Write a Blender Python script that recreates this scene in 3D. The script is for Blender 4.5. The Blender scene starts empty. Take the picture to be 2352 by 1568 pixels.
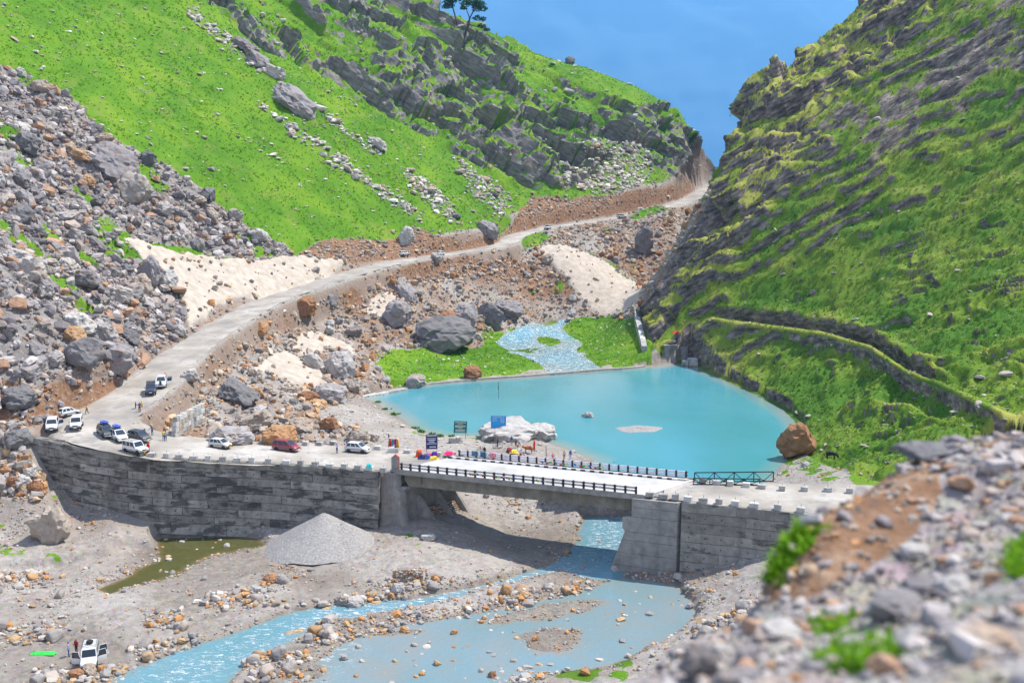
import bpy, bmesh, math, random, time
import numpy as np
from mathutils import Vector, Matrix
T0 = time.time()
RNG = np.random.default_rng(7)
random.seed(7)
R = math.radians
scene = bpy.context.scene
COL = scene.collection

# ------------------------------------------------------------------ camera
CAM_Z, PITCH, FPX = 48.0, R(7.4), 2287.0        # photo measured on a 2352 x 1568 px grid
cam_d = bpy.data.cameras.new('camera'); cam = bpy.data.objects.new('camera', cam_d); COL.objects.link(cam)
cam.location = (0, 0, CAM_Z); cam.rotation_euler = (R(90) - PITCH, 0, 0)
cam_d.sensor_width = 36; cam_d.lens = FPX / 2352 * 36
cam_d.clip_start = 0.5; cam_d.clip_end = 60000
cam_d.dof.use_dof = True; cam_d.dof.focus_distance = 165; cam_d.dof.aperture_fstop = 0.5
scene.camera = cam

# ------------------------------------------------------------------ light
SUN_AZ = math.atan2(0.27, 0.90)       # direction to the sun, from +X towards +Y
SUN_EL = R(60)
world = bpy.data.worlds.new('World'); scene.world = world; world.use_nodes = True
wn, wl = world.node_tree.nodes, world.node_tree.links
wn.clear()
sky = wn.new('ShaderNodeTexSky'); sky.sky_type = 'NISHITA'; sky.sun_disc = False
sky.sun_elevation = SUN_EL; sky.sun_rotation = math.pi / 2 - SUN_AZ
sky.altitude = 3000; sky.air_density = 1.6; sky.dust_density = 0.4; sky.ozone_density = 3.0
bgn = wn.new('ShaderNodeBackground'); bgn.inputs['Strength'].default_value = 0.09
wo = wn.new('ShaderNodeOutputWorld')
# soft cloud bank in the upper sky
geo = wn.new('ShaderNodeTexCoord')
cn = wn.new('ShaderNodeTexNoise'); cn.inputs['Scale'].default_value = 3.2; cn.inputs['Detail'].default_value = 7; cn.inputs['Roughness'].default_value = 0.6
cmap = wn.new('ShaderNodeMapping'); cmap.inputs['Scale'].default_value = (1, 1, 2.6)
cr = wn.new('ShaderNodeMapRange'); cr.inputs['From Min'].default_value = 0.34; cr.inputs['From Max'].default_value = 0.62; cr.inputs['To Max'].default_value = 0.8
cmix = wn.new('ShaderNodeMixRGB'); cmix.inputs['Color2'].default_value = (6.4, 6.6, 8.2, 1)
wl.new(geo.outputs['Generated'], cmap.inputs['Vector']); wl.new(cmap.outputs[0], cn.inputs['Vector'])
wl.new(cn.outputs['Fac'], cr.inputs['Value']); wl.new(cr.outputs[0], cmix.inputs['Fac'])
wl.new(sky.outputs[0], cmix.inputs['Color1']); wl.new(cmix.outputs[0], bgn.inputs['Color']); wl.new(bgn.outputs[0], wo.inputs['Surface'])
sun_d = bpy.data.lights.new('sun', 'SUN'); sun = bpy.data.objects.new('sun', sun_d); COL.objects.link(sun)
sun_d.energy = 5.0; sun_d.angle = R(0.5); sun_d.color = (1, 0.945, 0.85)
sv = Vector((math.cos(SUN_AZ) * math.cos(SUN_EL), math.sin(SUN_AZ) * math.cos(SUN_EL), math.sin(SUN_EL)))
sun.rotation_euler = sv.to_track_quat('Z', 'Y').to_euler()
scene.view_settings.view_transform = 'Standard'; scene.view_settings.look = 'None'
scene.view_settings.gamma = 1; scene.view_settings.exposure = 1.14; scene.view_settings.use_curve_mapping = False
scene.render.engine = 'CYCLES'
cy = scene.cycles
cy.use_denoising = True; cy.max_bounces = 5; cy.diffuse_bounces = 2; cy.glossy_bounces = 2; cy.transmission_bounces = 3
cy.volume_bounces = 0; cy.transparent_max_bounces = 6; cy.use_adaptive_sampling = True; cy.adaptive_threshold = 0.02
cy.sample_clamp_indirect = 6

# ------------------------------------------------------------------ measuring helpers (photo grid -> place)
SP, CP = math.sin(PITCH), math.cos(PITCH)
def ray(u, v):
    dx, dy = (u - 1176) / FPX, (784 - v) / FPX
    den = CP + SP * dy
    return dx / den, (-SP + CP * dy) / den      # x/y and (z-CAM_Z)/y
def at_y(u, v, Y):
    a, t = ray(u, v); return Vector((a * Y, Y, CAM_Z + t * Y))
def at_z(u, v, z):
    a, t = ray(u, v); Y = (z - CAM_Z) / t; return Vector((a * Y, Y, z))
def proj(x, y, z):
    h = z - CAM_Z
    c = y * CP - h * SP; up = y * SP + h * CP
    return 1176 + FPX * x / c, 784 - FPX * up / c

# ------------------------------------------------------------------ noise
def _hash(ix, iy, iz, seed):
    h = (ix.astype(np.uint32) * np.uint32(374761393) + iy.astype(np.uint32) * np.uint32(668265263)
         + iz.astype(np.uint32) * np.uint32(2147483647 - 58) + np.uint32((seed * 974711 + 12345) & 0xffffffff))
    h ^= h >> np.uint32(13); h *= np.uint32(1274126177); h ^= h >> np.uint32(16)
    h *= np.uint32(2246822519); h ^= h >> np.uint32(13)
    return h
def h01(ix, iy, iz, seed): return (_hash(ix, iy, iz, seed) & np.uint32(0xffffff)).astype(np.float32) / 16777216.0
def noise(p, seed=0):
    pf = np.floor(p); f = (p - pf).astype(np.float32); i = pf.astype(np.int64)
    w = f * f * f * (f * (f * 6 - 15) + 10)
    out = 0
    for dx in (0, 1):
        wx = w[:, 0] if dx else 1 - w[:, 0]
        for dy in (0, 1):
            wy = w[:, 1] if dy else 1 - w[:, 1]
            for dz in (0, 1):
                wz = w[:, 2] if dz else 1 - w[:, 2]
                h = _hash(i[:, 0] + dx, i[:, 1] + dy, i[:, 2] + dz, seed)
                gx = ((h & np.uint32(255)).astype(np.float32) - 127.5) / 127.5
                gy = (((h >> np.uint32(8)) & np.uint32(255)).astype(np.float32) - 127.5) / 127.5
                gz = (((h >> np.uint32(16)) & np.uint32(255)).astype(np.float32) - 127.5) / 127.5
                out = out + wx * wy * wz * (gx * (f[:, 0] - dx) + gy * (f[:, 1] - dy) + gz * (f[:, 2] - dz))
    return out
def fbm(p, oct=4, seed=0, gain=0.5, lac=2.03):
    a, s, o = 1.0, 0.0, 0.0
    for k in range(oct):
        o = o + a * noise(p, seed + k); s += a; a *= gain; p = p * lac + 17.3
    return o / s * 1.6
def facets(p, seed=0, tilt=1.0):
    """blocky faceted relief: every jittered cell is a tilted plane; returns height and edge distance"""
    pf = np.floor(p).astype(np.int64); n = len(p)
    best = np.full(n, 1e9, np.float32); sec = np.full(n, 1e9, np.float32); val = np.zeros(n, np.float32)
    for dx in (-1, 0, 1):
        for dy in (-1, 0, 1):
            for dz in (-1, 0, 1):
                ix, iy, iz = pf[:, 0] + dx, pf[:, 1] + dy, pf[:, 2] + dz
                d = np.stack([p[:, 0] - ix - h01(ix, iy, iz, seed), p[:, 1] - iy - h01(ix, iy, iz, seed + 1), p[:, 2] - iz - h01(ix, iy, iz, seed + 2)], 1).astype(np.float32)
                r = (d * d).sum(1)
                m = r < best
                sec = np.where(m, best, np.minimum(sec, r))
                if m.any():
                    a, b, c = ix[m], iy[m], iz[m]
                    val[m] = (h01(a, b, c, seed + 3) - 0.5) + tilt * ((h01(a, b, c, seed + 4) - .5) * d[m, 0] + (h01(a, b, c, seed + 5) - .5) * d[m, 1] + (h01(a, b, c, seed + 6) - .5) * d[m, 2])
                    best[m] = r[m]
    return val, np.sqrt(sec) - np.sqrt(best)
def sstep(a, b, x):
    t = np.clip((x - a) / (b - a), 0, 1); return t * t * (3 - 2 * t)

# signed distance (in photo px, + inside) of outlines measured on the photo, looked up by where a ground point appears
GU0, GV0, GS = -700, -500, 6
GW, GH = 600, 380
_gu, _gv = np.meshgrid(GU0 + GS * np.arange(GW), GV0 + GS * np.arange(GH))
def poly_sdf(pts, X, Y):
    d = np.full(X.shape, 1e18); ins = np.zeros(X.shape, bool)
    n = len(pts)
    for i in range(n):
        ax, ay = pts[i][0], pts[i][1]; bx, by = pts[(i + 1) % n][0], pts[(i + 1) % n][1]
        ex, ey = bx - ax, by - ay; wx, wy = X - ax, Y - ay
        t = np.clip((wx * ex + wy * ey) / (ex * ex + ey * ey + 1e-9), 0, 1)
        d = np.minimum(d, (wx - ex * t) ** 2 + (wy - ey * t) ** 2)
        c = ((ay <= Y) & (by > Y)) | ((by <= Y) & (ay > Y))
        if ey != 0: ins ^= c & (X < ax + (Y - ay) / ey * ex)
    d = np.sqrt(d)
    return np.where(ins, d, -d)
class Region:
    def __init__(s, *polys):
        s.g = np.max([poly_sdf(p, _gu, _gv) for p in polys], axis=0).astype(np.float32)
    def __call__(s, u, v):
        x = np.clip((u - GU0) / GS, 0, GW - 1.001); y = np.clip((v - GV0) / GS, 0, GH - 1.001)
        i, j = x.astype(int), y.astype(int); a, b = x - i, y - j
        g = s.g
        return (g[j, i] * (1 - a) + g[j, i + 1] * a) * (1 - b) + (g[j + 1, i] * (1 - a) + g[j + 1, i + 1] * a) * b
def polyline_near(pts, X, Y):
    """distance to a polyline of (x, y, value...) and the interpolated values at the nearest point"""
    pts = np.array(pts, float); best = np.full(X.shape, 1e18); val = np.zeros(X.shape + (pts.shape[1] - 2,))
    for a, b in zip(pts[:-1], pts[1:]):
        e = b[:2] - a[:2]; t = np.clip(((X - a[0]) * e[0] + (Y - a[1]) * e[1]) / (e @ e + 1e-9), 0, 1)
        d = (X - a[0] - e[0] * t) ** 2 + (Y - a[1] - e[1] * t) ** 2
        m = d < best; best = np.where(m, d, best)
        val[m] = (a[2:] + (b[2:] - a[2:]) * t[..., None])[m]
    return np.sqrt(best), val

# ------------------------------------------------------------------ the lie of the land
RIVER_Z, LAKE_Z, DECK_Z = 0.0, 6.0, 10.5
YP = [  # (u, v, Y) points on the slopes
 (50,1012,147),(-300,760,150), (290,900,168),(0,650,170),(-400,300,172), (360,838,190),(0,540,192),(-400,210,195),
 (425,778,215),(0,425,217),(-300,180,218), (565,695,250),(470,640,252),(200,405,252),(0,245,254),(-250,35,256),
 (690,640,280),(560,545,282),(400,395,283),(0,60,286),(-200,-110,288), (830,590,310),(720,510,312),(500,315,314),(100,-15,318),(-200,-260,322),
 (950,565,335),(840,490,337),(600,285,340),(250,0,345),(-100,-290,350), (1120,548,362),(1030,480,364),(700,210,368),(440,0,374),(100,-290,380),
 (1215,508,400),(1150,440,402),(1000,335,405),(700,90,410),(590,0,412),(200,-320,420), (1395,478,435),(1330,430,438),(1150,290,440),(900,90,448),(780,0,452),(500,-230,460),
 (1530,447,475),(1300,265,482),(1050,85,488),(930,8,492),(600,-230,500), (1610,425,515),(1662,388,545),(1600,310,540),(1540,244,535),(1460,195,535),(1340,150,535),(1240,125,535),(1120,72,535),(1040,40,535),(960,3,535),(700,-150,540),(300,-400,545),
 (1690,700,640),(1540,520,640),(1340,430,640),(1120,310,640),(960,240,640),(700,100,640),(300,-150,640),(0,-300,640),
 # below the upper road
 (1300,600,368),(1400,660,358),(1330,700,350),(1150,620,345),(1150,700,330),(1100,740,315),(900,640,305),(950,720,292),(880,795,268),(700,740,262),
 (700,830,235),(640,880,213),(560,800,224),(480,880,195),(450,955,176),(1500,560,400),(1500,640,378),(1560,500,430),(1440,690,352),(1250,640,362),(800,720,278),(1010,640,322),
 # right mountain
 (2352,930,135),(2560,830,138),(2100,870,175),(2352,740,178),(2600,600,180),(2000,800,208),(2200,640,210),(2352,520,212),(2600,330,215),
 (1800,740,250),(2000,560,252),(2200,380,254),(2352,250,256),(2600,40,258),
 (1510,745,290),(1600,625,291),(1750,475,293),(1950,285,295),(2150,125,297),(2300,0,299),(2550,-200,300),
 (1488,700,318),(1540,585,320),(1640,418,322),(1750,310,324),(1900,185,326),(2050,60,328),(2120,0,330),(2400,-240,330),
 (1630,432,346),(1655,380,348),(1678,310,350),(1700,232,352),(1745,175,354),(1815,135,356),(1905,90,358),(2000,-4,360),(2100,-90,362),(2350,-330,365),
 (1640,640,420),(1700,520,425),(1800,400,430),(1950,300,440),(2150,150,450),(2400,-50,460), (1700,640,520),(2000,420,560),(2400,160,600),(1680,720,640),(2400,300,640),
 (2440,1010,118),(2450,1130,105),(2600,1040,108)]
ZP = [  # (u, v, z) points on the flats
 (0,1400,.9),(300,1400,.7),(600,1350,.7),(900,1300,1.0),(1100,1280,1.1),(1300,1350,.3),(1500,1400,-.3),(1000,1450,.2),(700,1500,0),(400,1560,.2),(1300,1560,.2),(1480,1562,1.0),
 (0,1200,3.4),(150,1185,3.1),(250,1205,2.6),(330,1215,1.5),(450,1250,.1),(650,1232,.7),(-200,1250,4.4),(-250,1450,1.6),(-100,1700,.6),(600,1700,0),(1200,1720,.5),
 (1150,1170,1.2),(1300,1180,.9),(1420,1200,0),(1250,1158,1.3),(800,1250,.9),(200,1300,1.2),(0,1330,1.5),
 (20,1080,9.6),(100,1130,6.8),(0,1130,7.6),(-250,1100,11),(200,1170,3.4),
 (1560,1560,3.6),(1720,1500,5.2),(1650,1420,2.2),(1760,1340,4.0),(1900,1400,8.5),(2100,1500,14),(2400,1400,18),(1800,1640,9),(2352,1200,13),(1500,1640,4),
 (1560,843,6.3),(1655,872,6.3),(1725,907,6.3),(1800,947,6.3),(1835,985,6.3),(1860,1055,7.2),(1900,1050,8.2),(1960,1072,9.4),(2060,1040,12.5),(1790,1085,6.6),(1900,1100,9.6),(2000,1112,10.3),
 (850,912,6.4),(905,965,6.4),(1000,1001,6.5),(1120,1003,6.6),(1280,1030,6.5),(1360,1060,6.4),(750,950,9.2),(700,1000,10.3),(880,1005,8.2),(1050,1025,7.3),(1200,1040,7.1),
 (1000,845,7.6),(1150,825,7.9),(1220,850,7.2),(1025,808,9.0),(1340,850,6.3),(1400,780,8.4),(1460,800,9.5),(1500,830,8.0),(1260,740,10.0),(1180,770,9.0),(1380,735,10.8),(1290,780,8.4),(930,885,7.2),
 (580,960,10.8),(820,880,8.6)]
CP3 = np.array([at_y(*p) for p in YP] + [at_z(*p) for p in ZP], float)
def qsp(x, y): return np.stack([x / y, 0.6 * np.log(y)], -1)
Q = qsp(CP3[:, 0], CP3[:, 1]); CQ = 0.016
def kern(a, b): return np.sqrt(((a[:, None, :] - b[None]) ** 2).sum(-1) + CQ * CQ)
_n = len(Q); A = np.zeros((_n + 3, _n + 3)); A[:_n, :_n] = kern(Q, Q) - np.eye(_n) * 0.004; A[:_n, _n:] = np.c_[np.ones(_n), Q]; A[_n:, :_n] = A[:_n, _n:].T
W = np.linalg.solve(A, np.r_[CP3[:, 2], 0, 0, 0])
def base_z(x, y):
    q = qsp(x, y).astype(np.float32); qf = Q.astype(np.float32); w = W.astype(np.float32)
    out = np.empty(len(x), np.float32)
    for s in range(0, len(x), 40000):
        c = q[s:s + 40000]
        d = (c[:, 0, None] - qf[None, :, 0]) ** 2; d += (c[:, 1, None] - qf[None, :, 1]) ** 2; d += np.float32(CQ * CQ); np.sqrt(d, out=d)
        out[s:s + 40000] = d @ w[:-3] + w[-3] + c @ w[-2:]
    return out
# ------------------------------------------------------------------ terrain sheet
NC, NR = 850, 940
A0, A1, Y0, Y1 = -0.68, 0.80, 66.0, 640.0
ga = np.linspace(A0, A1, NC); gy = np.exp(np.linspace(math.log(Y0), math.log(Y1), NR))
GYY, GAA = np.meshgrid(gy, ga, indexing='ij'); GX = (GAA * GYY).ravel(); GY = GYY.ravel()
Z = base_z(GX, GY).astype(float)
ZB = Z.copy()                                    # smooth land, used for stream levels

def w3(u, v, z=None, Y=None): return at_z(u, v, z) if Y is None else at_y(u, v, Y)
N0, N1 = at_z(924, 1080, DECK_Z), at_z(1462, 1136, DECK_Z)
F0, F1 = at_z(1055, 1050, DECK_Z), at_z(1590, 1105, DECK_Z)
M0, M1 = (N0 + F0) / 2, (N1 + F1) / 2
E1 = (N1 - N0).normalized(); E2 = (F0 - N0).normalized(); BL = (N1 - N0).length; BW = (F0 - N0).length
def rp(u, v, hw, z=None, Y=None):
    p = w3(u, v, z, Y); return (p.x, p.y, p.z, hw)
ROAD = [(M0.x, M0.y, DECK_Z - .05, 4.6), rp(820,1048,7,z=10.45), rp(600,1038,7.6,z=11), rp(420,1030,7.6,z=11.9), rp(290,1012,7.4,z=13), rp(215,985,6.6,z=14.2), rp(228,955,5.6,z=14.9),
        rp(290,922,5,z=16), rp(350,880,4.6,Y=178), rp(410,822,4.2,Y=196), rp(470,775,4.1,Y=215), rp(600,694,4.0,Y=252), rp(740,648,3.8,Y=280), rp(880,606,3.6,Y=310), rp(1000,587,3.5,Y=335), rp(1110,572,3.5,Y=354),
        rp(1168,558,3.7,Y=367), rp(1180,541,3.7,Y=383), rp(1250,524,3.6,Y=400), rp(1340,511,3.5,Y=418), rp(1430,498,3.5,Y=436), rp(1560,470,3.7,Y=475), rp(1606,447,4.2,Y=508), rp(1640,425,4.4,Y=545)]
ROAD_R = [(M1.x, M1.y, DECK_Z - .05, 4.6), rp(1640,1128,5.6,z=10.45), rp(1760,1136,6.6,z=10.45), rp(2000,1148,7.6,z=10.5), rp(2350,1165,8.5,z=10.6)]
def smooth_line(L, n=3):
    L = [np.array(p, float) for p in L]
    for _ in range(n):
        o = [L[0]]
        for a, b in zip(L[:-1], L[1:]): o += [a * .75 + b * .25, a * .25 + b * .75]
        L = o + [L[-1]]
    return L
ROAD_S = smooth_line(ROAD, 2); ROADR_S = smooth_line(ROAD_R, 2)
WALL_L = [at_z(870,1083,10.6), at_z(740,1073,10.75), at_z(620,1064,11.0), at_z(500,1059,11.5), at_z(380,1053,12.0), at_z(285,1043,12.5), at_z(200,1030,13.0), at_z(120,1013,13.7), at_z(52,999,14.3)]
WALL_R = [at_z(1566,1152,10.35), at_z(1700,1164,10.35), at_z(1880,1183,10.35), at_z(2060,1203,10.35)]
_wl = sorted([(p.x, p.y) for p in WALL_L] + [(WALL_L[-1].x - 8, WALL_L[-1].y + 5), (WALL_L[-1].x - 30, WALL_L[-1].y + 9)])
_wr = sorted([(p.x, p.y) for p in WALL_R] + [(N1.x, N1.y + .2), (WALL_R[-1].x + 40, WALL_R[-1].y - 6)])
ywl = np.interp(GX, [p[0] for p in _wl], [p[1] for p in _wl]); ywr = np.interp(GX, [p[0] for p in _wr], [p[1] for p in _wr])
d, val = polyline_near(ROAD_S, GX, GY); ROAD_D, ROAD_HW, ROAD_ZV = d, val[:, 1], val[:, 0]
# beyond the bridge end nothing is carved
_det = E1.x * E2.y - E1.y * E2.x; BS = ((GX - N0.x) * E2.y - (GY - N0.y) * E2.x) / _det       # how far along the bridge
past = BS > -1.7
front = (GY < ywl + 0.7) & (BS < 0)
ok = ~front & ~((past) & (GY < 175) & (GX > -30))
up_side = sstep(0, 1, (GX * 0 + 1))
bl = 1 - sstep(0.0, 2.6, d - val[:, 1])
Z = np.where(ok, Z * (1 - bl) + (val[:, 0] - 0.12) * bl, Z)
dR, valR = polyline_near(ROADR_S, GX, GY)
frontR = (GY < ywr + 0.7); pastR = BS < BL + 1.7
blR = 1 - sstep(0.0, 2.4, dR - valR[:, 1])
Z = np.where(~frontR & ~pastR, Z * (1 - blR) + (valR[:, 0] - 0.12) * blR, Z)
U, V = proj(GX, GY, Z)
P3 = np.stack([GX, GY, Z], 1)
def on(region, a=-6, b=6): return sstep(a, b, region(U + wob_u, V + wob_v))
wsc = np.stack([GX / GY * 60, np.log(GY) * 40, Z * 0.05], 1)
wob_u = 14 * fbm(wsc, 3, 91); wob_v = 10 * fbm(wsc, 3, 95)

# outlines on the photo grid -------------------------------------------------
RM = Region([(1466,722),(1500,688),(1640,430),(1665,350),(1690,236),(1730,170),(1900,60),(2000,-60),(2800,-500),(2900,1150),(2300,1120),(2010,1100),(1930,1075),(1860,1050),(1838,985),(1800,943),(1725,904),(1650,868),(1562,838),(1500,800)])
CLIFF_L = Region([(455,-30),(980,-60),(1130,78),(1300,175),(1400,228),(1545,248),(1650,390),(1580,425),(1500,385),(1430,330),(1330,430),(1200,425),(1080,375),(950,285),(860,240),(720,165),(610,115),(540,60)])
CLIFF_R = Region([(1466,724),(1500,686),(1640,425),(1662,345),(1688,230),(1728,150),(1900,50),(2000,-60),(2200,-60),(2120,60),(1950,200),(1850,290),(1930,330),(1850,420),(1740,500),(1680,590),(1600,670),(1540,740),(1500,790)])
ROCKY_R = Region([(1950,200),(2100,60),(2250,-60),(2700,-60),(2500,200),(2352,270),(2200,300),(2050,350),(1900,420),(1840,330)])
BOULD = Region([(-600,-150),(-300,-20),(0,150),(100,185),(170,235),(240,305),(330,365),(430,405),(500,465),(570,520),(650,560),(690,605),(640,620),(540,600),(420,565),(280,552),(330,620),(390,650),(415,700),(425,752),(370,850),(250,905),(190,950),(60,985),(45,1030),(110,1110),(90,1150),(-50,1120),(-600,1100)])
SNOW1 = Region([(280,548),(335,560),(410,585),(520,600),(600,600),(700,590),(800,600),(770,625),(705,655),(640,685),(540,690),(505,705),(470,735),(432,756),(420,700),(395,650),(340,610)])
SNOW2 = Region([(1236,568),(1285,558),(1340,580),(1410,615),(1485,662),(1468,692),(1430,722),(1395,728),(1350,705),(1310,655),(1275,610)])
SNOW3 = Region([(893,662),(915,680),(900,715),(945,756),(895,735),(836,715),(855,688)], [(668,805),(688,768),(720,758),(805,790),(812,815),(755,803),(700,818)], [(580,852),(612,820),(660,810),(742,860),(752,884),(700,888),(640,872)])
RUBBLE = Region([(330,1000),(395,900),(500,805),(640,720),(800,668),(880,640),(960,604),(1180,578),(1262,560),(1300,600),(1350,708),(1235,742),(1125,765),(1105,800),(900,800),(860,840),(920,890),(830,908),(720,945),(880,1010),(700,1030),(500,1018),(380,1010)],
                [(1240,560),(1300,530),(1440,505),(1560,480),(1600,470),(1560,560),(1490,660),(1410,612),(1340,576)], [(1400,600),(1570,490),(1640,440),(1640,480),(1545,690),(1445,735),(1335,722),(1300,735),(1235,748),(1225,720),(1325,690),(1490,668)])
SOIL = Region([(670,590),(740,548),(900,545),(950,520),(1060,558),(1150,545),(1225,445),(1330,455),(1500,432),(1560,430),(1640,425),(1640,440),(1400,494),(1240,520),(1165,556),(1080,582),(900,596),(800,604)], [(-600,860),(0,862),(110,880),(230,880),(300,880),(260,905),(190,952),(60,975),(-600,960)], [(880,640),(960,600),(1060,592),(1200,600),(1250,640),(1200,650),(1080,625),(960,650)])
TALUS = Region([(1300,345),(1400,310),(1490,330),(1500,400),(1470,430),(1380,445),(1290,430)], [(1040,360),(1090,385),(1180,455),(1160,500),(1080,440)], [(430,5),(470,40),(560,110),(620,165),(600,175),(520,110),(440,50)],
               [(570,220),(640,265),(760,340),(880,430),(980,490),(960,510),(840,430),(700,335)], [(720,235),(790,290),(880,345),(870,360),(760,290)], [(900,370),(1000,430),(1060,500),(1040,520),(930,420)])
FLAT_G = Region([(860,812),(920,800),(990,805),(1110,812),(1200,815),(1238,838),(1200,858),(1060,868),(960,885),(900,890),(880,850)], [(1300,742),(1360,725),(1440,715),(1490,800),(1500,835),(1420,850),(1380,815),(1340,790),(1310,765)], [(1228,772),(1262,772),(1295,785),(1270,794),(1235,786)], [(1110,755),(1160,760),(1150,775),(1110,780)])
SAND = Region([(720,940),(840,905),(900,960),(960,1000),(1100,1010),(1280,1010),(1380,1060),(1300,1090),(1000,1040),(870,1030),(700,1020),(640,990)])
STREAM = [(1215,742),(1305,731),(1285,758),(1345,788),(1318,804),(1388,848),(1262,858),(1236,832),(1165,806),(1138,785),(1178,762)]
R_STREAM = Region(STREAM)
def xy(L, z): return [tuple(at_z(u, v, z))[:2] for u, v in L]
LAKE = [(838,914),(900,893),(1000,881),(1200,867),(1400,851),(1480,844),(1575,834),(1650,866),(1725,902),(1800,942),(1836,978),(1828,1020),(1792,1072),(1770,1100),(1600,1099),(1310,1090),(1330,1076),(1368,1056),(1290,1026),(1210,1004),(1100,1002),(1010,1001),(955,985),(912,955),(878,932)]
CH_A = [(1340,1185),(1490,1185),(1445,1260),(1425,1335),(1340,1325),(1290,1305),(1180,1338),(1010,1385),(880,1405),(740,1425),(670,1470),(600,1500),(520,1560),(480,1620),(200,1620),(300,1540),(420,1490),(520,1462),(640,1415),(720,1395),(860,1383),(980,1370),(1090,1348),(1250,1305),(1310,1275),(1335,1230)]
CH_B = [(1425,1325),(1560,1345),(1605,1400),(1590,1440),(1540,1465),(1400,1530),(1265,1545),(1150,1575),(1000,1620),(560,1620),(630,1560),(720,1525),(770,1490),(860,1440),(1000,1425),(1070,1412),(1200,1390),(1360,1350)]
BARS = [[(1075,1428),(1180,1402),(1330,1374),(1405,1380),(1330,1412),(1230,1428),(1120,1434)], [(1190,1450),(1260,1438),(1335,1445),(1335,1480),(1285,1502),(1205,1490)], [(555,1552),(620,1508),(700,1512),(765,1540),(700,1575),(560,1585)], [(820,1452),(900,1440),(980,1447),(900,1462)]]
POND = [(355,1242),(395,1214),(455,1210),(600,1236),(612,1252),(560,1260),(480,1272),(445,1292),(385,1322),(300,1347),(250,1367),(228,1352),(300,1320),(372,1282)]
TERR = [(-400,1120),(100,1138),(330,1193),(392,1214),(362,1238),(292,1243),(248,1264),(180,1277),(80,1292),(-400,1345)]
near = (GY < 178) & (Z < 9.9)
nx, ny = GX[near], GY[near]
jit = 0.9 * fbm(np.stack([nx * .35, ny * .35, nx * 0], 1), 3, 21)
sA = poly_sdf(xy(CH_A, 0), nx, ny) + jit; sB = poly_sdf(xy(CH_B, 0), nx, ny) + jit; sP = poly_sdf(xy(POND, .15), nx, ny) + jit * .8
sBar = np.max([poly_sdf(xy(b, 0), nx, ny) for b in BARS], 0) + jit
sT = poly_sdf(xy(TERR, 1.5), nx, ny) + jit
inz = (ny < 160)
zz = Z[near]
low = zz < 6
zz = np.where(low, zz + 0.85 * sstep(-.7, .7, sT) - 0.35 * (1 - sstep(-.7, .7, sT)) * sstep(-14, -2, sT), zz)
rough = 0.30 * fbm(np.stack([nx * .5, ny * .5, nx * 0], 1), 4, 31) + .09 * np.abs(fbm(np.stack([nx * 1.6, ny * 1.6, nx * 0], 1), 2, 35))
bed = np.maximum(zz + rough + .12, 0.16 + rough * .7)
bed = np.where(low & inz, bed, zz)
wa = sstep(-1.1, 0.9, np.maximum(sA, sB)); dpt = np.where(sA > sB, -.55, -.24 + .22 * fbm(np.stack([nx * .12, ny * .2, nx * 0], 1), 3, 37)); bed = np.where(inz, bed * (1 - wa) + (dpt + rough * .6) * wa, bed)
wp = sstep(-1.2, 0.8, sP); bed = np.where(inz, bed * (1 - wp) + (-.15 + rough * .3) * wp, bed)
wbr = sstep(-1.2, 1.5, sBar); bed = np.where(inz, bed * (1 - wbr) + (0.13 + rough * .8) * wbr, bed)
Z[near] = bed
WATER_MASK = np.zeros(len(Z)); WATER_MASK[near] = np.where(inz, np.maximum(wa, wp) * (1 - wbr), 0)
# lake basin and inlet stream
lk = (GY > 150) & (GY < 280)
sL = poly_sdf(xy(LAKE, LAKE_Z), GX[lk], GY[lk])
zl = Z[lk]; zl = np.where(sL > -1.5, np.minimum(zl, LAKE_Z + .35 - .22 * (sL + 1.5)), zl); zl = np.where(sL > 0, np.maximum(np.minimum(zl, LAKE_Z - .02 - .1 * sL), 2.5), zl)
Z[lk] = zl
LAKE_S = np.full(len(Z), -99.); LAKE_S[lk] = sL
st = sstep(-4, 4, R_STREAM(U, V)) * (GY < 360) * (GY > 255)
isl = sstep(-3, 3, FLAT_G(U, V))
st = st * (1 - isl); Z -= 0.55 * st

U, V = proj(GX, GY, Z); P3[:, 2] = Z
rm = sstep(-8, 8, RM(U, V)); rm = np.maximum(rm, ((GX > 24) & (LAKE_S > -9) & (GY < 258) & (GY > 176)).astype(float)); m_cl = on(CLIFF_L, -14, 14) * (1 - rm); m_cr = on(CLIFF_R, -12, 12) * rm
m_ry = on(ROCKY_R, -25, 25) * rm
m_bo = on(BOULD); m_s1, m_s2, m_s3 = on(SNOW1, -3, 3), on(SNOW2, -4, 4), on(SNOW3, -4, 4)
m_sn = np.maximum(np.maximum(m_s1, m_s2), m_s3) * (1 - rm)
m_ru, m_so, m_ta, m_fg, m_sa = on(RUBBLE), on(SOIL), on(TALUS), on(FLAT_G), on(SAND)
roadm = np.where(ok, 1 - sstep(-.3, .8, ROAD_D - ROAD_HW), 0); roadm = np.maximum(roadm, np.where(~frontR & ~pastR, 1 - sstep(-.3, .8, dR - valR[:, 1]), 0))
keep = 1 - np.maximum(roadm, np.where(ok, 1 - sstep(0, 3.5, ROAD_D - ROAD_HW), 0))
keep = np.minimum(keep, 1 - sstep(-2, .5, LAKE_S))
hillm = (GY > 150) | (rm > .3)
dz = np.zeros(len(Z)); dn = np.zeros(len(Z))
_zg = blur_(Z.reshape(NR, NC), 6) if False else Z.reshape(NR, NC)
_sx = np.gradient(_zg, axis=1) / ((ga[1] - ga[0]) * gy[:, None]); _sy = np.gradient(_zg, axis=0) / np.gradient(gy)[:, None] - _sx * ga[None, :]
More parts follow.
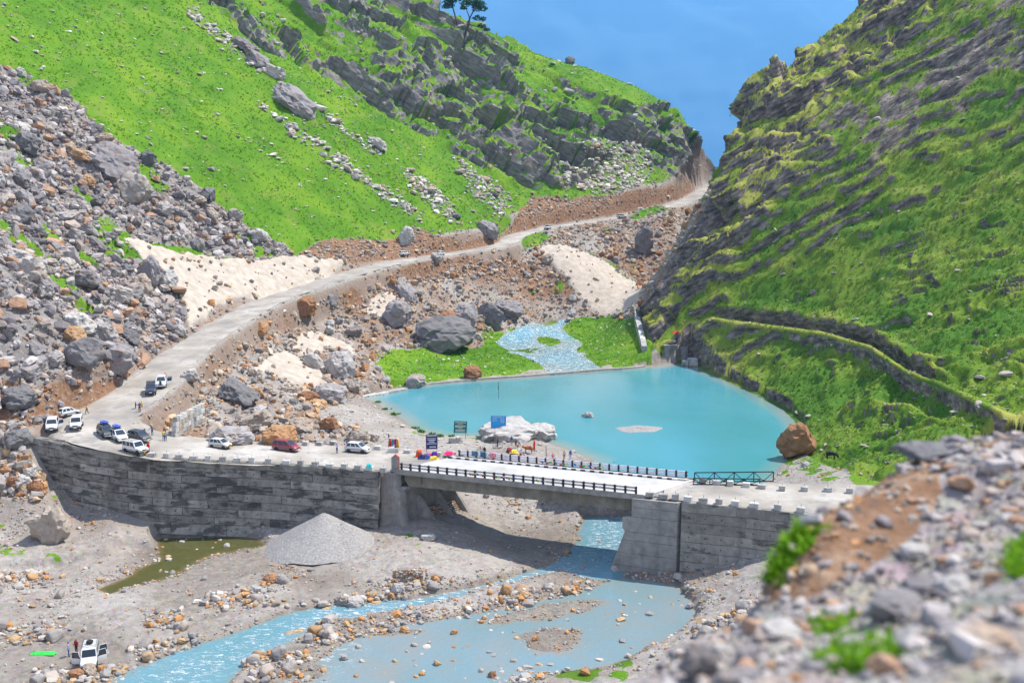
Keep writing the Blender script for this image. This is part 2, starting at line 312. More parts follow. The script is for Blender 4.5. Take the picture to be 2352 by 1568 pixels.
_nl = np.sqrt(1 + _sx ** 2 + _sy ** 2); NOR = np.stack([(-_sx / _nl).ravel(), (-_sy / _nl).ravel(), (1 / _nl).ravel()], 1)
# crags of the far spur: tilted blocks on two scales, bedded parallel to the slope
i = np.where(m_cl * keep > .02)[0]; p = P3[i]
warp = np.stack([fbm(p * .03, 2, 3), fbm(p * .03, 2, 7), fbm(p * .03, 2, 9)], 1) * 8
q = p + warp
bed_s = q[:, 2] + .62 * q[:, 0]
qq = np.stack([(q[:, 0] * .75 - q[:, 2] * .6) / 24, q[:, 1] / 15, bed_s / 10], 1); gul = sstep(-.22, .12, fbm(np.stack([(q[:, 0] * .6 - q[:, 2] * .8) * .008, q[:, 1] * .03, bed_s * .03], 1), 3, 72) + .06)
f1, e1 = facets(qq, 11, 1.6); f2, e2 = facets(qq * 2.7, 31, 1.6); f3, _ = facets(qq * 6.5, 51, 1.5)
dn[i] += m_cl[i] * keep[i] * ((9.0 * f1 - 1.4 * (1 - sstep(0, .10, e1)) + 2.6 * f2 - .6 * (1 - sstep(0, .12, e2)) + .6 * f3) * (.15 + .85 * gul) + 1.2 * fbm(p * .05, 3, 70) - 3.0 * (1 - gul) - .6)
GUL = np.ones(len(Z)); GUL[i] = gul
# cliff of the right-hand mountain, ledges dipping with the slope
i = np.where(rm * keep > .02)[0]; p = P3[i]
w = 5 * fbm(p * .025, 3, 41) + 1.6 * fbm(p * .11, 2, 44)
s = p[:, 2] - .60 * p[:, 0] + .10 * p[:, 1] + w
def ledge(s, h): f = s / h - np.floor(s / h); return h * (sstep(.0, .55, f) * .5 + sstep(.72, 1.0, f) * .5 - f)
near_r = sstep(320, 200, p[:, 1]) if False else np.clip((330 - p[:, 1]) / 150, 0, 1)
def saw(s, h): f = s / h - np.floor(s / h); return (1 - f) * sstep(0, .26, f) - .38
brk = sstep(-.25, .25, fbm(p * np.array([.035, .035, .05]), 3, 48)); brk2 = sstep(-.15, .3, fbm(p * .09, 3, 49))
dn[i] += rm[i] * keep[i] * (3.3 * saw(s + 5.0 * fbm(p * .04, 3, 47), 5.2) * (.15 + .85 * brk) * (.7 + .3 * near_r) + 2.1 * saw(s + 2.6 * fbm(p * .09, 3, 52), 1.3) * (.08 + .92 * brk2) * (.15 + .7 * near_r) + .55 * saw(s + 1.2 * fbm(p * .3, 2, 57), .5) * near_r)
pd_, pv_ = polyline_near([(1640,735,0),(1760,752,0),(1900,772,0),(2010,805,0),(2090,862,0),(2200,912,0),(2380,995,0)], U[i], V[i]); 
_py = np.interp(U[i], [1640,1760,1900,2010,2090,2200,2380], [735,752,772,805,862,912,995]); sg = np.sign(V[i] - _py) * pd_; inp = sstep(1600, 1680, U[i])
dn[i] = dn[i] * (1 - .9 * inp * np.exp(-(sg / 14) ** 2)) + inp * rm[i] * (2.0 * np.exp(-((sg - 6) / 16) ** 2) - 2.6 * np.exp(-((sg + 12) / 9) ** 2) * (U[i] < 2150) + 1.6 * np.exp(-((sg + 34) / 16) ** 2) * (U[i] < 2150))
PATHM = np.zeros(len(Z)); PATHM[i] = inp * np.exp(-((sg - 2) / 12) ** 2)
hum = fbm(p * np.array([.12, .12, .2]), 4, 61, .55); dn[i] += rm[i] * keep[i] * (1 - .8 * PATHM[i]) * (1.3 * hum + .4 * np.abs(fbm(p * .55, 3, 66)) * (1 - .6 * m_cr[i]))
j = i[m_cr[i] > .02]; p = P3[j]; q = p + 5 * np.stack([fbm(p * .04, 2, 3), fbm(p * .04, 2, 7), fbm(p * .04, 2, 9)], 1)
qq = np.stack([(q[:, 0] * .85 + q[:, 2] * .5) / 19, q[:, 1] / 13, (q[:, 2] - .6 * q[:, 0]) / 8], 1)
f1, e1 = facets(qq, 111, 1.4); f2, e2 = facets(qq * 2.8, 131, 1.5)
f3, _ = facets(qq * 6.5, 151, 1.4)
dn[j] += m_cr[j] * keep[j] * (5.2 * f1 - .9 * (1 - sstep(0, .1, e1)) + 1.5 * f2)
# bouldery and grassy ground elsewhere
i = np.where((m_bo > .02) & hillm & (rm < .5))[0]; p = P3[i]
f1, e1 = facets(p / 6.5, 211, 1.6); f2, e2 = facets(p / 2.4, 231, 1.5)
dn[i] += m_bo[i] * keep[i] * (1 - m_sn[i]) * (1.1 * f1 + .5 * f2 + 1.2 * fbm(p * .06, 3, 77))
i = np.where((m_ru > .02) & (rm < .5) & (m_sn < .9))[0]; p = P3[i]
f1, e1 = facets(p / 5.5, 311, 1.5); f2, e2 = facets(p / 2.0, 331, 1.5)
dn[i] += m_ru[i] * keep[i] * (1 - m_sn[i]) * (.8 * f1 + .35 * f2 + .8 * fbm(p * .07, 3, 78))
i = np.where((GY > 165) & (rm < .6) & (m_cl < .8) & (m_sa < .5) & (LAKE_S < -2))[0]; p = P3[i]
gm = (1 - m_bo[i]) * (1 - m_ru[i]) * (1 - m_cl[i]) * (1 - rm[i]) * keep[i] * (1 - m_sn[i])
dz[i] += gm * (1.0 * fbm(p * .05, 4, 81) + .30 * np.abs(fbm(p * .4, 3, 85))) * np.where(m_fg[i] > .3, .25, 1)
# dug-out foot of the slope above the road
i = np.where((m_so > .02) & (rm < .5))[0]; p = P3[i]
dz[i] += m_so[i] * keep[i] * (.7 * fbm(p * .25, 4, 87) - .5)
# snow lies smooth, melts to a wall along the road
dz += m_sn * (np.where(m_s1 > .3, 1.0, .45) + .25 * fbm(P3 * .08, 2, 88)) * np.where(m_s1 > .3, sstep(.3, 1.4, ROAD_D - ROAD_HW), 1)
i = np.where((m_sa > .02) & (rm < .5) & (LAKE_S < -.5))[0]; p = P3[i]
dz[i] += m_sa[i] * keep[i] * (.22 * fbm(p * .2, 3, 89) + .06 * np.abs(fbm(p * 1.2, 2, 90)))
Z = Z + dz
DX, DY = NOR[:, 0] * dn, NOR[:, 1] * dn
Z = Z + NOR[:, 2] * dn
# hold the roadway clear
Z = np.where(ok & (ROAD_D < ROAD_HW), np.minimum(Z, ROAD_ZV - .1), Z)
Z = np.where(~frontR & ~pastR & (dR < valR[:, 1]), np.minimum(Z, valR[:, 0] - .1), Z)
ZG = Z.reshape(NR, NC)
print('terrain z', round(time.time() - T0, 1))

def gz(x, y):
    c = (np.asarray(x) / np.asarray(y) - A0) / (A1 - A0) * (NC - 1); r = np.log(np.asarray(y) / Y0) / math.log(Y1 / Y0) * (NR - 1)
    c = np.clip(c, 0, NC - 1.001); r = np.clip(r, 0, NR - 1.001); i = np.floor(r).astype(int); j = np.floor(c).astype(int); a, b = r - i, c - j
    return (ZG[i, j] * (1 - b) + ZG[i, j + 1] * b) * (1 - a) + (ZG[i + 1, j] * (1 - b) + ZG[i + 1, j + 1] * b) * a
def hit(u, v, ymin=74, ymax=640):
    """the ground point seen at a photo-grid position"""
    a, t = ray(u, v); y = np.exp(np.linspace(math.log(ymin), math.log(ymax), 4000)); d = gz(a * y, y) - (CAM_Z + t * y)
    k = np.argmax(d >= 0)
    if d[k] < 0: k = np.argmax(d)
    return Vector((a * y[k], y[k], float(gz(a * y[k], y[k]))))

def crest(u, y0, y1):
    a, t = ray(u, 100); y = np.linspace(y0, y1, 600); z = gz(a * y, y); k = np.argmax((z - CAM_Z) / y); return Vector((a * y[k], y[k], float(z[k])))
# ------------------------------------------------------------------ ground-cover weights
dZr = np.gradient(ZG, axis=0) / np.gradient(gy)[:, None]; dZc = np.gradient(ZG, axis=1) / ((ga[1] - ga[0]) * gy[:, None])
# slope in x is dZc; along a fan line both x and y move
_pg = np.stack([GX + DX, GY + DY, Z], 1).reshape(NR, NC, 3); _cr = np.cross(np.gradient(_pg, axis=1), np.gradient(_pg, axis=0))
NZ = np.abs(_cr[..., 2] / (np.linalg.norm(_cr, axis=-1) + 1e-9)).ravel()
def blur(a, n):
    a = a.reshape(NR, NC)
    for _ in range(n):
        a = (np.roll(a, 1, 0) + np.roll(a, -1, 0) + a * 2) / 4; a = (np.roll(a, 1, 1) + np.roll(a, -1, 1) + a * 2) / 4
    return a.ravel()
P3 = np.stack([GX + DX, GY + DY, Z], 1); U, V = proj(P3[:, 0], P3[:, 1], Z)
n1 = fbm(P3 * .06, 3, 501); n2 = fbm(P3 * .35, 3, 511)
flat = (GY < 178) & (rm < .4) & (Z < 9.9)
convex = Z - blur(Z, 10)
grass = np.ones(len(Z)); 
gcl = np.maximum(sstep(.40, .56, NZ + .14 * n1 + .08 * n2), 1 - sstep(.15, .5, GUL))
grass = grass * (1 - m_cl) + m_cl * gcl * .97
rk_r = m_ry * sstep(.0, .3, n1 + .5 * n2 + .1) * .7
gcr = sstep(.45, .58, NZ + .12 * n1 + .06 * n2)
grass = np.where(rm > .3, (1 - rk_r) * np.where(m_cr > .3, gcr, sstep(.27, .43, NZ + .06 * n2)), grass); grass = np.maximum(grass, PATHM * (rm > .3) * .9)
patch_b = sstep(.20, .36, n1 + .18 * n2) * .9
grass = grass * (1 - m_bo) + m_bo * patch_b
grass = grass * (1 - m_ru) + m_ru * sstep(.42, .55, n1 + .2 * n2) * .8
grass = grass * (1 - m_so * .95); grass = grass * (1 - .55 * m_ta * sstep(-.2, .2, n2)); grass = grass * (1 - m_sn)
grass = np.where(flat, 0, grass); grass = np.where(m_sa > .4, 0, grass)
grass = np.maximum(grass, m_fg * sstep(-.22, .1, n2 + .5 * n1 + np.where(GX > 12, -.06, .12)) * (GY > 178))
grass = np.where((LAKE_S > -4) & (rm < .4) & (m_fg < .5), 0, grass)
grass *= 1 - roadm
verge = np.where(ok & (GY > 140) & (rm < .4), 1 - sstep(2.0, 6.0, ROAD_D - ROAD_HW), 0) * (1 - .8 * sstep(366, 374, GY) * (1 - sstep(388, 396, GY)))
grass *= 1 - verge * sstep(-.6, .2, .6 - n2)
GREEN_BITS = Region([(385,1262),(430,1250),(470,1250),(440,1262)] if False else [(920,1228),(960,1232),(975,1250),(935,1258),(915,1245)], [(1250,1548),(1330,1525),(1450,1515),(1470,1535),(1420,1568),(1300,1600),(1240,1580)], [(1790,1060),(1850,1030),(1960,1040),(2050,1090),(1900,1102),(1800,1098)], [(110,1135),(200,1130),(190,1150),(130,1155)], [(-80,1150),(10,1160),(30,1190),(0,1215),(-80,1220)], [(-60,1230),(120,1265),(150,1290),(60,1310),(-60,1300)])
grass = np.where((GX < -52) & (GY < 166) & (rm < .3), 0, grass); gb = on(GREEN_BITS, -4, 5); grass = np.maximum(grass, gb * sstep(-.1, .25, n2) * np.where(GX < -40, .75, 1))
rockw = np.zeros(len(Z)); rockw = np.maximum(rockw, m_cl); rockw = np.maximum(rockw, np.where(rm > .3, 1, 0)); rockw = np.maximum(rockw, m_bo * .55 * (GY > 150)); rockw = np.maximum(rockw, m_ta * .8)
rockw *= 1 - np.maximum(m_sn, roadm)
soil = np.maximum(m_so, np.where((m_bo > .3), .35 * sstep(0, .4, n1), 0)); soil = np.maximum(soil, (.45 + .5 * n1) * m_ru); soil = np.maximum(soil, verge * .5)
soil = np.where(rm > .4, .35 * sstep(.25, .5, n2 - .3 * n1), soil) * (1 - roadm) * (1 - m_sn)
rockw = np.where(m_so > .5, .1, rockw)
wet = np.where(flat, sstep(.75, .12, Z + .35 * n1) * .9 + WATER_MASK, 0); wet = np.maximum(wet, sstep(-2.5, .5, LAKE_S)); wet = np.clip(np.maximum(wet, st), 0, 1)
gold = np.where(rm > .3, np.clip(.22 + .7 * n1 + .7 * sstep(.1, 1.0, convex) + .25 * n2 + .3 * m_cr + .25 * sstep(180, 320, GY), 0, 1), np.clip(.10 + .5 * n1 + .2 * n2, 0, 1) * (1 - .5 * m_cl))
COLR1 = np.stack([grass, rockw, soil, m_sn], 1).astype(np.float32)
COLR2 = np.stack([wet, gold, rm, np.where(flat, 1, 0)], 1).astype(np.float32)
print('weights', round(time.time() - T0, 1))
# ------------------------------------------------------------------ materials
class NB:
    """tiny node-graph builder"""
    def __init__(s, name, rough=.8, spec=.3):
        s.m = bpy.data.materials.new(name); s.m.use_nodes = True; s.t = s.m.node_tree; s.n = s.t.nodes; s.l = s.t.links
        s.b = s.n['Principled BSDF']; s.b.inputs['Roughness'].default_value = rough; s.b.inputs['Specular IOR Level'].default_value = spec
        s._pos = None
    def pos(s):
        if not s._pos: s._pos = s.n.new('ShaderNodeNewGeometry').outputs['Position']
        return s._pos
    def obj(s): return s.n.new('ShaderNodeTexCoord').outputs['Object']
    def link(s, a, b):
        if hasattr(a, 'is_linked') or hasattr(a, 'links'): s.l.new(a, b)
        else: b.default_value = a
    def mapping(s, v, scale, rot=(0, 0, 0)):
        k = s.n.new('ShaderNodeMapping'); s.l.new(v, k.inputs[0]); k.inputs['Scale'].default_value = scale; k.inputs['Rotation'].default_value = rot; return k.outputs[0]
    def noise(s, scale, detail=4, rough=.55, vec=None, dist=0):
        k = s.n.new('ShaderNodeTexNoise'); s.l.new(vec or s.pos(), k.inputs['Vector']); k.inputs['Scale'].default_value = scale; k.inputs['Detail'].default_value = detail; k.inputs['Roughness'].default_value = rough; k.inputs['Distortion'].default_value = dist
        return k.outputs['Fac']
    def voro(s, scale, vec=None, feature='F1', out='Distance'):
        k = s.n.new('ShaderNodeTexVoronoi'); k.feature = feature; s.l.new(vec or s.pos(), k.inputs['Vector']); k.inputs['Scale'].default_value = scale; return k.outputs[out]
    def ramp(s, f, stops):
        k = s.n.new('ShaderNodeValToRGB'); s.link(f, k.inputs[0]); e = k.color_ramp.elements
        while len(e) < len(stops): e.new(.5)
        for el, (p, c) in zip(e, stops): el.position = p; el.color = (*c, 1) if len(c) == 3 else c
        return k.outputs[0]
    def rng(s, f, a, b, c=0, d=1):
        k = s.n.new('ShaderNodeMapRange'); s.link(f, k.inputs[0]); k.inputs[1].default_value = a; k.inputs[2].default_value = b; k.inputs[3].default_value = c; k.inputs[4].default_value = d; return k.outputs[0]
    def mix(s, f, a, b, mode='MIX'):
        k = s.n.new('ShaderNodeMixRGB'); k.blend_type = mode; s.link(f, k.inputs[0])
        for x, i in ((a, 1), (b, 2)):
            if isinstance(x, tuple): k.inputs[i].default_value = (*x, 1) if len(x) == 3 else x
            else: s.l.new(x, k.inputs[i])
        return k.outputs[0]
    def math(s, op, a, b=0.0):
        k = s.n.new('ShaderNodeMath'); k.operation = op; s.link(a, k.inputs[0]); s.link(b, k.inputs[1]); return k.outputs[0]
    def attr(s, name):
        k = s.n.new('ShaderNodeAttribute'); k.attribute_name = name; sp = s.n.new('ShaderNodeSeparateColor'); s.l.new(k.outputs['Color'], sp.inputs[0]); return k, sp.outputs
    def rand(s): return s.n.new('ShaderNodeObjectInfo').outputs['Random']
    def bump(s, h, strength=.5, dist=.1):
        k = s.n.new('ShaderNodeBump'); s.link(h, k.inputs['Height']); k.inputs['Strength'].default_value = strength; k.inputs['Distance'].default_value = dist; s.l.new(k.outputs[0], s.b.inputs['Normal'])
    def base(s, c):
        if isinstance(c, tuple): s.b.inputs['Base Color'].default_value = (*c, 1)
        else: s.l.new(c, s.b.inputs['Base Color'])
        return s
MATS = {}
def flat_mat(name, col, rough=.6, metal=0, spec=.4, vary=.12, scale=3, bump=0):
    if name in MATS: return MATS[name]
    b = NB(name, rough, spec); b.b.inputs['Metallic'].default_value = metal
    f = b.noise(scale, 3, vec=b.obj())
    lo = tuple(c * (1 - vary) for c in col); hi = tuple(min(1, c * (1 + vary)) for c in col)
    b.base(b.ramp(f, [(.3, lo), (.7, hi)]))
    if bump: b.bump(f, .5, bump)
    MATS[name] = b.m; return b.m

def rock_color(b, vec=None, tint=0):
    n1 = b.noise(.35, 5, .6, vec); n2 = b.noise(2.2, 4, .65, vec)
    c = b.ramp(n1, [(.32, (.105, .10, .105)), (.5, (.185, .175, .175)), (.68, (.30, .28, .265))])
    return b.mix(.35, c, b.ramp(n2, [(.3, (.07, .068, .07)), (.72, (.36, .34, .32))])), n1, n2

def terrain_material():
    b = NB('ground_cover', .9, .15)
    a1, m1 = b.attr('cover'); a2, m2 = b.attr('state')
    grass, rock, soil, snow = m1[0], m1[1], m1[2], a1.outputs['Alpha']
    wet, gold, right, flatw = m2[0], m2[1], m2[2], a2.outputs['Alpha']
    nf = b.noise(1.1, 5, .7); nm = b.noise(.16, 4, .6); nff = b.noise(5.0, 4, .7)
    # gravel and silt
    grav = b.ramp(nf, [(.30, (.15, .13, .112)), (.5, (.27, .24, .212)), (.72, (.44, .40, .36))])
    pebb = b.voro(2.6, out='Color'); grav = b.mix(.22, grav, b.mix(.75, pebb, (.34, .30, .26)))
    big = b.noise(.045, 4, .6); grav = b.mix(b.rng(nm, .45, .62, 0, .55), grav, (.36, .33, .30)); grav = b.mix(b.rng(big, .48, .60, 0, .5), grav, (.20, .16, .13))
    # red-brown earth
    so = b.ramp(nf, [(.3, (.125, .066, .038)), (.55, (.245, .145, .088)), (.75, (.42, .315, .225))]); so = b.mix(b.rng(nm, .5, .66, 0, .5), so, (.24, .115, .065))
    # rock
    rot = b.mapping(b.mapping(b.pos(), (1, 1, 1), (0, R(-32), 0)), (.5, .5, 1.7))
    strata = b.noise(.55, 6, .65, rot)
    rl = b.ramp(strata, [(.34, (.085, .078, .08)), (.5, (.19, .175, .168)), (.64, (.31, .285, .26))])
    rl = b.mix(b.rng(nf, .3, .75, 0, .5), rl, (.24, .225, .205)); rl = b.mix(b.rng(nm, .56, .68, 0, .5), rl, (.26, .185, .115))
    rot2 = b.mapping(b.mapping(b.pos(), (1, 1, 1), (0, R(31), 0)), (.45, .45, 1.8))
    st2 = b.noise(.6, 6, .65, rot2)
    rr = b.ramp(st2, [(.36, (.058, .048, .044)), (.52, (.16, .132, .114)), (.66, (.34, .285, .24))])
    rk = b.mix(right, rl, rr)
    # grass
    gl = b.ramp(b.noise(.05, 5, .65), [(.30, (.055, .15, .008)), (.5, (.105, .225, .010)), (.68, (.18, .285, .016))])
    gl = b.mix(b.rng(nff, .42, .7, 0, .5), gl, (.035, .11, .008)); gl = b.mix(b.rng(nm, .54, .7, 0, .55), gl, (.19, .225, .045)); gl = b.mix(b.rng(b.noise(.09, 4, .6), .58, .68, 0, .5), gl, (.045, .12, .012))
    gr = b.ramp(gold, [(.12, (.062, .150, .012)), (.42, (.135, .215, .02)), (.72, (.24, .275, .042)), (1, (.33, .325, .075))])
    gr = b.mix(b.rng(nff, .44, .7, 0, .4), gr, (.07, .14, .02))
    gc = b.mix(right, gl, gr)
    # dirty snow
    rs = b.noise(.5, 5, .6, b.mapping(b.pos(), (1, 1, 1)))
    sc = b.ramp(rs, [(.3, (.36, .30, .24)), (.6, (.49, .425, .355)), (.8, (.58, .52, .45))])
    sc = b.mix(b.rng(nff, .5, .72, 0, .35), sc, (.27, .22, .17))
    def w(x, amp=.5, n=nf): return b.rng(b.math('ADD', x, b.math('MULTIPLY', b.math('SUBTRACT', n, .5), amp)), .38, .62)
    c = b.mix(w(rock), grav, rk); c = b.mix(w(soil), c, so); c = b.mix(w(grass, .9), c, gc); c = b.mix(w(snow, .25), c, sc)
    c = b.mix(b.math('MULTIPLY', wet, .62), c, b.mix(1, c, (.55, .50, .44), 'MULTIPLY'))
    b.base(c)
    b.l.new(b.rng(wet, 0, 1, .92, .5), b.b.inputs['Roughness'])
    hh = b.math('ADD', b.math('MULTIPLY', nf, .7), b.math('MULTIPLY', nff, .35))
    b.bump(hh, .75, .45)
    return b.m
M_TERR = terrain_material()

def mesh_np(name, co, faces, mats, smooth=None, attrs=None, mat_idx=None):
    me = bpy.data.meshes.new(name); k = faces.shape[1]
    me.vertices.add(len(co)); me.vertices.foreach_set('co', np.ascontiguousarray(co, np.float32).ravel())
    me.loops.add(len(faces) * k); me.loops.foreach_set('vertex_index', np.ascontiguousarray(faces, np.int32).ravel())
    me.polygons.add(len(faces)); me.polygons.foreach_set('loop_start', np.arange(0, len(faces) * k, k, dtype=np.int32))
    if smooth is not None: me.polygons.foreach_set('use_smooth', np.broadcast_to(smooth, len(faces)).astype(bool))
    for m in (mats if isinstance(mats, (list, tuple)) else [mats]): me.materials.append(m)
    if mat_idx is not None: me.polygons.foreach_set('material_index', mat_idx.astype(np.int32))
    me.update(calc_edges=True)
    for an, arr in (attrs or {}).items():
        a = me.attributes.new(an, 'FLOAT_COLOR', 'POINT'); a.data.foreach_set('color', np.ascontiguousarray(arr, np.float32).ravel())
    return me
def add(name, me, parent=None, loc=None, **props):
    o = bpy.data.objects.new(name, me); COL.objects.link(o)
    if parent is not None: o.parent = parent
    if loc is not None: o.location = loc
    for k, v in props.items(): o[k] = v
    return o
def empty(name, loc=(0, 0, 0), rz=0, label=None, category=None, group=None):
    o = bpy.data.objects.new(name, None); COL.objects.link(o); o.location = loc; o.rotation_euler = (0, 0, rz); o.empty_display_size = .3
    tag(o, label, category, group); return o
def tag(o, label=None, category=None, group=None, kind=None):
    for k, v in (('label', label), ('category', category), ('group', group), ('kind', kind)):
        if v: o[k] = v
    return o

idx = np.arange(NR * NC).reshape(NR, NC)
FQ = np.stack([idx[:-1, :-1].ravel(), idx[:-1, 1:].ravel(), idx[1:, 1:].ravel(), idx[1:, :-1].ravel()], 1)
fc = FQ[:, 0]
is_r = rm[fc] > .5; is_f = (~is_r) & (GY[fc] < 270) & ((flat[fc]) | (LAKE_S[fc] > -3) | (m_sa[fc] > .5))
for nm, sel, lab in (('hill_left', ~is_r & ~is_f, 'green mountainside with dark crags and boulder scree above the winding road'),
                     ('hill_right', is_r, 'steep rocky mountainside covered in yellow-green turf beside the blue lake'),
                     ('riverbed', is_f, 'grey gravel riverbed and sandy shore around bridge and lake')):
    F = FQ[sel]; used, inv = np.unique(F, return_inverse=True); F = inv.reshape(F.shape)
    sm = (COLR1[fc[sel], 1] * (1 - COLR1[fc[sel], 0]) < .35) | is_r[sel]
    add(nm, mesh_np(nm, P3[used], F, M_TERR, sm, {'cover': COLR1[used], 'state': COLR2[used]}), kind='structure', label=lab)
print('terrain mesh', round(time.time() - T0, 1))

# ------------------------------------------------------------------ road surface
def road_material():
    b = NB('worn_road', .85, .25)
    n = b.noise(.12, 5, .6); n2 = b.noise(1.4, 5, .65); n3 = b.noise(.35, 3, .6)
    c = b.ramp(n, [(.32, (.22, .195, .165)), (.5, (.33, .295, .25)), (.66, (.46, .425, .38))])
    c = b.mix(b.rng(n2, .35, .72, 0, .45), c, (.27, .25, .23)); c = b.mix(b.rng(n3, .58, .64, 0, .55), c, (.20, .20, .21))
    b.base(c); b.bump(n2, .4, .08); return b.m
M_ROAD = road_material()
def ribbon(L, name, hwf=1.0, dz=.0, cross=9, edge=True):
    """a road sheet with ragged edges, draped at the line's own level"""
    L = np.array(L); t = [0]
    for a, b in zip(L[:-1], L[1:]): t.append(t[-1] + np.linalg.norm(b[:2] - a[:2]))
    t = np.array(t); n = int(t[-1] / 1.2); tt = np.linspace(0, t[-1], n)
    P = np.stack([np.interp(tt, t, L[:, k]) for k in range(4)], 1)
    k = np.ones(9) / 9; Ps = P.copy()
    for c in range(4): Ps[4:-4, c] = np.convolve(P[:, c], k, 'valid')
    P = Ps; d = np.gradient(P[:, :2], axis=0); d /= np.linalg.norm(d, axis=1)[:, None]; nn = np.stack([-d[:, 1], d[:, 0]], 1)
    rg = fbm(np.stack([P[:, 0] * .3, P[:, 1] * .3, P[:, 2] * 0], 1), 3, 601) * 1.5; rg2 = fbm(np.stack([P[:, 0] * .3, P[:, 1] * .3, P[:, 2] * 0 + 9], 1), 3, 607) * 1.5
    s = np.linspace(-1, 1, cross); co = []
    for i, sv_ in enumerate(s):
        h = P[:, 3] * hwf + (rg if sv_ < 0 else rg2)
        x = P[:, 0] + nn[:, 0] * h * sv_; y = P[:, 1] + nn[:, 1] * h * sv_
        z = P[:, 2] + dz + .06 * fbm(np.stack([x * .2, y * .2, x * 0], 1), 3, 611) - .10 * abs(sv_) ** 6
        co.append(np.stack([x, y, z], 1))
    co = np.array(co); m = len(P); id_ = np.arange(cross * m).reshape(cross, m)
    F = np.stack([id_[:-1, :-1].ravel(), id_[1:, :-1].ravel(), id_[1:, 1:].ravel(), id_[:-1, 1:].ravel()], 1)[:, ::-1]
    me = mesh_np(name, co.reshape(-1, 3), F, M_ROAD, True)
    return add(name, me, kind='structure')
tag(ribbon(ROAD_S, 'road'), 'dusty grey mountain road climbing from the bridge into the gorge')
tag(ribbon(ROADR_S, 'road'), 'muddy road platform at the right end of the concrete bridge')

# ------------------------------------------------------------------ water
def water_material(name, deep, shallow, foam, rough=.12, ripple=(6, 2.2), bumpd=.06, spec=.5):
    b = NB(name, rough, spec); b.b.inputs['IOR'].default_value = 1.33
    a, m = b.attr('depth')                                  # R = depth, G = rapid
    n = b.noise(.18, 4, .6)
    c = b.mix(b.rng(m[0], .0, .9), shallow, deep); n9 = b.noise(.035, 3, .6, b.mapping(b.pos(), (1, .6, 1))); c = b.mix(b.rng(n9, .4, .65, 0, .55), c, (deep[0] * .6, deep[1] * .78, deep[2] * .66))
    fl = b.noise(.9, 6, .75, b.mapping(b.pos(), (1, 2.2, 1), (0, 0, R(20))), 1.2)
    fm = b.math('MULTIPLY', b.rng(fl, .52, .66), m[1]); c = b.mix(fm, c, foam)
    b.base(c); b.l.new(b.rng(fm, 0, 1, rough, .7), b.b.inputs['Roughness'])
    r1 = b.noise(ripple[0], 3, .6, b.mapping(b.pos(), (.5, 1.2, 1))); r2 = b.noise(ripple[1], 2, .5)
    b.bump(b.math('ADD', b.math('MULTIPLY', r1, .5), b.math('ADD', r2, b.math('MULTIPLY', fm, 1.5))), .8, bumpd); return b.m
M_LAKE = water_material('lake_water', (.072, .275, .335), (.26, .28, .25), (.8, .88, .9), .10, (4.0, 1.2), .035)
M_RIVER = water_material('river_water', (.105, .26, .34), (.215, .215, .195), (.86, .92, .95), .14, (5, 1.6), .06)
M_POND = water_material('pond_water', (.085, .08, .025), (.22, .15, .08), (.5, .5, .4), .06, (3, 1), .006)
def sheet(name, poly, z, res, mat, grow, depth_k, rapid=None, zf=None, sub=None):
    P = np.array(poly); x0, y0 = P.min(0) - 4; x1, y1 = P.max(0) + 4
    xs = np.arange(x0, x1, res); ys = np.arange(y0, y1, res); X, Y = np.meshgrid(xs, ys, indexing='ij')
    sd = poly_sdf(poly, X, Y); zz = np.full(X.shape, z) if zf is None else zf(X.ravel(), Y.ravel()).reshape(X.shape)
    dep = np.clip((zz - gz(X, Y)) * depth_k, 0, 1); rap = np.zeros(X.shape) if rapid is None else rapid(X, Y)
    id_ = np.arange(X.size).reshape(X.shape)
    okc = (sd > -grow) & (zz - gz(X, Y) > -.5)
    q = okc[:-1, :-1] | okc[1:, :-1] | okc[1:, 1:] | okc[:-1, 1:]
    F = np.stack([id_[:-1, :-1][q], id_[1:, :-1][q], id_[1:, 1:][q], id_[:-1, 1:][q]], 1)
    used, inv = np.unique(F, return_inverse=True)
    co = np.stack([X.ravel(), Y.ravel(), zz.ravel()], 1)[used]
    at = np.stack([dep.ravel(), rap.ravel(), dep.ravel() * 0, dep.ravel() * 0 + 1], 1)[used]
    return add(name, mesh_np(name, co, inv.reshape(F.shape), mat, True, {'depth': at}), kind='structure')
tag(sheet('lake', xy(LAKE, LAKE_Z), LAKE_Z, 1.0, M_LAKE, 2.5, .9), 'milky turquoise lake held behind a low curved weir')
axA = [at_z(u, v, 0) for u, v in ((1420,1190),(1390,1250),(1340,1300),(1200,1335),(1000,1378),(800,1402),(680,1440),(560,1490),(400,1550))]
axB = [at_z(u, v, 0) for u, v in ((760,1500),(700,1530),(640,1570))]
def rap_river(X, Y):
    d, _ = polyline_near([(p.x, p.y, 0) for p in axA], X, Y); d2, _ = polyline_near([(p.x, p.y, 0) for p in axB], X, Y); return np.maximum(np.clip(1.15 - d / 4.2, 0, 1), .62 * np.clip(1.1 - d2 / 4.5, 0, 1))
RIVER_XY = [(-42, 84), (60, 84), (58, 155), (-2, 160), (-42, 140)]
tag(sheet('river', [tuple(at_z(-200, 1640, 0))[:2], tuple(at_z(1720, 1640, 0))[:2], tuple(at_z(1720, 1170, 0))[:2], tuple(at_z(1290, 1170, 0))[:2], tuple(at_z(640, 1330, 0))[:2], tuple(at_z(-200, 1560, 0))[:2]], RIVER_Z, .5, M_RIVER, .5, 1.25, rap_river), 'pale blue braided glacial river flowing out under the bridge')
tag(sheet('pond', xy(POND, .15), 0.12, .4, M_POND, 1.2, 3.5), 'stagnant green-brown pool under the dark retaining wall')
sx_ = [tuple(at_z(u, v, 8.0))[:2] for u, v in STREAM]
st_poly = [tuple(hit(u, v))[:2] for u, v in STREAM]
def stream_z(x, y): return base_z(x, y) - .12
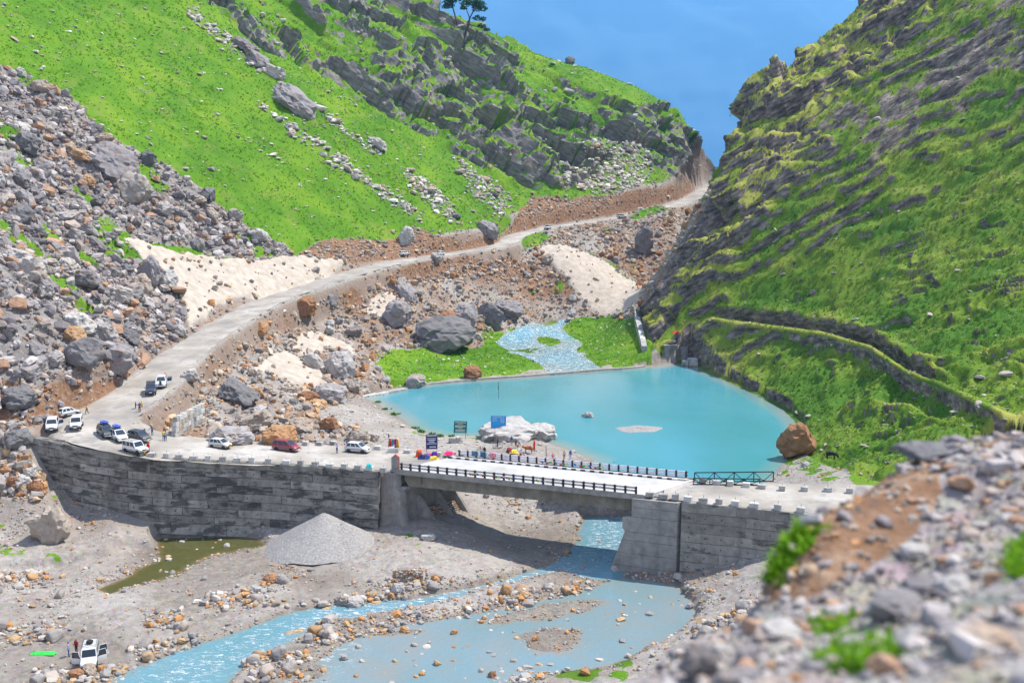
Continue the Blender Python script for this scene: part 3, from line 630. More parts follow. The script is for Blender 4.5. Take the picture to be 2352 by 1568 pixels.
tag(sheet('stream', st_poly, 8, .8, M_RIVER, 1.0, 1.4, lambda X, Y: np.full(X.shape, 1.25), stream_z), 'white-flecked stream running down into the head of the lake')

# ------------------------------------------------------------------ far range and the air in between
def far_range():
    a = np.linspace(-.75, .8, 300); rows = np.linspace(0, 1, 60); co = []
    Yb = 16000.0
    crest = 4300 + 60 * np.sin(a * 5 + 1.0) + 150 * fbm(np.stack([a * 6, a * 0, a * 0], 1), 4, 701)
    for r in rows:
        y = Yb + 4800 * r - 1200 * fbm(np.stack([a * 9, a * 0 + r * 4, a * 0], 1), 3, 711)
        z = -1600 + (crest + 1600) * r ** .9 + 260 * r * fbm(np.stack([a * 14, a * 0 + r * 7, a * 0], 1), 4, 721)
        co.append(np.stack([a * (Yb + 2400), y, z], 1))
    co = np.array(co); id_ = np.arange(co.shape[0] * co.shape[1]).reshape(co.shape[:2])
    F = np.stack([id_[:-1, :-1].ravel(), id_[:-1, 1:].ravel(), id_[1:, 1:].ravel(), id_[1:, :-1].ravel()], 1)
    b = NB('haze_tinted_slopes', .95, .1); n = b.noise(.002, 6, .65); b.base(b.ramp(n, [(.35, (.035, .06, .09)), (.6, (.06, .09, .13)), (.75, (.10, .13, .17))]))  # blue of the hazy air is mixed into the slope colour itself
    o = add('mountain', mesh_np('mountain', co.reshape(-1, 3), F, b.m, True), kind='structure', label='distant forested mountain range lost in blue haze behind the gorge')
far_range()
# ------------------------------------------------------------------ mesh builder
class MB:
    def __init__(s): s.v = []; s.f = []; s.mi = []; s.sm = []; s.cur = 0; s.smooth = False
    def add(s, vs, fs):
        k = len(s.v); s.v += [tuple(v) for v in vs]; s.f += [tuple(i + k for i in f) for f in fs]; s.mi += [s.cur] * len(fs); s.sm += [s.smooth] * len(fs); return s
    def box(s, c, d, rot=None, taper=1.0, bev=0.0):
        x, y, z = d[0] / 2, d[1] / 2, d[2] / 2
        if bev:
            b = bev; vs = []
            for zz, k in ((-z, b), (-z + b, 0), (z - b, 0), (z, b)):
                t = 1 if zz < 0 else taper
                X, Y = (x - k) * t, (y - k) * t
                for px, py in ((X - (b if not k else b), Y), (X, Y - b), (X, -Y + b), (X - b, -Y), (-X + b, -Y), (-X, -Y + b), (-X, Y - b), (-X + b, Y)): vs.append((px, py, zz))
            fs = [tuple(range(8)), tuple(range(31, 23, -1))]
            for r in range(3):
                for k in range(8): a, b_ = r * 8 + k, r * 8 + (k + 1) % 8; fs.append((b_, a, a + 8, b_ + 8))
        else:
            vs = [(-x, -y, -z), (x, -y, -z), (x, y, -z), (-x, y, -z)] + [(-x * taper, -y * taper, z), (x * taper, -y * taper, z), (x * taper, y * taper, z), (-x * taper, y * taper, z)]
            fs = [(3, 2, 1, 0), (4, 5, 6, 7), (0, 1, 5, 4), (1, 2, 6, 5), (2, 3, 7, 6), (3, 0, 4, 7)]
        c = Vector(c); M = Matrix.Identity(3) if rot is None else (rot if isinstance(rot, Matrix) else Matrix.Rotation(rot, 3, 'Z'))
        return s.add([M @ Vector(v) + c for v in vs], fs)
    def prism(s, pts, vec):
        """polygon (list of 3D points) pushed along vec"""
        n = len(pts); vec = Vector(vec); a = [Vector(p) for p in pts]
        return s.add(a + [p + vec for p in a], [tuple(range(n))[::-1], tuple(range(n, 2 * n))] + [(i, (i + 1) % n, n + (i + 1) % n, n + i) for i in range(n)])
    def tube(s, pts, r, n=8, caps=True):
        pts = [Vector(p) for p in pts]; rs = r if isinstance(r, (list, tuple)) else [r] * len(pts); rings = []
        for i, p in enumerate(pts):
            d = (pts[min(i + 1, len(pts) - 1)] - pts[max(i - 1, 0)]).normalized()
            a = d.cross(Vector((0, 0, 1)) if abs(d.z) < .9 else Vector((1, 0, 0))).normalized(); b = d.cross(a)
            rings.append([p + (a * math.cos(2 * math.pi * k / n) + b * math.sin(2 * math.pi * k / n)) * rs[i] for k in range(n)])
        vs = [v for r_ in rings for v in r_]; fs = []
        for i in range(len(pts) - 1):
            for k in range(n): fs.append((i * n + k, i * n + (k + 1) % n, (i + 1) * n + (k + 1) % n, (i + 1) * n + k))
        if caps: fs += [tuple(range(n))[::-1], tuple(range((len(pts) - 1) * n, len(pts) * n))]
        return s.add(vs, fs)
    def loft(s, rings, cap=True, close=True):
        n = len(rings[0]); vs = [v for r_ in rings for v in r_]; fs = []
        for i in range(len(rings) - 1):
            for k in range(n if close else n - 1): fs.append((i * n + k, i * n + (k + 1) % n, (i + 1) * n + (k + 1) % n, (i + 1) * n + k))
        if cap: fs += [tuple(range(n))[::-1], tuple(range((len(rings) - 1) * n, len(rings) * n))]
        return s.add(vs, fs)
    def mesh(s, name, mats):
        me = bpy.data.meshes.new(name); me.from_pydata(s.v, [], s.f)
        for m in (mats if isinstance(mats, (list, tuple)) else [mats]): me.materials.append(m)
        me.polygons.foreach_set('material_index', s.mi); me.polygons.foreach_set('use_smooth', s.sm); me.update(); return me
    def build(s, name, mats, parent=None, loc=None, rz=0, **props):
        o = add(name, s.mesh(name, mats), parent, loc, **props)
        if rz: o.rotation_euler = (0, 0, rz)
        return o
def copy_tree(o, parent=None):
    c = o.copy(); COL.objects.link(c); c.parent = parent
    for ch in o.children: copy_tree(ch, c)
    return c

# ------------------------------------------------------------------ concrete materials
def concrete(name, lo, mid, hi, stain=.0, stain_col=(.03, .029, .028), streak=True, scale=1.0):
    b = NB(name, .88, .2); p = b.pos()
    n = b.noise(.9 * scale, 5, .62); n2 = b.noise(7, 4, .6); st = b.noise(.7, 4, .55, b.mapping(p, (1, 1, .08)))
    c = b.ramp(n, [(.3, lo), (.5, mid), (.7, hi)])
    c = b.mix(b.rng(n2, .4, .7, 0, .3), c, lo)
    if streak: c = b.mix(b.rng(st, .5, .68, 0, .45), c, tuple(x * .6 for x in lo))
    if stain:
        va = b.n.new('ShaderNodeVectorMath'); va.operation = 'ADD'; b.l.new(b.mapping(p, (.55, .55, 1.5)), va.inputs[0]); cb = b.n.new('ShaderNodeCombineXYZ'); b.l.new(b.math('MULTIPLY', b.rand(), 60.0), cb.inputs[0]); b.l.new(cb.outputs[0], va.inputs[1]); blot = b.noise(.5, 6, .66, va.outputs[0]); c = b.mix(b.rng(blot, .60 - stain * .13, .68 - stain * .13, 0, .8), c, stain_col)
    if stain: c = b.mix(b.rng(b.rand(), 0, 1, 0, .7), c, b.mix(1, c, (.42, .41, .40), 'MULTIPLY'))
    b.base(c); b.bump(b.math('ADD', b.math('MULTIPLY', n2, .4), n), .35, .06); return b.m
M_DECK = concrete('bleached_deck_concrete', (.34, .325, .305), (.44, .425, .405), (.52, .505, .48), streak=False, scale=.3)
M_CONC = concrete('cast_concrete', (.20, .193, .18), (.28, .268, .25), (.36, .345, .32))
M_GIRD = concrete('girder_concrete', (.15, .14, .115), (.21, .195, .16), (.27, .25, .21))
M_WALL = concrete('stained_wall_concrete', (.20, .19, .17), (.30, .285, .255), (.40, .38, .345), stain=.75, stain_col=(.06, .057, .054))
M_WALLR = concrete('wing_wall_concrete', (.22, .21, .19), (.32, .305, .275), (.41, .39, .355), stain=.35, stain_col=(.075, .07, .065))
M_BLOCK = concrete('whitewashed_block', (.40, .39, .37), (.55, .54, .51), (.66, .65, .62), stain=.25, stain_col=(.10, .10, .10))
M_BLACK = flat_mat('black_paint', (.022, .022, .025), .6); M_WHITEP = flat_mat('chalky_white_paint', (.60, .58, .60), .7, vary=.15)
M_STEEL = flat_mat('dark_steel', (.035, .042, .048), .5, .5); M_RUST = flat_mat('rusty_iron', (.12, .05, .03), .8)
M_RAILW = flat_mat('lilac_white_rail', (.60, .56, .62), .55, vary=.12); M_RAIL_SHADE = flat_mat('shaded_rail', (.40, .37, .36), .6, vary=.2)  # near rails get a greyer base colour that carries their shade
M_STONE_TAN = flat_mat('tan_stone', (.36, .29, .22), .9, vary=.4, scale=1.2, bump=.05)

# ------------------------------------------------------------------ bridge
UPZ = Vector((0, 0, 1))
def bp(s, t, z): return N0 + E1 * s + E2 * t + UPZ * (z - DECK_Z)
bridge = empty('bridge', bp(BL / 2, BW / 2, 0), 0, 'long flat concrete road bridge with striped kerb and post railings', 'bridge'); BO = bridge.location.copy()
def bpl(s, t, z): return bp(s, t, z) - BO
m = MB(); m.prism([bpl(-1.2, -.35, 10.12), bpl(BL + 1.2, -.35, 10.12), bpl(BL + 1.2, BW + .35, 10.12), bpl(-1.2, BW + .35, 10.12)], (0, 0, .36)); m.build('deck', M_DECK, bridge)
for t in (-.42, BW + .30):
    m = MB(); m.prism([bpl(-1.2, t, 9.95), bpl(BL + 1.2, t, 9.95), bpl(BL + 1.2, t + .12, 9.95), bpl(-1.2, t + .12, 9.95)], (0, 0, .75)); m.build('edge_beam', M_CONC, bridge)
for t in (.75, BW / 2 - .4, BW - 1.5):
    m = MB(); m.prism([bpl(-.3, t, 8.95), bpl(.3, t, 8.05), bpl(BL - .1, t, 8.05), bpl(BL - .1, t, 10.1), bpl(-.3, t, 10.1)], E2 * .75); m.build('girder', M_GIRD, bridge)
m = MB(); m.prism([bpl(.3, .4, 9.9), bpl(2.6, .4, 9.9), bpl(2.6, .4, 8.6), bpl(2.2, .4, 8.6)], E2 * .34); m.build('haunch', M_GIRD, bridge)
# railings
def rail_post(d):
    m = MB(); m.box((0, 0, .55), (.24, .26, 1.1)); m.box((.0, d * .15, .95), (.34, .16, .20)); m.box((0, d * .15, .48), (.34, .16, .18)); m.box((0, d * .1, .08), (.4, .2, .14)); return m.mesh('rail_post', M_BLACK)
ang = math.atan2(E1.y, E1.x)
for t, n, d in ((-.1, 25, 1), (BW + .05, 26, -1)):
    pm = rail_post(-d)
    for k in range(n):
        o = add('rail_post', pm, bridge, bpl(BL * k / (n - 1), t, DECK_Z + .05)); o.rotation_euler = (0, 0, ang)
    for k in range(n - 1):
        for zz in (.50, .93):
            m = MB(); a, b = BL * k / (n - 1) + .14, BL * (k + 1) / (n - 1) - .14
            m.prism([bpl(a, t - .07, DECK_Z + zz - .06), bpl(a, t + .07, DECK_Z + zz - .06), bpl(a, t + .07, DECK_Z + zz + .20), bpl(a, t - .07, DECK_Z + zz + .20)], E1 * (b - a))
            m.build('rail_bar', M_RAIL_SHADE if t < 1 else M_RAILW, bridge)
# striped kerb and footpath on the lake side
m = MB(); m.prism([bpl(-1, BW - .95, DECK_Z - .02), bpl(BL + .6, BW - .95, DECK_Z - .02), bpl(BL + .6, BW - .12, DECK_Z - .02), bpl(-1, BW - .12, DECK_Z - .02)], (0, 0, .22)); m.build('footpath', M_DECK, bridge)
kb = [MB().prism([(0, 0, 0), (.69, 0, 0), (.69, 0, .27), (0, 0, .27)], Vector((E2.x, E2.y, 0)) * .16) for _ in range(1)]
ek = Vector((E1.x, E1.y, 0))
for j, mt in enumerate((M_BLACK, M_WHITEP)):
    m = MB(); m.prism([Vector((0, 0, 0)), ek * .70, ek * .70 + UPZ * .26, UPZ * .26], E2 * .17); me = m.mesh('kerb_block', mt)
    for k in range(j, 50, 2): add('kerb_block', me, bridge, bpl(-1 + k * .71, BW - 1.13, DECK_Z - .03))
# abutments
def abutment(o, sgn, poly, t0, t1, mat, nm='end_wall'):
    """poly in (s, z); sgn turns s towards the river"""
    m = MB(); base = N0 if sgn > 0 else N1
    pts = [base + E1 * (s * sgn) + E2 * t0 + UPZ * (z - DECK_Z) - o.location for s, z in poly]
    if sgn < 0: pts = pts[::-1]
    m.prism(pts, E2 * (t1 - t0)); return m.build(nm, mat, o)
al = empty('bridge_abutment', bp(-1.5, 4, 0), 0, 'grey concrete abutment with sloping buttresses at the parking end of the bridge', 'abutment')
abutment(al, 1, [(-3.5, -1), (2.2, -1), (1.1, 1.4), (.25, 4.6), (.25, 7.2), (-.5, 7.9), (-.5, 10.0), (-3.5, 10.35)], -.75, .35, M_CONC)
for k, (z0, z1) in enumerate(((-1, 2.4), (2.43, 4.9), (4.93, 7.5))):
    m = MB(); m.prism([bp(-2.5, .35, z0) - al.location, bp(-.75 + (.55 if k == 0 else 0), .35, z0) - al.location, bp(-.75, .35, z1) - al.location, bp(-2.5, .35, z1) - al.location], E2 * (BW + .2)); m.build('breast_wall', M_CONC, al)
m = MB(); m.prism([bp(-2.5, .3, 7.53) - al.location, bp(.35, .3, 7.53) - al.location, bp(.35, .3, 7.95) - al.location, bp(-2.5, .3, 7.95) - al.location], E2 * (BW + .3)); m.build('bearing_shelf', M_CONC, al)
m = MB(); m.prism([bp(-2.5, .3, 7.97) - al.location, bp(-1.3, .3, 7.97) - al.location, bp(-1.3, .3, 10.1) - al.location, bp(-2.5, .3, 10.1) - al.location], E2 * (BW + .3)); m.build('back_wall', M_CONC, al)
for t in (3.6, 7.1, 10.2):
    abutment(al, 1, [(-.72, .2), (2.9, .2), (3.15, .8), (-.4, 6.1), (-.72, 6.1)], t, t + .38, M_CONC, 'buttress')
ar = empty('bridge_abutment', bp(BL + 2, 4, 0), 0, 'tall pale concrete abutment standing in the water at the far end of the bridge', 'abutment')
prof = [(-6.1, -1.2), (3.3, -1.2), (.95, 5.6), (1.3, 6.1), (1.3, 7.5), (.05, 7.7), (.05, 10.2), (-5.2, 10.2)]
import bisect
zs = [-1.2, .8, 2.6, 4.4, 5.6, 7.7, 9.0, 10.2]
def prof_s(z):
    L = [(-1.2, 3.3), (5.6, .95), (6.1, 1.3), (7.5, 1.3), (7.7, .05), (10.2, .05)]
    for (z0, s0), (z1, s1) in zip(L[:-1], L[1:]):
        if z0 <= z <= z1: return s0 + (s1 - s0) * (z - z0) / (z1 - z0)
    return L[-1][1]
for z0, z1 in zip(zs[:-1], zs[1:]):
    brk = [z0 + .02] + [z for z in (6.1, 7.5) if z0 < z < z1] + [z1 - .02]
    j = .02 * random.random()
    abutment(ar, -1, [(-6.1, z0 + .02)] + [(prof_s(z) + j, z) for z in brk] + [(-6.1, z1 - .02)], -.9 - j, BW + 1, M_CONC, 'concrete_lift')

# ------------------------------------------------------------------ retaining walls
def wall(name, line, base_zs, label, rows, col_len, mat, batter, skip=None):
    o = empty(name, (line[0] + line[-1]) / 2 - Vector((0, 0, 10)), 0, label, 'retaining wall'); L0 = o.location
    pts = [Vector(p) for p in line]; t = [0]
    for a, b in zip(pts[:-1], pts[1:]): t.append(t[-1] + (b - a).to_2d().length)
    def pt(s):
        s = max(0, min(t[-1], s)); i = min(len(t) - 2, bisect.bisect_right(t, s) - 1); f = (s - t[i]) / (t[i + 1] - t[i]); return pts[i].lerp(pts[i + 1], f)
    rnd = random.Random(5)
    nc = max(2, round(t[-1] / col_len)); cuts = [t[-1] * k / nc for k in range(nc + 1)]
    def nrm(s):
        d = (pt(s + .5) - pt(s - .5)); n = Vector((d.y, -d.x, 0)).normalized(); return n if n.y < 0 else -n
    # a solid core behind the lifts
    m = MB(); ss = [t[-1] * k / (nc * 2) for k in range(nc * 2 + 1)]
    m.loft([[pt(s) + nrm(s) * (-1.1) - L0 + UPZ * (-.02), pt(s) + nrm(s) * (.02) - L0 + UPZ * (-.02), pt(s) + nrm(s) * (.02 + batter * 16) - L0 + UPZ * (-16), pt(s) - nrm(s) * 1.1 - L0 + UPZ * (-16)] for s in ss]); m.build('wall_core', mat, o)
    for r, (d0, d1) in enumerate(zip(rows[:-1], rows[1:])):
        off = (rnd.random() - .5) * col_len * .6; cc = [0] + [c + off for c in cuts[1:-1]] + [t[-1]]
        for a, b in zip(cc[:-1], cc[1:]):
            if skip and skip(pt((a + b) / 2), (d0 + d1) / 2): continue
            j = .10 + .09 * rnd.random(); m = MB(); a2, b2 = a + .03, b - .03; n_ = 3
            ring = []
            for k in range(n_ + 1):
                s = a2 + (b2 - a2) * k / n_; q = pt(s) - L0; nn = nrm(s)
                ring.append([q + nn * (batter * d0 + .0) + UPZ * (-d0 - .035), q + nn * (batter * d0 + j) + UPZ * (-d0 - .035), q + nn * (batter * d1 + j) + UPZ * (-d1 + .035), q + nn * (batter * d1) + UPZ * (-d1 + .035)])
            m.loft(ring); pan = m.build('wall_panel', mat, o)
            if r:   # weep holes
                h = MB(); s = a2 + 1.0
                while s < b2 - .5:
                    q = pt(s) - L0; nn = nrm(s); dm = (d0 + d1) / 2
                    h.box(q + nn * (batter * dm + j + .004) - UPZ * dm, (.16, .05, .16), math.atan2(nn.y, nn.x) + math.pi / 2); s += 2.1
                if h.v: h.build('weep_hole', M_BLACK, pan, kind='stuff')
    return o, pt, t[-1], nrm
RW_L, ptL, lenL, nrmL = wall('retaining_wall', WALL_L, None, 'long dark stained concrete retaining wall below the parked cars', [0, 1.1, 2.3, 3.5, 4.7, 5.9, 7.1, 8.3, 9.5, 11.2], 8.2, M_WALL, .06)
RW_R, ptR, lenR, nrmR = wall('retaining_wall', WALL_R, None, 'weathered grey concrete wing wall beside the far abutment', [0, 1.3, 2.6, 3.9, 5.2, 6.5, 7.8, 9.1, 11.6], 7.0, M_WALLR, .07, skip=None)
# capping blocks with bent iron stubs
def block_mesh(w, d, h):
    m = MB(); m.box((0, 0, h / 2), (w, d, h), bev=.03); return m.mesh('parapet_block', M_BLOCK)
BM = [block_mesh(.95, .75, .68), block_mesh(1.1, .8, .6), block_mesh(.85, .7, .75)]
mm = MB(); mm.tube([(0, 0, 0), (.02, 0, .2), (0, .03, .42)], .022, 5); STUB = mm.mesh('iron_stub', M_RUST)
def parapet(parent, p, rz, k, stub=True, sc=1):
    h = (.68, .6, .75)[k % 3] * sc
    o = add('parapet_block', BM[k % 3], parent, p - parent.location); o.rotation_euler = (0, 0, rz + random.uniform(-.08, .08)); o.scale = (sc,) * 3
    if stub: add('iron_stub', STUB, o, (0, 0, h / sc - .02))
    return o
for k, u in enumerate((318,346,380,409,444,476,510,543,577,615,654,688,722,755,789,820,847,878)):
    # the point of the wall line nearest this column
    best = min((abs(proj(*ptL(s))[0] - u), s) for s in np.linspace(0, lenL, 400))[1] if u < 868 else 0
    p = ptL(best) if u < 868 else at_z(878, 1086, 10.5)
    n = nrmL(best); parapet(RW_L, p - n * .45 + UPZ * (-.02), math.atan2(n.y, n.x) + math.pi / 2, k)
for k, u in enumerate((1491,1522,1550,1579,1614,1650,1687,1731,1785,1838,1891,1950)):
    if u < 1566: p = at_z(u, 1143 + (u - 1491) * .1, 10.35); n = Vector((-.3, -1, 0)).normalized()
    else:
        best = min((abs(proj(*ptR(s))[0] - u), s) for s in np.linspace(0, lenR, 400))[1]; p = ptR(best); n = nrmR(best)
    parapet(RW_R, p - n * .5 - UPZ * .02, math.atan2(n.y, n.x) + math.pi / 2, k, sc=1.05)
def ground_or_road(p):
    d1, v1 = polyline_near(ROAD_S, np.array([p.x]), np.array([p.y])); d2, v2 = polyline_near(ROADR_S, np.array([p.x]), np.array([p.y]))
    z = float(gz(p.x, p.y))
    if d1[0] < v1[0, 1] - .4 and p.x < M0.x + 2: z = max(z, v1[0, 0] + .0)
    if d2[0] < v2[0, 1] - .4 and p.x > M1.x - 2: z = max(z, v2[0, 0] + .0)
    return z
def stand(u, v, zguess=None):
    """where a thing seen at this photo-grid position stands"""
    h0 = hit(u, v); z = zguess if zguess is not None else h0.z
    if h0.z > 24 and zguess is None: return Vector((h0.x, h0.y, ground_or_road(h0)))
    for _ in range(6):
        if zguess is None and _ == 0: p = hit(u, v)
        else: p = at_z(u, v, z)
        z = ground_or_road(p)
    p = at_z(u, v, z) if z < 40 else p
    return Vector((p.x, p.y, z))
def lone_block(u, v, k, label, stub=True, sc=1):
    o = empty('concrete_block', stand(u, v), 0, label, 'concrete block', 'concrete blocks edging the road'); o.rotation_euler = (0, 0, -.3)
    add('block_body', BM[k % 3], o, (0, 0, -.04)); o.scale = (sc,) * 3
    if stub: add('iron_stub', STUB, o, (0, 0, .58))
    return o
for k, (u, v) in enumerate(((1614,1108),(1645,1112),(1677,1115),(1714,1118),(1749,1121),(1796,1126),(1847,1127),(1901,1128),(1951,1132))):
    lone_block(u, v, k, 'whitewashed concrete block in the row along the lake side beyond the bridge')
for k, (u, v) in enumerate(((702,1022),(734,1022),(764,1022))): lone_block(u, v, k, 'weathered concrete block between the red car and the boulders')
lone_block(868, 1031, 1, 'concrete block with blue cloth just past the white hatchback'); lone_block(936, 1040, 1, 'bare concrete block beside the scarf rack')
lone_block(1008, 1047, 2, 'concrete block beside the dark blue notice board')
print('bridge+walls', round(time.time() - T0, 1))
# ------------------------------------------------------------------ rocks
def ico_dirs(n):
    bm = bmesh.new(); bmesh.ops.create_icosphere(bm, subdivisions=n, radius=1); bm.verts.ensure_lookup_table()
    v = np.array([x.co[:] for x in bm.verts]); f = np.array([[q.index for q in p.verts] for p in bm.faces]); bm.free(); return v, f
def cube_dirs(k=2):
    bm = bmesh.new(); bmesh.ops.create_cube(bm, size=2); bmesh.ops.subdivide_edges(bm, edges=bm.edges[:], cuts=k - 1, use_grid_fill=True); bm.verts.ensure_lookup_table()
    v = np.array([x.co[:] for x in bm.verts]); v /= np.linalg.norm(v, axis=1)[:, None]; f = np.array([[q.index for q in p.verts] for p in bm.faces]); bm.free(); return v, f
def rock_shape(dirs, rng, planes=9, soft=0.0, rough=.05):
    n = rng.normal(size=(planes, 3)); n /= np.linalg.norm(n, axis=1)[:, None]; d = rng.uniform(.62, 1.0, planes)
    n = np.vstack([n, np.eye(3), -np.eye(3)]); d = np.r_[d, rng.uniform(.75, 1.05, 6)]
    c = dirs @ n.T; r = np.where(c > .05, d / np.maximum(c, .05), 9)
    if soft: r = -np.log(np.exp(-r * soft).sum(1)) / soft; r = np.clip(r + .12, .4, 1.2)
    else: r = r.min(1)
    if len(dirs) > 300:
        m_ = rng.normal(size=(16, 3)); m_ /= np.linalg.norm(m_, axis=1)[:, None]; c = dirs @ m_.T; dd = rng.uniform(.86, 1.08, 16)
        if not soft: r = np.minimum(r, np.where(c > .05, dd / np.maximum(c, .05), 9).min(1))
        o_ = rng.uniform(0, 50, 3); pp = dirs * r[:, None]; fa, ea = facets(pp * 2.2 + o_, 901, 1.3); fb, eb = facets(pp * 5 + o_, 921, 1.3)
        k_ = .35 if soft else 1.0
        r = r * (1 + k_ * (.16 * fa + .06 * fb - .05 * (1 - sstep(0, .06, ea)) - .02 * (1 - sstep(0, .08, eb))) + .03 * fbm(pp * 3 + o_, 3, 941))
        return dirs * np.clip(r, .3, 1.3)[:, None]
    r = np.clip(r, .3, 1.35) * (1 + rough * rng.normal(size=len(r))); return dirs * r[:, None]
rr_ = np.random.default_rng(99)
V_BIG, F_BIG = ico_dirs(4); V_MID, F_MID = cube_dirs(2); V_SML, F_SML = ico_dirs(1)
SH_BIG = [rock_shape(V_BIG, rr_, 8, 0, .022) for _ in range(12)]; SH_BIGR = [rock_shape(V_BIG, rr_, 8, 7, .012) for _ in range(8)]
SH_MID = np.array([rock_shape(V_MID, rr_, 8, 0, .07) for _ in range(24)]); SH_MIDR = np.array([rock_shape(V_MID, rr_, 8, 6, .04) for _ in range(16)])
SH_SML = np.array([rock_shape(V_SML, rr_, 5, 0, .12) for _ in range(24)])
def rock_mat(name, stops, attr=False, rust=.0, lich=.25):
    b = NB(name, .9, .18)
    n1 = b.noise(.8, 5, .62); n2 = b.noise(5, 4, .65)
    if attr:
        a = b.n.new('ShaderNodeAttribute'); a.attribute_name = 'tint'; c = a.outputs['Color']
        c = b.mix(b.rng(n1, .3, .7, 0, .5), c, b.mix(1, c, (.62, .60, .60), 'MULTIPLY'))
    else:
        c = b.ramp(b.rand(), stops); c = b.mix(b.rng(n1, .34, .68, 0, .55), c, b.mix(1, c, (.5, .48, .48), 'MULTIPLY'))
        if rust: rn = b.noise(.45, 4, .6); c = b.mix(b.rng(rn, .52, .66, 0, rust), c, (.30, .145, .06))
    c = b.mix(b.rng(n2, .55, .75, 0, lich), c, (.40, .385, .36)); c = b.mix(b.rng(n2, .42, .28, 0, .5), c, (.05, .048, .05))
    b.base(c); b.bump(b.math('ADD', n1, b.math('MULTIPLY', n2, .5)), .6, .18); return b.m
M_ROCKS = rock_mat('loose_stone', None, True)
GREY = [(0, (.21, .195, .195)), (.35, (.30, .28, .28)), (.65, (.38, .355, .34)), (.88, (.46, .43, .40)), (1, (.42, .31, .22))]
TAN = [(0, (.29, .25, .21)), (.3, (.42, .355, .29)), (.55, (.35, .32, .29)), (.8, (.48, .34, .20)), (1, (.42, .22, .10))]
RIV = [(0, (.30, .28, .26)), (.35, (.42, .37, .32)), (.6, (.26, .25, .25)), (.8, (.42, .24, .10)), (1, (.42, .30, .20))]
M_FAM = {'grey': rock_mat('grey_granite', GREY, rust=.35), 'tan': rock_mat('tan_granite', TAN, rust=.5), 'river': rock_mat('river_stone', RIV, rust=.3), 'white': rock_mat('pale_granite', [(0, (.40, .38, .36)), (1, (.48, .46, .43))], rust=.15), 'rust': rock_mat('rusty_granite', [(0, (.26, .13, .07)), (1, (.34, .18, .09))], rust=.5),
         'dark': rock_mat('dark_granite', [(0, (.15, .145, .148)), (1, (.21, .20, .20))], rust=.1)}
BIG = {}
for fam in M_FAM:
    BIG[fam] = []
    for k, s in enumerate(SH_BIGR if fam == 'river' else SH_BIG):
        BIG[fam].append(mesh_np('boulder_' + fam, s, F_BIG, M_FAM[fam], fam == 'river'))
def rand_rot(rng, n, tilt=.5):
    yaw = rng.uniform(0, 2 * math.pi, n); ax = rng.uniform(0, 2 * math.pi, n); ti = rng.normal(0, tilt, n)
    c, s = np.cos(yaw), np.sin(yaw); Rz = np.zeros((n, 3, 3)); Rz[:, 0, 0] = c; Rz[:, 0, 1] = -s; Rz[:, 1, 0] = s; Rz[:, 1, 1] = c; Rz[:, 2, 2] = 1
    k = np.stack([np.cos(ax), np.sin(ax), ax * 0], 1); K = np.zeros((n, 3, 3)); K[:, 0, 1] = -k[:, 2]; K[:, 0, 2] = k[:, 1]; K[:, 1, 0] = k[:, 2]; K[:, 1, 2] = -k[:, 0]; K[:, 2, 0] = -k[:, 1]; K[:, 2, 1] = k[:, 0]
    st, ct = np.sin(ti)[:, None, None], (1 - np.cos(ti))[:, None, None]
    return (np.eye(3)[None] + st * K + ct * (K @ K)) @ Rz
PAL = {'grey': np.array([(0.218, 0.195, 0.198), (0.294, 0.262, 0.264), (0.384, 0.348, 0.336), (0.486, 0.439, 0.408), (0.371, 0.305, 0.264), (0.397, 0.244, 0.156)]), 'tan': np.array([(0.307, 0.268, 0.230), (0.422, 0.354, 0.287), (0.512, 0.415, 0.322), (0.538, 0.366, 0.218), (0.461, 0.244, 0.115), (0.346, 0.317, 0.293), (0.256, 0.232, 0.218)]), 'river': np.array([(0.426, 0.385, 0.339), (0.504, 0.451, 0.392), (0.336, 0.308, 0.286), (0.448, 0.297, 0.159), (0.470, 0.242, 0.095), (0.269, 0.253, 0.249)]), 'pale': np.array([(0.540, 0.504, 0.448), (0.630, 0.584, 0.518), (0.450, 0.416, 0.378), (0.690, 0.628, 0.560), (0.495, 0.394, 0.294)]), 'flat': np.array([(0.270, 0.240, 0.206), (0.365, 0.325, 0.275), (0.446, 0.390, 0.338), (0.216, 0.195, 0.175)])}
AREA = (GY ** 2); VIS = (U > -120) & (U < 2480) & (V > -90) & (V < 1640)
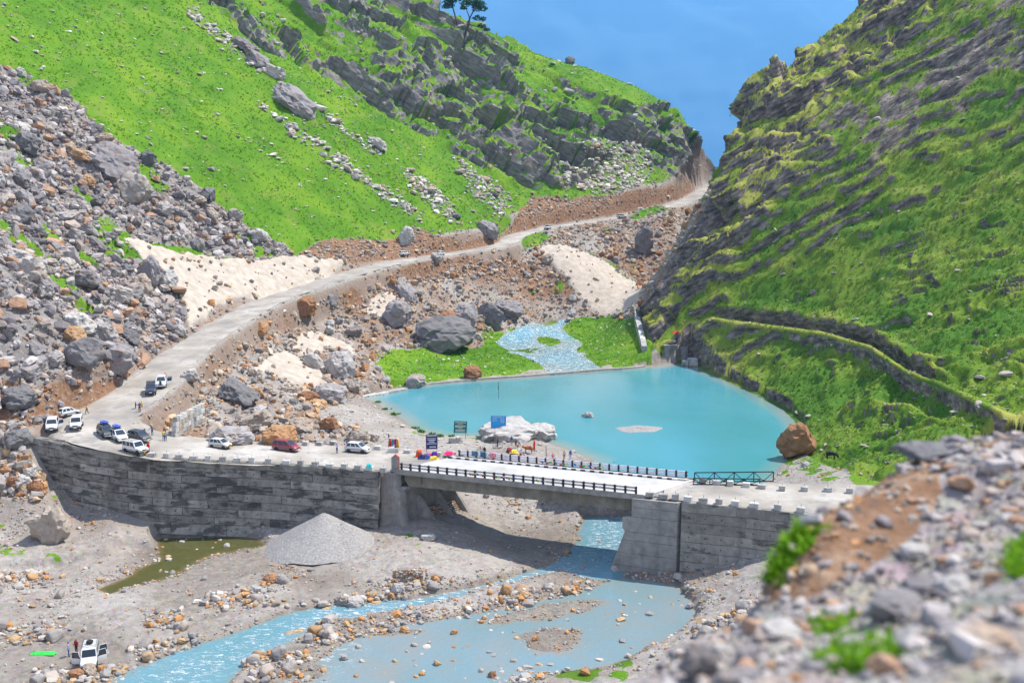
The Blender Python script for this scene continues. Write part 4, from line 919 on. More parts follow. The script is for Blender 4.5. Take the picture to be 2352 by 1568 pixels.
class Stones:
    def __init__(s, name, label): s.name, s.label, s.co, s.f4, s.f3, s.tint, s.n, s.k = name, label, [], [], [], [], 0, 0
    def put(s, P, size, pal, rng, kind='mid', flat=.75, tilt=.5, sink=.22):
        n = len(P); sh, F = {'mid': (SH_MID, F_MID), 'round': (SH_MIDR, F_MID), 'small': (SH_SML, F_SML)}[kind]
        v = sh[rng.integers(0, len(sh), n)]
        sc = np.stack([size * rng.uniform(.75, 1.25, n), size * rng.uniform(.65, 1.1, n), size * rng.uniform(.7, 1.15, n) * flat], 1) * .5
        v = v * sc[:, None, :]; v = np.einsum('nij,nkj->nki', rand_rot(rng, n, tilt), v)
        v += P[:, None, :] + np.array([0, 0, 1]) * (size * flat * (.5 - sink))[:, None, None]
        c = PAL[pal][rng.integers(0, len(PAL[pal]), n)] * rng.uniform(.8, 1.2, n)[:, None]
        k = v.shape[1]; s.co.append(v.reshape(-1, 3)); s.tint.append(np.repeat(np.c_[c, np.ones(n)], k, 0))
        f = (F[None] + (np.arange(n) * k + s.n)[:, None, None]).reshape(-1, F.shape[1])
        if F.shape[1] == 4: f = np.concatenate([f[:, [0, 1, 2]], f[:, [0, 2, 3]]])
        s.f3.append(f); s.n += n * k; s.k += n
    def build(s, **kw):
        return add(s.name, mesh_np(s.name, np.concatenate(s.co), np.concatenate(s.f3), M_ROCKS, False, {'tint': np.concatenate(s.tint)}), kind='stuff', label=s.label, **kw)
def pick(dens, n, rng, jitter=True):
    w = np.where(VIS, dens, 0) * AREA; w = w / w.sum(); i = rng.choice(len(w), n, p=w)
    jx, jy = rng.uniform(-.5, .5, n) * GY[i] * .0016, GY[i] * rng.uniform(-.5, .5, n) * .002
    return np.stack([P3[i, 0] + jx, P3[i, 1] + jy, P3[i, 2] + gz(GX[i] + jx, GY[i] + jy) - gz(GX[i], GY[i])], 1), i
rs = np.random.default_rng(2024)
nro = 1 - np.clip(roadm * 1.2, 0, 1); nrd = (np.where(ok, ROAD_D - ROAD_HW, 9) > .8) & (dR - valR[:, 1] > .5)
land = nro * (LAKE_S < -1) * (st < .3) * nrd * (WATER_MASK < .4)
left = (rm < .4) * land
BOULDERS = []        # (pos, size, family, group, label)
def scatter(st_obj, dens, n, med, sig, mx, pal, kind, flat, big=0, fam=None, grp=None, lab=None, tilt=.5, sink=.22, mn=.1):
    P, i = pick(dens, n, rs); size = np.clip(np.exp(rs.normal(math.log(med), sig, n)), mn, mx)
    if big:
        o = np.argsort(-size * (1 + 0 * P[:, 1]))[:big]
        # keep the large ones apart from one another
        for q in o: BOULDERS.append((P[q], size[q], fam, grp, lab))
        keepm = np.ones(n, bool); keepm[o] = False; P, size = P[keepm], size[keepm]
    st_obj.put(P, size, pal, rs, kind, flat, tilt, sink)
s1 = Stones('scree', 'loose grey scree of broken rocks covering the lower left slope')
d_bo = m_bo * left * (1 - m_sn) * (GY > 100) * (1 - .7 * grass)
scatter(s1, d_bo * (1 - .6 * m_so), 4600, 1.05, .62, 6.0, 'grey', 'mid', .75, 100, 'grey', 'grey boulders of the scree slope', 'large grey boulder lying in the scree slope left of the road')
scatter(s1, d_bo, 5000, .42, .35, .9, 'grey', 'small', .8)
scatter(s1, m_s1 * left * (.1 + 4 * m_s1 * (1 - m_s1)) * nrd, 110, .8, .55, 2.4, 'tan', 'mid', .8)
scatter(s1, np.maximum(m_s2, m_s3) * left * (.06 + 6 * np.maximum(m_s2 * (1 - m_s2), m_s3 * (1 - m_s3))), 300, .7, .5, 2.0, 'tan', 'mid', .8)
s1.build()
s2 = Stones('rubble', 'tan and grey road rubble spilled down the bank below the road')
d_ru = m_ru * left * (1 - m_sn) * (GY > 160)
scatter(s2, d_ru, 4400, .88, .56, 4.8, 'tan', 'mid', .78, 100, 'tan', 'boulders of the roadside rubble bank', 'large tan or grey boulder in the rubble bank between road and lake')
scatter(s2, d_ru, 6000, .40, .35, .9, 'tan', 'small', .8)
d_edge = np.where(ok & (ROAD_D - ROAD_HW > .4) & (ROAD_D - ROAD_HW < 6.5) & (GY > 160), 1, 0) * (rm < .3) * (1 - m_s1) * (LAKE_S < -1) * (.25 + sstep(-.2, .3, n2))
scatter(s2, d_edge, 2600, .55, .45, 2.0, 'tan', 'small', .8)
scatter(s2, m_so * left * (GY > 140) * (.3 + sstep(-.2, .3, n1)), 2600, .62, .5, 2.2, 'tan', 'small', .7)
scatter(s2, m_fg * left * (GY > 180), 260, .4, .5, 1.4, 'pale', 'small', .5)
s2.build()
s3 = Stones('talus', 'pale broken rocks strewn down the green mountainside')
d_ta = m_ta * left * (GY > 200)
scatter(s3, d_ta, 4200, 1.15, .5, 4.2, 'pale', 'mid', .55, 30, 'grey', 'rock slabs in the talus streaks', 'pale rock slab in the streaks of talus on the green slope', tilt=.35)
d_gl = left * (1 - m_bo) * (1 - m_ru) * (1 - m_sn) * (1 - m_cl) * (1 - m_fg) * (GY > 200) * (Z > 20)
scatter(s3, d_gl * (.3 + sstep(-.1, .4, n1)), 1500, .8, .5, 2.8, 'pale', 'mid', .4, 0, tilt=.25)
scatter(s3, m_cl * left, 500, 1.4, .5, 4.5, 'grey', 'mid', .7, 0)
s3.build()
s4 = Stones('cobbles', 'rounded cobbles and stones strewn over the riverbed')
fl = flat & (GY < 165)
wmb = blur(WATER_MASK, 14); edge = np.clip(wmb * (1 - WATER_MASK) * 4, 0, 1)
cl1 = sstep(.12, .38, n1 + .35 * n2)
d_rv = fl * (WATER_MASK < .5) * (.10 + 1.2 * edge + .9 * cl1)
scatter(s4, d_rv, 2400, .30, .5, 1.2, 'river', 'round', .75, 10, 'river', 'rounded boulders of the riverbed', 'rounded river boulder stranded on the gravel below the bridge', sink=.3)
scatter(s4, d_rv, 6500, .18, .35, .5, 'river', 'small', .8)
STC = Region([(80,1540),(300,1525),(310,1575),(80,1575)], [(300,1485),(450,1465),(450,1505),(320,1515)], [(330,1410),(420,1400),(420,1445),(340,1445)], [(440,1370),(600,1350),(640,1385),(480,1400)], [(-40,1320),(90,1308),(130,1340),(-40,1362)], [(-40,1440),(150,1415),(150,1470),(-40,1492)], [(560,1512),(700,1500),(745,1545),(580,1570)], [(660,1445),(760,1422),(980,1402),(1060,1418),(900,1450),(720,1492)], [(1040,1392),(1300,1335),(1370,1342),(1360,1356),(1100,1420)], [(740,1385),(860,1368),(930,1368),(850,1392),(750,1402)], [(1590,1445),(1760,1360),(1745,1420),(1600,1475)], [(800,1340),(1000,1325),(1100,1340),(900,1372)], [(600,1330),(660,1325),(660,1350),(600,1350)], [(1150,1545),(1260,1530),(1260,1575),(1120,1575)])
stc = sstep(-10, 12, STC(U + wob_u, V + wob_v)) * fl
scatter(s4, stc * (.3 + sstep(-.1, .3, n2)), 1500, .52, .5, 1.7, 'river', 'round', .75, 30, 'river', 'rounded boulders of the riverbed', '', sink=.25)
scatter(s4, stc, 2500, .24, .35, .6, 'river', 'small', .8)
scatter(s4, fl * (WATER_MASK > .5), 260, .5, .5, 1.2, 'river', 'round', .7, 0, sink=.1)
d_lw = (m_bo > .4) * (GY < 150) * (rm < .3)
scatter(s4, d_lw, 700, .9, .5, 2.6, 'tan', 'mid', .8, 12, 'tan', 'boulders tumbled below the wall end', 'rough tan boulder tumbled beside the end of the dark retaining wall')
sand_d = m_sa * (LAKE_S < -1) * nro * nrd; scatter(s4, sand_d, 500, .3, .5, 1.2, 'pale', 'small', .6)
scatter(s4, st * (LAKE_S < -1) + 1e-9, 160, .5, .5, 1.4, 'pale', 'small', .7)
s4.build()
s5 = Stones('turf_stones', 'small stones and slabs littering the turf of the right mountainside')
d_rt = (rm > .6) * land * (.25 + sstep(.0, .4, n1 + .5 * n2)) * np.clip(1.2 - GY / 420, .2, 1)
scatter(s5, d_rt, 6500, .30, .45, 1.0, 'flat', 'small', .45, tilt=.35)
scatter(s5, d_rt * (m_cr < .5), 420, .8, .5, 2.2, 'flat', 'mid', .35, 8, 'grey', 'slabs on the right mountainside', 'flat grey slab poking out of the turf right of the lake', tilt=.35)
s5.build()
print('stones', [s.k for s in (s1, s2, s3, s4, s5)], round(time.time() - T0, 1))
rb = random.Random(11)
def boulder(P, size, fam, label, group=None, flat=.78, yaw=None, tilt=(0, 0), var=None, sink=.25, sx=1.0, sy=.85, name='boulder'):
    me = BIG[fam][(var if var is not None else rb.randrange(len(BIG[fam]))) % len(BIG[fam])]
    o = add(name, me); o.location = (P[0], P[1], P[2] + size * flat * (.5 - sink)); o.scale = (size * .5 * sx, size * .5 * sy, size * .5 * flat)
    o.rotation_euler = (tilt[0], tilt[1], yaw if yaw is not None else rb.uniform(0, 6.3)); tag(o, label, 'boulder', group); return o
def where(u, v, grp):
    if 'scree' in grp: return ('at the top edge of the scree' if v < 300 else 'in the upper scree under the grass' if v < 480 else ('in the scree beside the big snow patch' if u > 200 else 'in the middle of the left scree') if v < 700 else ('in the lower scree beside the road' if u > 220 else 'in the lower scree above the bend'))
    if 'rubble' in grp: return ('on the bank beyond the dirty snow slope' if u > 1240 and v < 720 else 'below the upper road near the stream' if u > 1000 else 'on the bank above the lakeside grass' if u > 830 else 'in the rubble around the small snow patches' if v < 880 and u > 560 else 'in the rubble beside the lower road' if u < 560 else 'in the rubble behind the parked cars')
    if 'riverbed' in grp: return ('on the river terrace at far left' if u < 330 and v < 1330 else 'on the gravel near the riverside jeep' if u < 420 else 'beside the green pool and gravel heap' if v < 1330 and u < 900 else 'on the bank in front of the bridge' if v < 1340 else 'on the stony edge of the left channel' if u < 900 else 'on the gravel spit between the channels' if u < 1400 else 'at the water edge below the wing wall')
    if 'talus' in grp: return ('in the talus fan above the red cutting' if u > 1250 else 'in the talus streak under the crags' if u > 1000 or v < 200 else 'in the talus streak across the green slope')
    if 'slabs' in grp: return 'poking out of the turf right of the lake'
    return 'tumbled beside the end of the dark retaining wall'
B2 = []
for P, size, fam, grp, lab in BOULDERS:
    uu_, vv_ = proj(*P); f2 = fam if fam == 'river' else rb.choice({'grey': ['grey', 'grey', 'grey', 'dark', 'white', 'tan'], 'tan': ['tan', 'tan', 'grey', 'rust', 'white']}[fam]); fl_ = rb.choice([.5, .72, .95]) if 'slab' not in grp else .45
    tone = {'grey': 'mid-grey', 'dark': 'dark grey', 'white': 'pale', 'tan': 'tan', 'rust': 'rusty orange', 'river': 'smooth rounded'}[f2]; sh = {.5: 'flat', .72: 'blocky', .95: 'upright', .45: 'slab-like'}[fl_]
    sz = 'huge' if size > 3.6 else 'large' if size > 2.2 else 'middling' if size > 1.1 else 'small'
    B2.append((P, size, f2, grp, '%s %s %s boulder %s' % (sz, tone, sh, where(uu_, vv_, grp)), fl_))
for P, size, fam, grp, lab, fl_ in B2:
    boulder(P, size, fam, lab, grp, flat=fl_, tilt=(rb.gauss(0, .3), rb.gauss(0, .3)), sx=rb.uniform(.85, 1.2), sy=rb.uniform(.7, 1))
# boulders one can pick out by eye: (u, v of the foot, width px, height px, family, label, options)
PICK = [
 (1022,800,165,78,'dark','huge dark grey flat-topped boulder on the grass beside the inlet stream',dict(yaw=.25,var=3,sink=.2,sy=.7)),
 (672,236,120,46,'grey','long pale slab of bedrock lying on the green slope below the crags',dict(yaw=-.1,tilt=(.1,.72),var=1,sy=.9,sink=.45)),
 (258,395,130,75,'grey','great wedge-shaped grey slab at the upper edge of the scree',dict(yaw=-.3,tilt=(0,.4),var=5,sink=.3)),
 (308,462,88,70,'tan','brown angular boulder just below the great grey wedge',dict(yaw=.4,tilt=(0,.35),var=7)),
 (1830,1048,86,86,'rust','big triangular rust-red boulder on the right lake shore',dict(yaw=.1,tilt=(.1,-.35),var=2,sink=.2)),
 (118,1242,86,84,'tan','big tan leaning boulder standing alone on the river terrace',dict(yaw=.2,tilt=(.1,-.3),var=6,sink=.14,sy=.8)),
 (1178,1008,165,60,'white','pale whaleback rock on the lake shore behind the blue sign',dict(yaw=.1,tilt=(0,-.08),var=4,sink=.3,sy=.9)),
 (1236,1012,92,44,'white','pale rock block with a pinkish cut face running into the lake',dict(yaw=-.12,var=8,sink=.2,sy=.8)),
 (1351,957,28,14,'white','small pale pyramid rock poking out of the lake',dict(var=2,sink=.3)),
 (782,868,70,66,'grey','cracked grey block above the grassy lakeside flat',dict(yaw=.5,var=9,sink=.2)),
 (762,922,80,52,'grey','squat grey boulder at the foot of the rubble bank by the sand',dict(yaw=.2,var=0)),
 (545,920,110,50,'dark','long sloping dark boulder half buried in the rubble bank',dict(yaw=-.4,tilt=(0,.35),var=10,sink=.35)),
 (1478,582,48,62,'grey','smooth upright grey boulder on the bank beyond the snow',dict(var=11,sink=.2)),
 (1309,150,26,18,'dark','square dark rock perched on the grassy skyline ridge',dict(var=3,sink=.15)),
 (52,928,90,52,'dark','big dark-faced boulder jutting from the red earth by the bend',dict(yaw=.3,var=4,sink=.25)),
 (528,1020,105,42,'grey','long grey boulder behind the cream hatchback',dict(yaw=.1,var=1,sink=.2)),
 (590,988,80,42,'tan','tilted oval brown boulder balanced behind the parked cars',dict(yaw=.3,tilt=(0,-.3),var=6,sink=.1)),
 (640,1020,80,46,'tan','broad tan boulder directly behind the red car',dict(yaw=-.1,var=9,sink=.2)),
 (758,992,46,34,'rust','orange square-cut boulder at the edge of the sandy shore',dict(yaw=.1,var=2,sink=.15)),
 (690,990,60,36,'tan','brown boulder between the orange block and the red car',dict(var=5)),
 (1122,540,56,34,'grey','dark undercut boulder at the sharp bend of the upper road',dict(yaw=-.5,tilt=(0,.35),var=0,sink=.25)),
 (933,562,38,44,'white','upright pale boulder above the upper road near the white car',dict(tilt=(0,.3),var=7)),
 (1089,870,52,32,'rust','brown boulder on the grass beside the lake weir',dict(yaw=.1,var=4,sink=.15)),
 (953,892,56,34,'tan','flat-topped tan boulder against the weir wall',dict(yaw=-.1,var=8,sink=.15)),
 (345,660,80,85,'grey','tall leaning slab at the left edge of the big snow patch',dict(yaw=-.6,tilt=(0,.5),var=10,sink=.3,sy=.6)),
 (268,850,95,60,'grey','large grey boulder with a bare face above the road bend',dict(yaw=.2,var=11)),
 (60,640,90,60,'grey','broad pale boulder in the middle of the left scree',dict(yaw=.3,var=6)),
 (195,660,70,45,'grey','flat pale boulder in the scree left of the snow',dict(yaw=.5,var=2)),
 (1120,745,75,58,'dark','tall tilted grey slab boulder above the inlet stream',dict(yaw=-.6,tilt=(0,.55),var=1,sy=.6,sink=.3)),
 (1068,748,60,52,'grey','pointed grey boulder next to the tilted slab by the stream',dict(var=9,sink=.2)),
 (1165,720,70,34,'grey','wide blocky grey boulder below the upper road embankment',dict(var=5)),
 (1028,740,46,30,'rust','squat rusty brown boulder among grey rocks above the stream',dict(var=3)),
 (915,742,72,58,'grey','grey boulder resting on the small snow patch below the road',dict(var=7,sink=.3)),
 (700,720,60,45,'rust','brown block at the outer edge of the road beside the snow wall',dict(var=8)),
 (935,688,90,40,'grey','long smooth slab lying down the rubble bank',dict(yaw=-.75,tilt=(0,.6),var=4,sy=.45,sink=.35)),
 (598,150,70,36,'grey','upper grey slab in the outcrop above the long pale slab',dict(tilt=(0,.6),var=4,sink=.4)),
 (562,112,60,26,'grey','topmost small slab of the outcrop on the green slope',dict(tilt=(0,.6),var=9,sink=.4)),
 (632,176,52,30,'grey','squarish block just above the long pale slab',dict(tilt=(0,.4),var=6,sink=.35)),
 (868,338,50,24,'white','pale flat rock in the stone streak low on the green slope',dict(tilt=(0,.5),var=2,sink=.4)),
 (380,1245,14,8,'river','orange stone at the corner of the green pool',dict()),
 (620,1340,36,24,'rust','bright orange boulder on the gravel below the gravel heap',dict(var=3)),
 (912,1360,34,22,'white','pale round boulder beside the left channel of the river',dict(var=1)),
 (790,1390,40,26,'tan','pinkish boulder cluster rock at the channel edge',dict(var=2)),
 (820,1395,50,32,'white','large pale boulder at the bend of the left channel',dict(var=4)),
 (1412,1320,24,24,'grey','grey boulder leaning at the foot of the far abutment',dict(var=5)),
 (178,1555,36,24,'rust','orange rounded boulder in the foreground stone heap',dict(var=0)),
 (205,1548,34,30,'tan','tall tan boulder in the foreground stone heap',dict(var=5)),
 (985,1240,38,16,'grey','grey boulder in the shadow under the bridge',dict(var=6)),
 (1130,1560,22,22,'rust','bright orange boulder at the bottom edge of the river',dict(var=1)),
 (1850,1073,22,14,'white','pale round stone on the lakeside turf near the black cow',dict(var=3)),
 (1048,1018,36,20,'white','pale split rock under the green sign',dict(var=6,sink=.3)),
 (770,978,14,12,'grey','small round stone alone on the sand by the lake',dict(var=2)),
]
for u, v, w, h, fam, lab, kw in PICK:
    p = hit(u, v - 2) if v > 100 else hit(u, v)
    if u == 1351: p = at_z(u, v, LAKE_Z)
    dist = p.y / CP; W_ = w / FPX * dist; H_ = h / FPX * dist
    boulder(p, W_, fam, lab, None, flat=H_ / W_ * 1.15, **{**dict(yaw=0.0), **kw})

# ------------------------------------------------------------------ turf blades
def grass_mat(name, stops):
    b = NB(name, .8, .1); a = b.n.new('ShaderNodeAttribute'); a.attribute_name = 'tint'; b.base(a.outputs['Color'])
    tr = b.n.new('ShaderNodeBsdfTranslucent'); b.l.new(a.outputs['Color'], tr.inputs['Color']); ms_ = b.n.new('ShaderNodeMixShader'); ms_.inputs[0].default_value = .45
    b.l.new(b.b.outputs[0], ms_.inputs[1]); b.l.new(tr.outputs[0], ms_.inputs[2]); b.l.new(ms_.outputs[0], b.n['Material Output'].inputs['Surface']); return b.m
M_BLADE = grass_mat('turf_blades', None)
def tufts(name, label, P, size, cols, rng, nb=5, lean=.45, kind='stuff'):
    n = len(P); ang = rng.uniform(0, 2 * math.pi, (n, nb)); w = size[:, None] * rng.uniform(.18, .34, (n, nb)); h = size[:, None] * rng.uniform(.55, 1.1, (n, nb)); ln = size[:, None] * rng.uniform(.1, lean + .3, (n, nb))
    ca, sa = np.cos(ang), np.sin(ang); off = size[:, None] * rng.uniform(0, .35, (n, nb))
    cx, cyy = P[:, 0, None] + ca * off, P[:, 1, None] + sa * off; z0 = P[:, 2, None] - .05
    v = np.stack([np.stack([cx - sa * w, cyy + ca * w, z0 + 0 * w], -1), np.stack([cx + sa * w, cyy - ca * w, z0 + 0 * w], -1), np.stack([cx + ca * ln, cyy + sa * ln, z0 + h], -1)], 2).reshape(-1, 3)
    F = np.arange(n * nb * 3).reshape(-1, 3)
    c = cols * rng.uniform(.75, 1.25, n)[:, None]; c = np.repeat(np.c_[c, np.ones(n)], nb * 3, 0)
    return add(name, mesh_np(name, v, F, M_BLADE, False, {'tint': c}), kind=kind, label=label)
rg_ = np.random.default_rng(5)
dl = grass * left * (1 - m_bo * .3) * (Z > 6) * (rm < .3) * np.clip(430 / GY, .6, 2.2)
dl = dl * (.25 + sstep(-.25, .35, n2 + .6 * n1)); P, i = pick(dl, 52000, rg_); k_ = np.clip(.5 + 1.1 * n1[i] + .5 * rg_.normal(size=len(i)) * .5, 0, 1)[:, None]
cg = np.array([(.085, .23, .010)]) * (1 - k_) + np.array([(.19, .36, .016)]) * k_
tufts('grass', 'bright green alpine grass covering the left mountainside', P, rg_.uniform(.15, .48, len(P)) * np.clip(P[:, 1] / 260, .5, 1.4), cg, rg_, 5, 1.0)
dr = grass * (rm > .5) * land * np.clip(300 / GY, .7, 2.5)
P, i = pick(dr, 42000, rg_); k_ = np.clip(gold[i] + .15 * rg_.normal(size=len(i)), 0, 1)[:, None]
cg = np.array([(.065, .155, .012)]) * (1 - k_) + np.array([(.33, .33, .065)]) * k_
fern = (n1[i] > .28) & (U[i] > 1850); cg[fern] = np.array((.15, .29, .015))
tufts('turf', 'mossy yellow-green turf clumps on the right mountainside', P, rg_.uniform(.25, .6, len(P)) * np.clip(P[:, 1] / 230, .55, 1.5), cg, rg_, 5, .7)
print('turf', round(time.time() - T0, 1))
# ------------------------------------------------------------------ near bank where the photographer stands
def make_rbf(C, c=.05, lam=.002):
    C = np.array(C, float); q = qsp(C[:, 0], C[:, 1]); n = len(q); k = lambda a, b: np.sqrt(((a[:, None] - b[None]) ** 2).sum(-1) + c * c)
    A = np.zeros((n + 3, n + 3)); A[:n, :n] = k(q, q) - np.eye(n) * lam; A[:n, n:] = np.c_[np.ones(n), q]; A[n:, :n] = A[:n, n:].T
    w = np.linalg.solve(A, np.r_[C[:, 2], 0, 0, 0])
    return lambda x, y: (lambda qq: k(qq, q) @ w[:n] + w[n] + qq @ w[n + 1:])(qsp(x, y))
FG = [(1545,1570,8.6),(1570,1530,9.2),(1690,1462,10),(1752,1410,10.6),(1762,1330,11.6),(1800,1262,12.4),(1880,1210,13.2),(1960,1152,13.9),(2040,1098,14.5),(2130,1050,15.2),(2240,1040,15.8),(2352,1036,16),(2600,1025,16.5),
      (1700,1568,8.0),(1950,1568,7.2),(2352,1568,6.2),(2700,1568,5.6),(2352,1300,9.2),(2000,1350,10.2),(1900,1450,9.2),(2150,1200,11.8),(2600,1250,9.8),(3200,990,17),(3200,1300,10),(3200,1800,4.6),(4300,970,18),(4300,1400,9),(4300,1800,4.8),(1650,1750,6.6),(2000,1800,5.8),(2400,1800,5),(2700,1800,4.6)]
C = [at_y(*p) for p in FG]; back = []
for p in FG[:13] + [(3200,990,17),(4300,970,18)]:
    a = at_y(*p); back += [Vector((a.x * 1.10 - .15, a.y + 1.6, a.z - 1.3)), Vector((a.x * 1.2 - .5, a.y + 4.5, a.z - 5.5)), Vector((a.x * 1.5 - 1, a.y + 20, a.z - 23)), Vector((a.x * 2 - 2, a.y + 44, a.z - 43))]
left_ = [Vector((at_y(*p).x - 1.4, at_y(*p).y + .2, at_y(*p).z - 1.6)) for p in FG[:7]] + [Vector((.1, 4.3, 42.6)), Vector((.1, 5.5, 41.6)), Vector((.1, 7, 40.5)), Vector((.1, 9, 38.6)), Vector((.1, 12, 35.5)), Vector((.2, 16, 30)), Vector((.4, 24, 18)), Vector((.6, 40, 4)), Vector((.8, 60, -3)), Vector((.9, 4.3, 42.9)), Vector((1.0, 6, 42.6))]
fz = make_rbf(C + back + left_, .04)
NA, NY_ = 420, 330
fa = np.linspace(.0, 1.35, NA); fy = np.exp(np.linspace(math.log(4.2), math.log(62), NY_)); FYY, FAA = np.meshgrid(fy, fa, indexing='ij'); FX, FY = (FAA * FYY).ravel(), FYY.ravel()
FZ = fz(FX, FY); fp = np.stack([FX, FY, FZ], 1)
FZ = FZ + .16 * fbm(fp * .9, 4, 801) + .05 * np.abs(fbm(fp * 5, 3, 805)); fu, fv = proj(FX, FY, FZ)
def fgz(x, y):
    c = np.clip((x / y - .0) / 1.35 * (NA - 1), 0, NA - 1.001); r = np.clip(np.log(y / 4.2) / math.log(62 / 4.2) * (NY_ - 1), 0, NY_ - 1.001); i = r.astype(int); j = c.astype(int); a, b = r - i, c - j; G = FZ.reshape(NY_, NA)
    return (G[i, j] * (1 - b) + G[i, j + 1] * b) * (1 - a) + (G[i + 1, j] * (1 - b) + G[i + 1, j + 1] * b) * a
FSOIL = Region([(1735,1390),(1745,1265),(1870,1175),(2040,1060),(2160,1030),(2165,1130),(2110,1225),(1990,1310),(1880,1370)])
FGRS = Region([(1740,1330),(1750,1260),(1850,1200),(1900,1210),(1830,1290),(1790,1340)], [(1880,1520),(1930,1470),(2040,1450),(2080,1480),(2040,1530),(1920,1550)], [(1870,1430),(1940,1400),(1960,1430),(1900,1470)], [(1900,1080),(1960,1075),(1990,1100),(1940,1110)], [(2320,1270),(2400,1200),(2420,1330),(2330,1330)])
fs_, fg_ = sstep(-25, 25, FSOIL(fu, fv) + 25 * fbm(fp * 1.5, 3, 811)), sstep(-10, 15, FGRS(fu, fv) + 20 * fbm(fp * 3, 3, 815))
fid = np.arange(NY_ * NA).reshape(NY_, NA); FF = np.stack([fid[:-1, :-1].ravel(), fid[:-1, 1:].ravel(), fid[1:, 1:].ravel(), fid[1:, :-1].ravel()], 1)
okf = (FZ[FF] > -4).all(1)
zer = fs_ * 0
add('bank', mesh_np('bank', np.stack([FX, FY, FZ], 1), FF[okf], M_TERR, True, {'cover': np.stack([fg_ * .8, zer, fs_, zer], 1), 'state': np.stack([zer, zer + .3, zer, zer + 1], 1)}), kind='structure', label='stony roadside bank close to the viewer at lower right')
rf = np.random.default_rng(77)
def fpick(n, w=None):
    ww = (FY ** 2) * (fv < 1700) * (fu > 1500) * (fu < 3300) * (FY < 19) * (1 if w is None else w); i = rf.choice(len(ww), n, p=ww / ww.sum()); x = FX[i] * (1 + rf.uniform(-.004, .004, n)); y = FY[i] * (1 + rf.uniform(-.004, .004, n)); return np.stack([x, y, fgz(x, y)], 1)
sf = Stones('bank_gravel', 'loose grey gravel and stones on the near roadside bank')
nsoil = 1 - .85 * fs_
P = fpick(3800, nsoil); sf.put(P, np.clip(np.exp(rf.normal(math.log(.10), .5, len(P))), .03, .4), 'grey', rf, 'mid', .6, .35, .25)
P = fpick(8000, nsoil); sf.put(P, rf.uniform(.02, .07, len(P)), 'flat', rf, 'small', .7, .5, .3)
P = fpick(260, fs_ + .02); sf.put(P, rf.uniform(.04, .14, len(P)), 'tan', rf, 'mid', .6, .4, .3); sf.build()
for u, v, w, h, fam, lab, var in ((2250,1495,170,52,'tan','flat orange-tinted stone slab lying on the near bank',2), (1650,1525,80,40,'white','pale rounded stone at the lowest tip of the near bank',1), (2055,1440,150,75,'grey','large smooth grey stone half sunk in the near bank',5), (1610,1570,110,70,'dark','dark blocky rock at the bottom edge of the near bank',7),
                         (1862,1325,42,26,'tan','small orange stone under the brown earth of the near bank',3), (1800,1470,120,40,'grey','grey slab jutting from the left edge of the near bank',4), (2130,1060,170,36,'dark','dark rock on the crest of the near bank',8), (1700,1600,120,60,'grey','rough grey rock at the lower edge beside the pale stone',6), (2190,1380,90,50,'white','pale stone above the flat orange slab on the near bank',9), (2100,1290,80,40,'white','pair of pale stones in the middle of the near bank',0)):
    a, t = ray(u, v - h * .3); ys = np.linspace(4.5, 18, 3000); d = fgz(a * ys, ys) - (CAM_Z + t * ys); k = np.argmax(d >= 0); y = ys[k]; p = Vector((a * y, y, float(fgz(np.array([a * y]), np.array([y]))[0])))
    boulder(p, w / FPX * y, fam, lab, None, flat=h / w * 1.2, yaw=.15, var=var, sink=.25)
i = rf.choice(len(FX), 3200, p=(fg_ * FY ** 2) / (fg_ * FY ** 2).sum()); P = np.stack([FX[i], FY[i], FZ[i]], 1); kk = rf.uniform(0, 1, (len(i), 1))
tufts('bank_grass', 'clumps of bright grass sprouting on the near bank', P, rf.uniform(.05, .15, len(P)), np.array([(.09, .24, .012)]) * (1 - kk) + np.array([(.22, .40, .02)]) * kk, rf, 7, 1.0)
print('bank', round(time.time() - T0, 1))
# ------------------------------------------------------------------ vehicles
M_GLASS = flat_mat('dark_car_glass', (.02, .028, .035), .06, 0, .8, .05); M_TYRE = flat_mat('tyre_rubber', (.018, .018, .018), .85); M_RIM = flat_mat('alloy_rim', (.38, .38, .39), .4, .5)
M_TRIM = flat_mat('black_plastic_trim', (.025, .025, .027), .6); M_LAMP = flat_mat('clear_lamp', (.72, .74, .76), .12, 0, .8); M_TAIL = flat_mat('red_tail_lamp', (.45, .02, .02), .25)
M_PLW = flat_mat('white_number_plate', (.70, .70, .66), .5); M_PLY = flat_mat('yellow_number_plate', (.75, .42, .02), .5); M_SEAT = flat_mat('door_card_grey', (.22, .21, .20), .8)
def paint(name, c):
    if name in MATS: return MATS[name]
    b = NB(name, .28, .5); b.b.inputs['Coat Weight'].default_value = .5; b.b.inputs['Coat Roughness'].default_value = .08
    z = b.n.new('ShaderNodeSeparateXYZ'); b.l.new(b.obj(), z.inputs[0]); n = b.noise(6, 3, .6, b.obj())
    dust = b.math('MULTIPLY', b.rng(z.outputs['Z'], .95, .30, 0, .75), b.rng(n, .3, .7, .4, 1)); b.base(b.mix(dust, c, (.32, .28, .235))); b.l.new(b.rng(dust, 0, .7, .28, .8), b.b.inputs['Roughness'])
    MATS[name] = b.m; return b.m
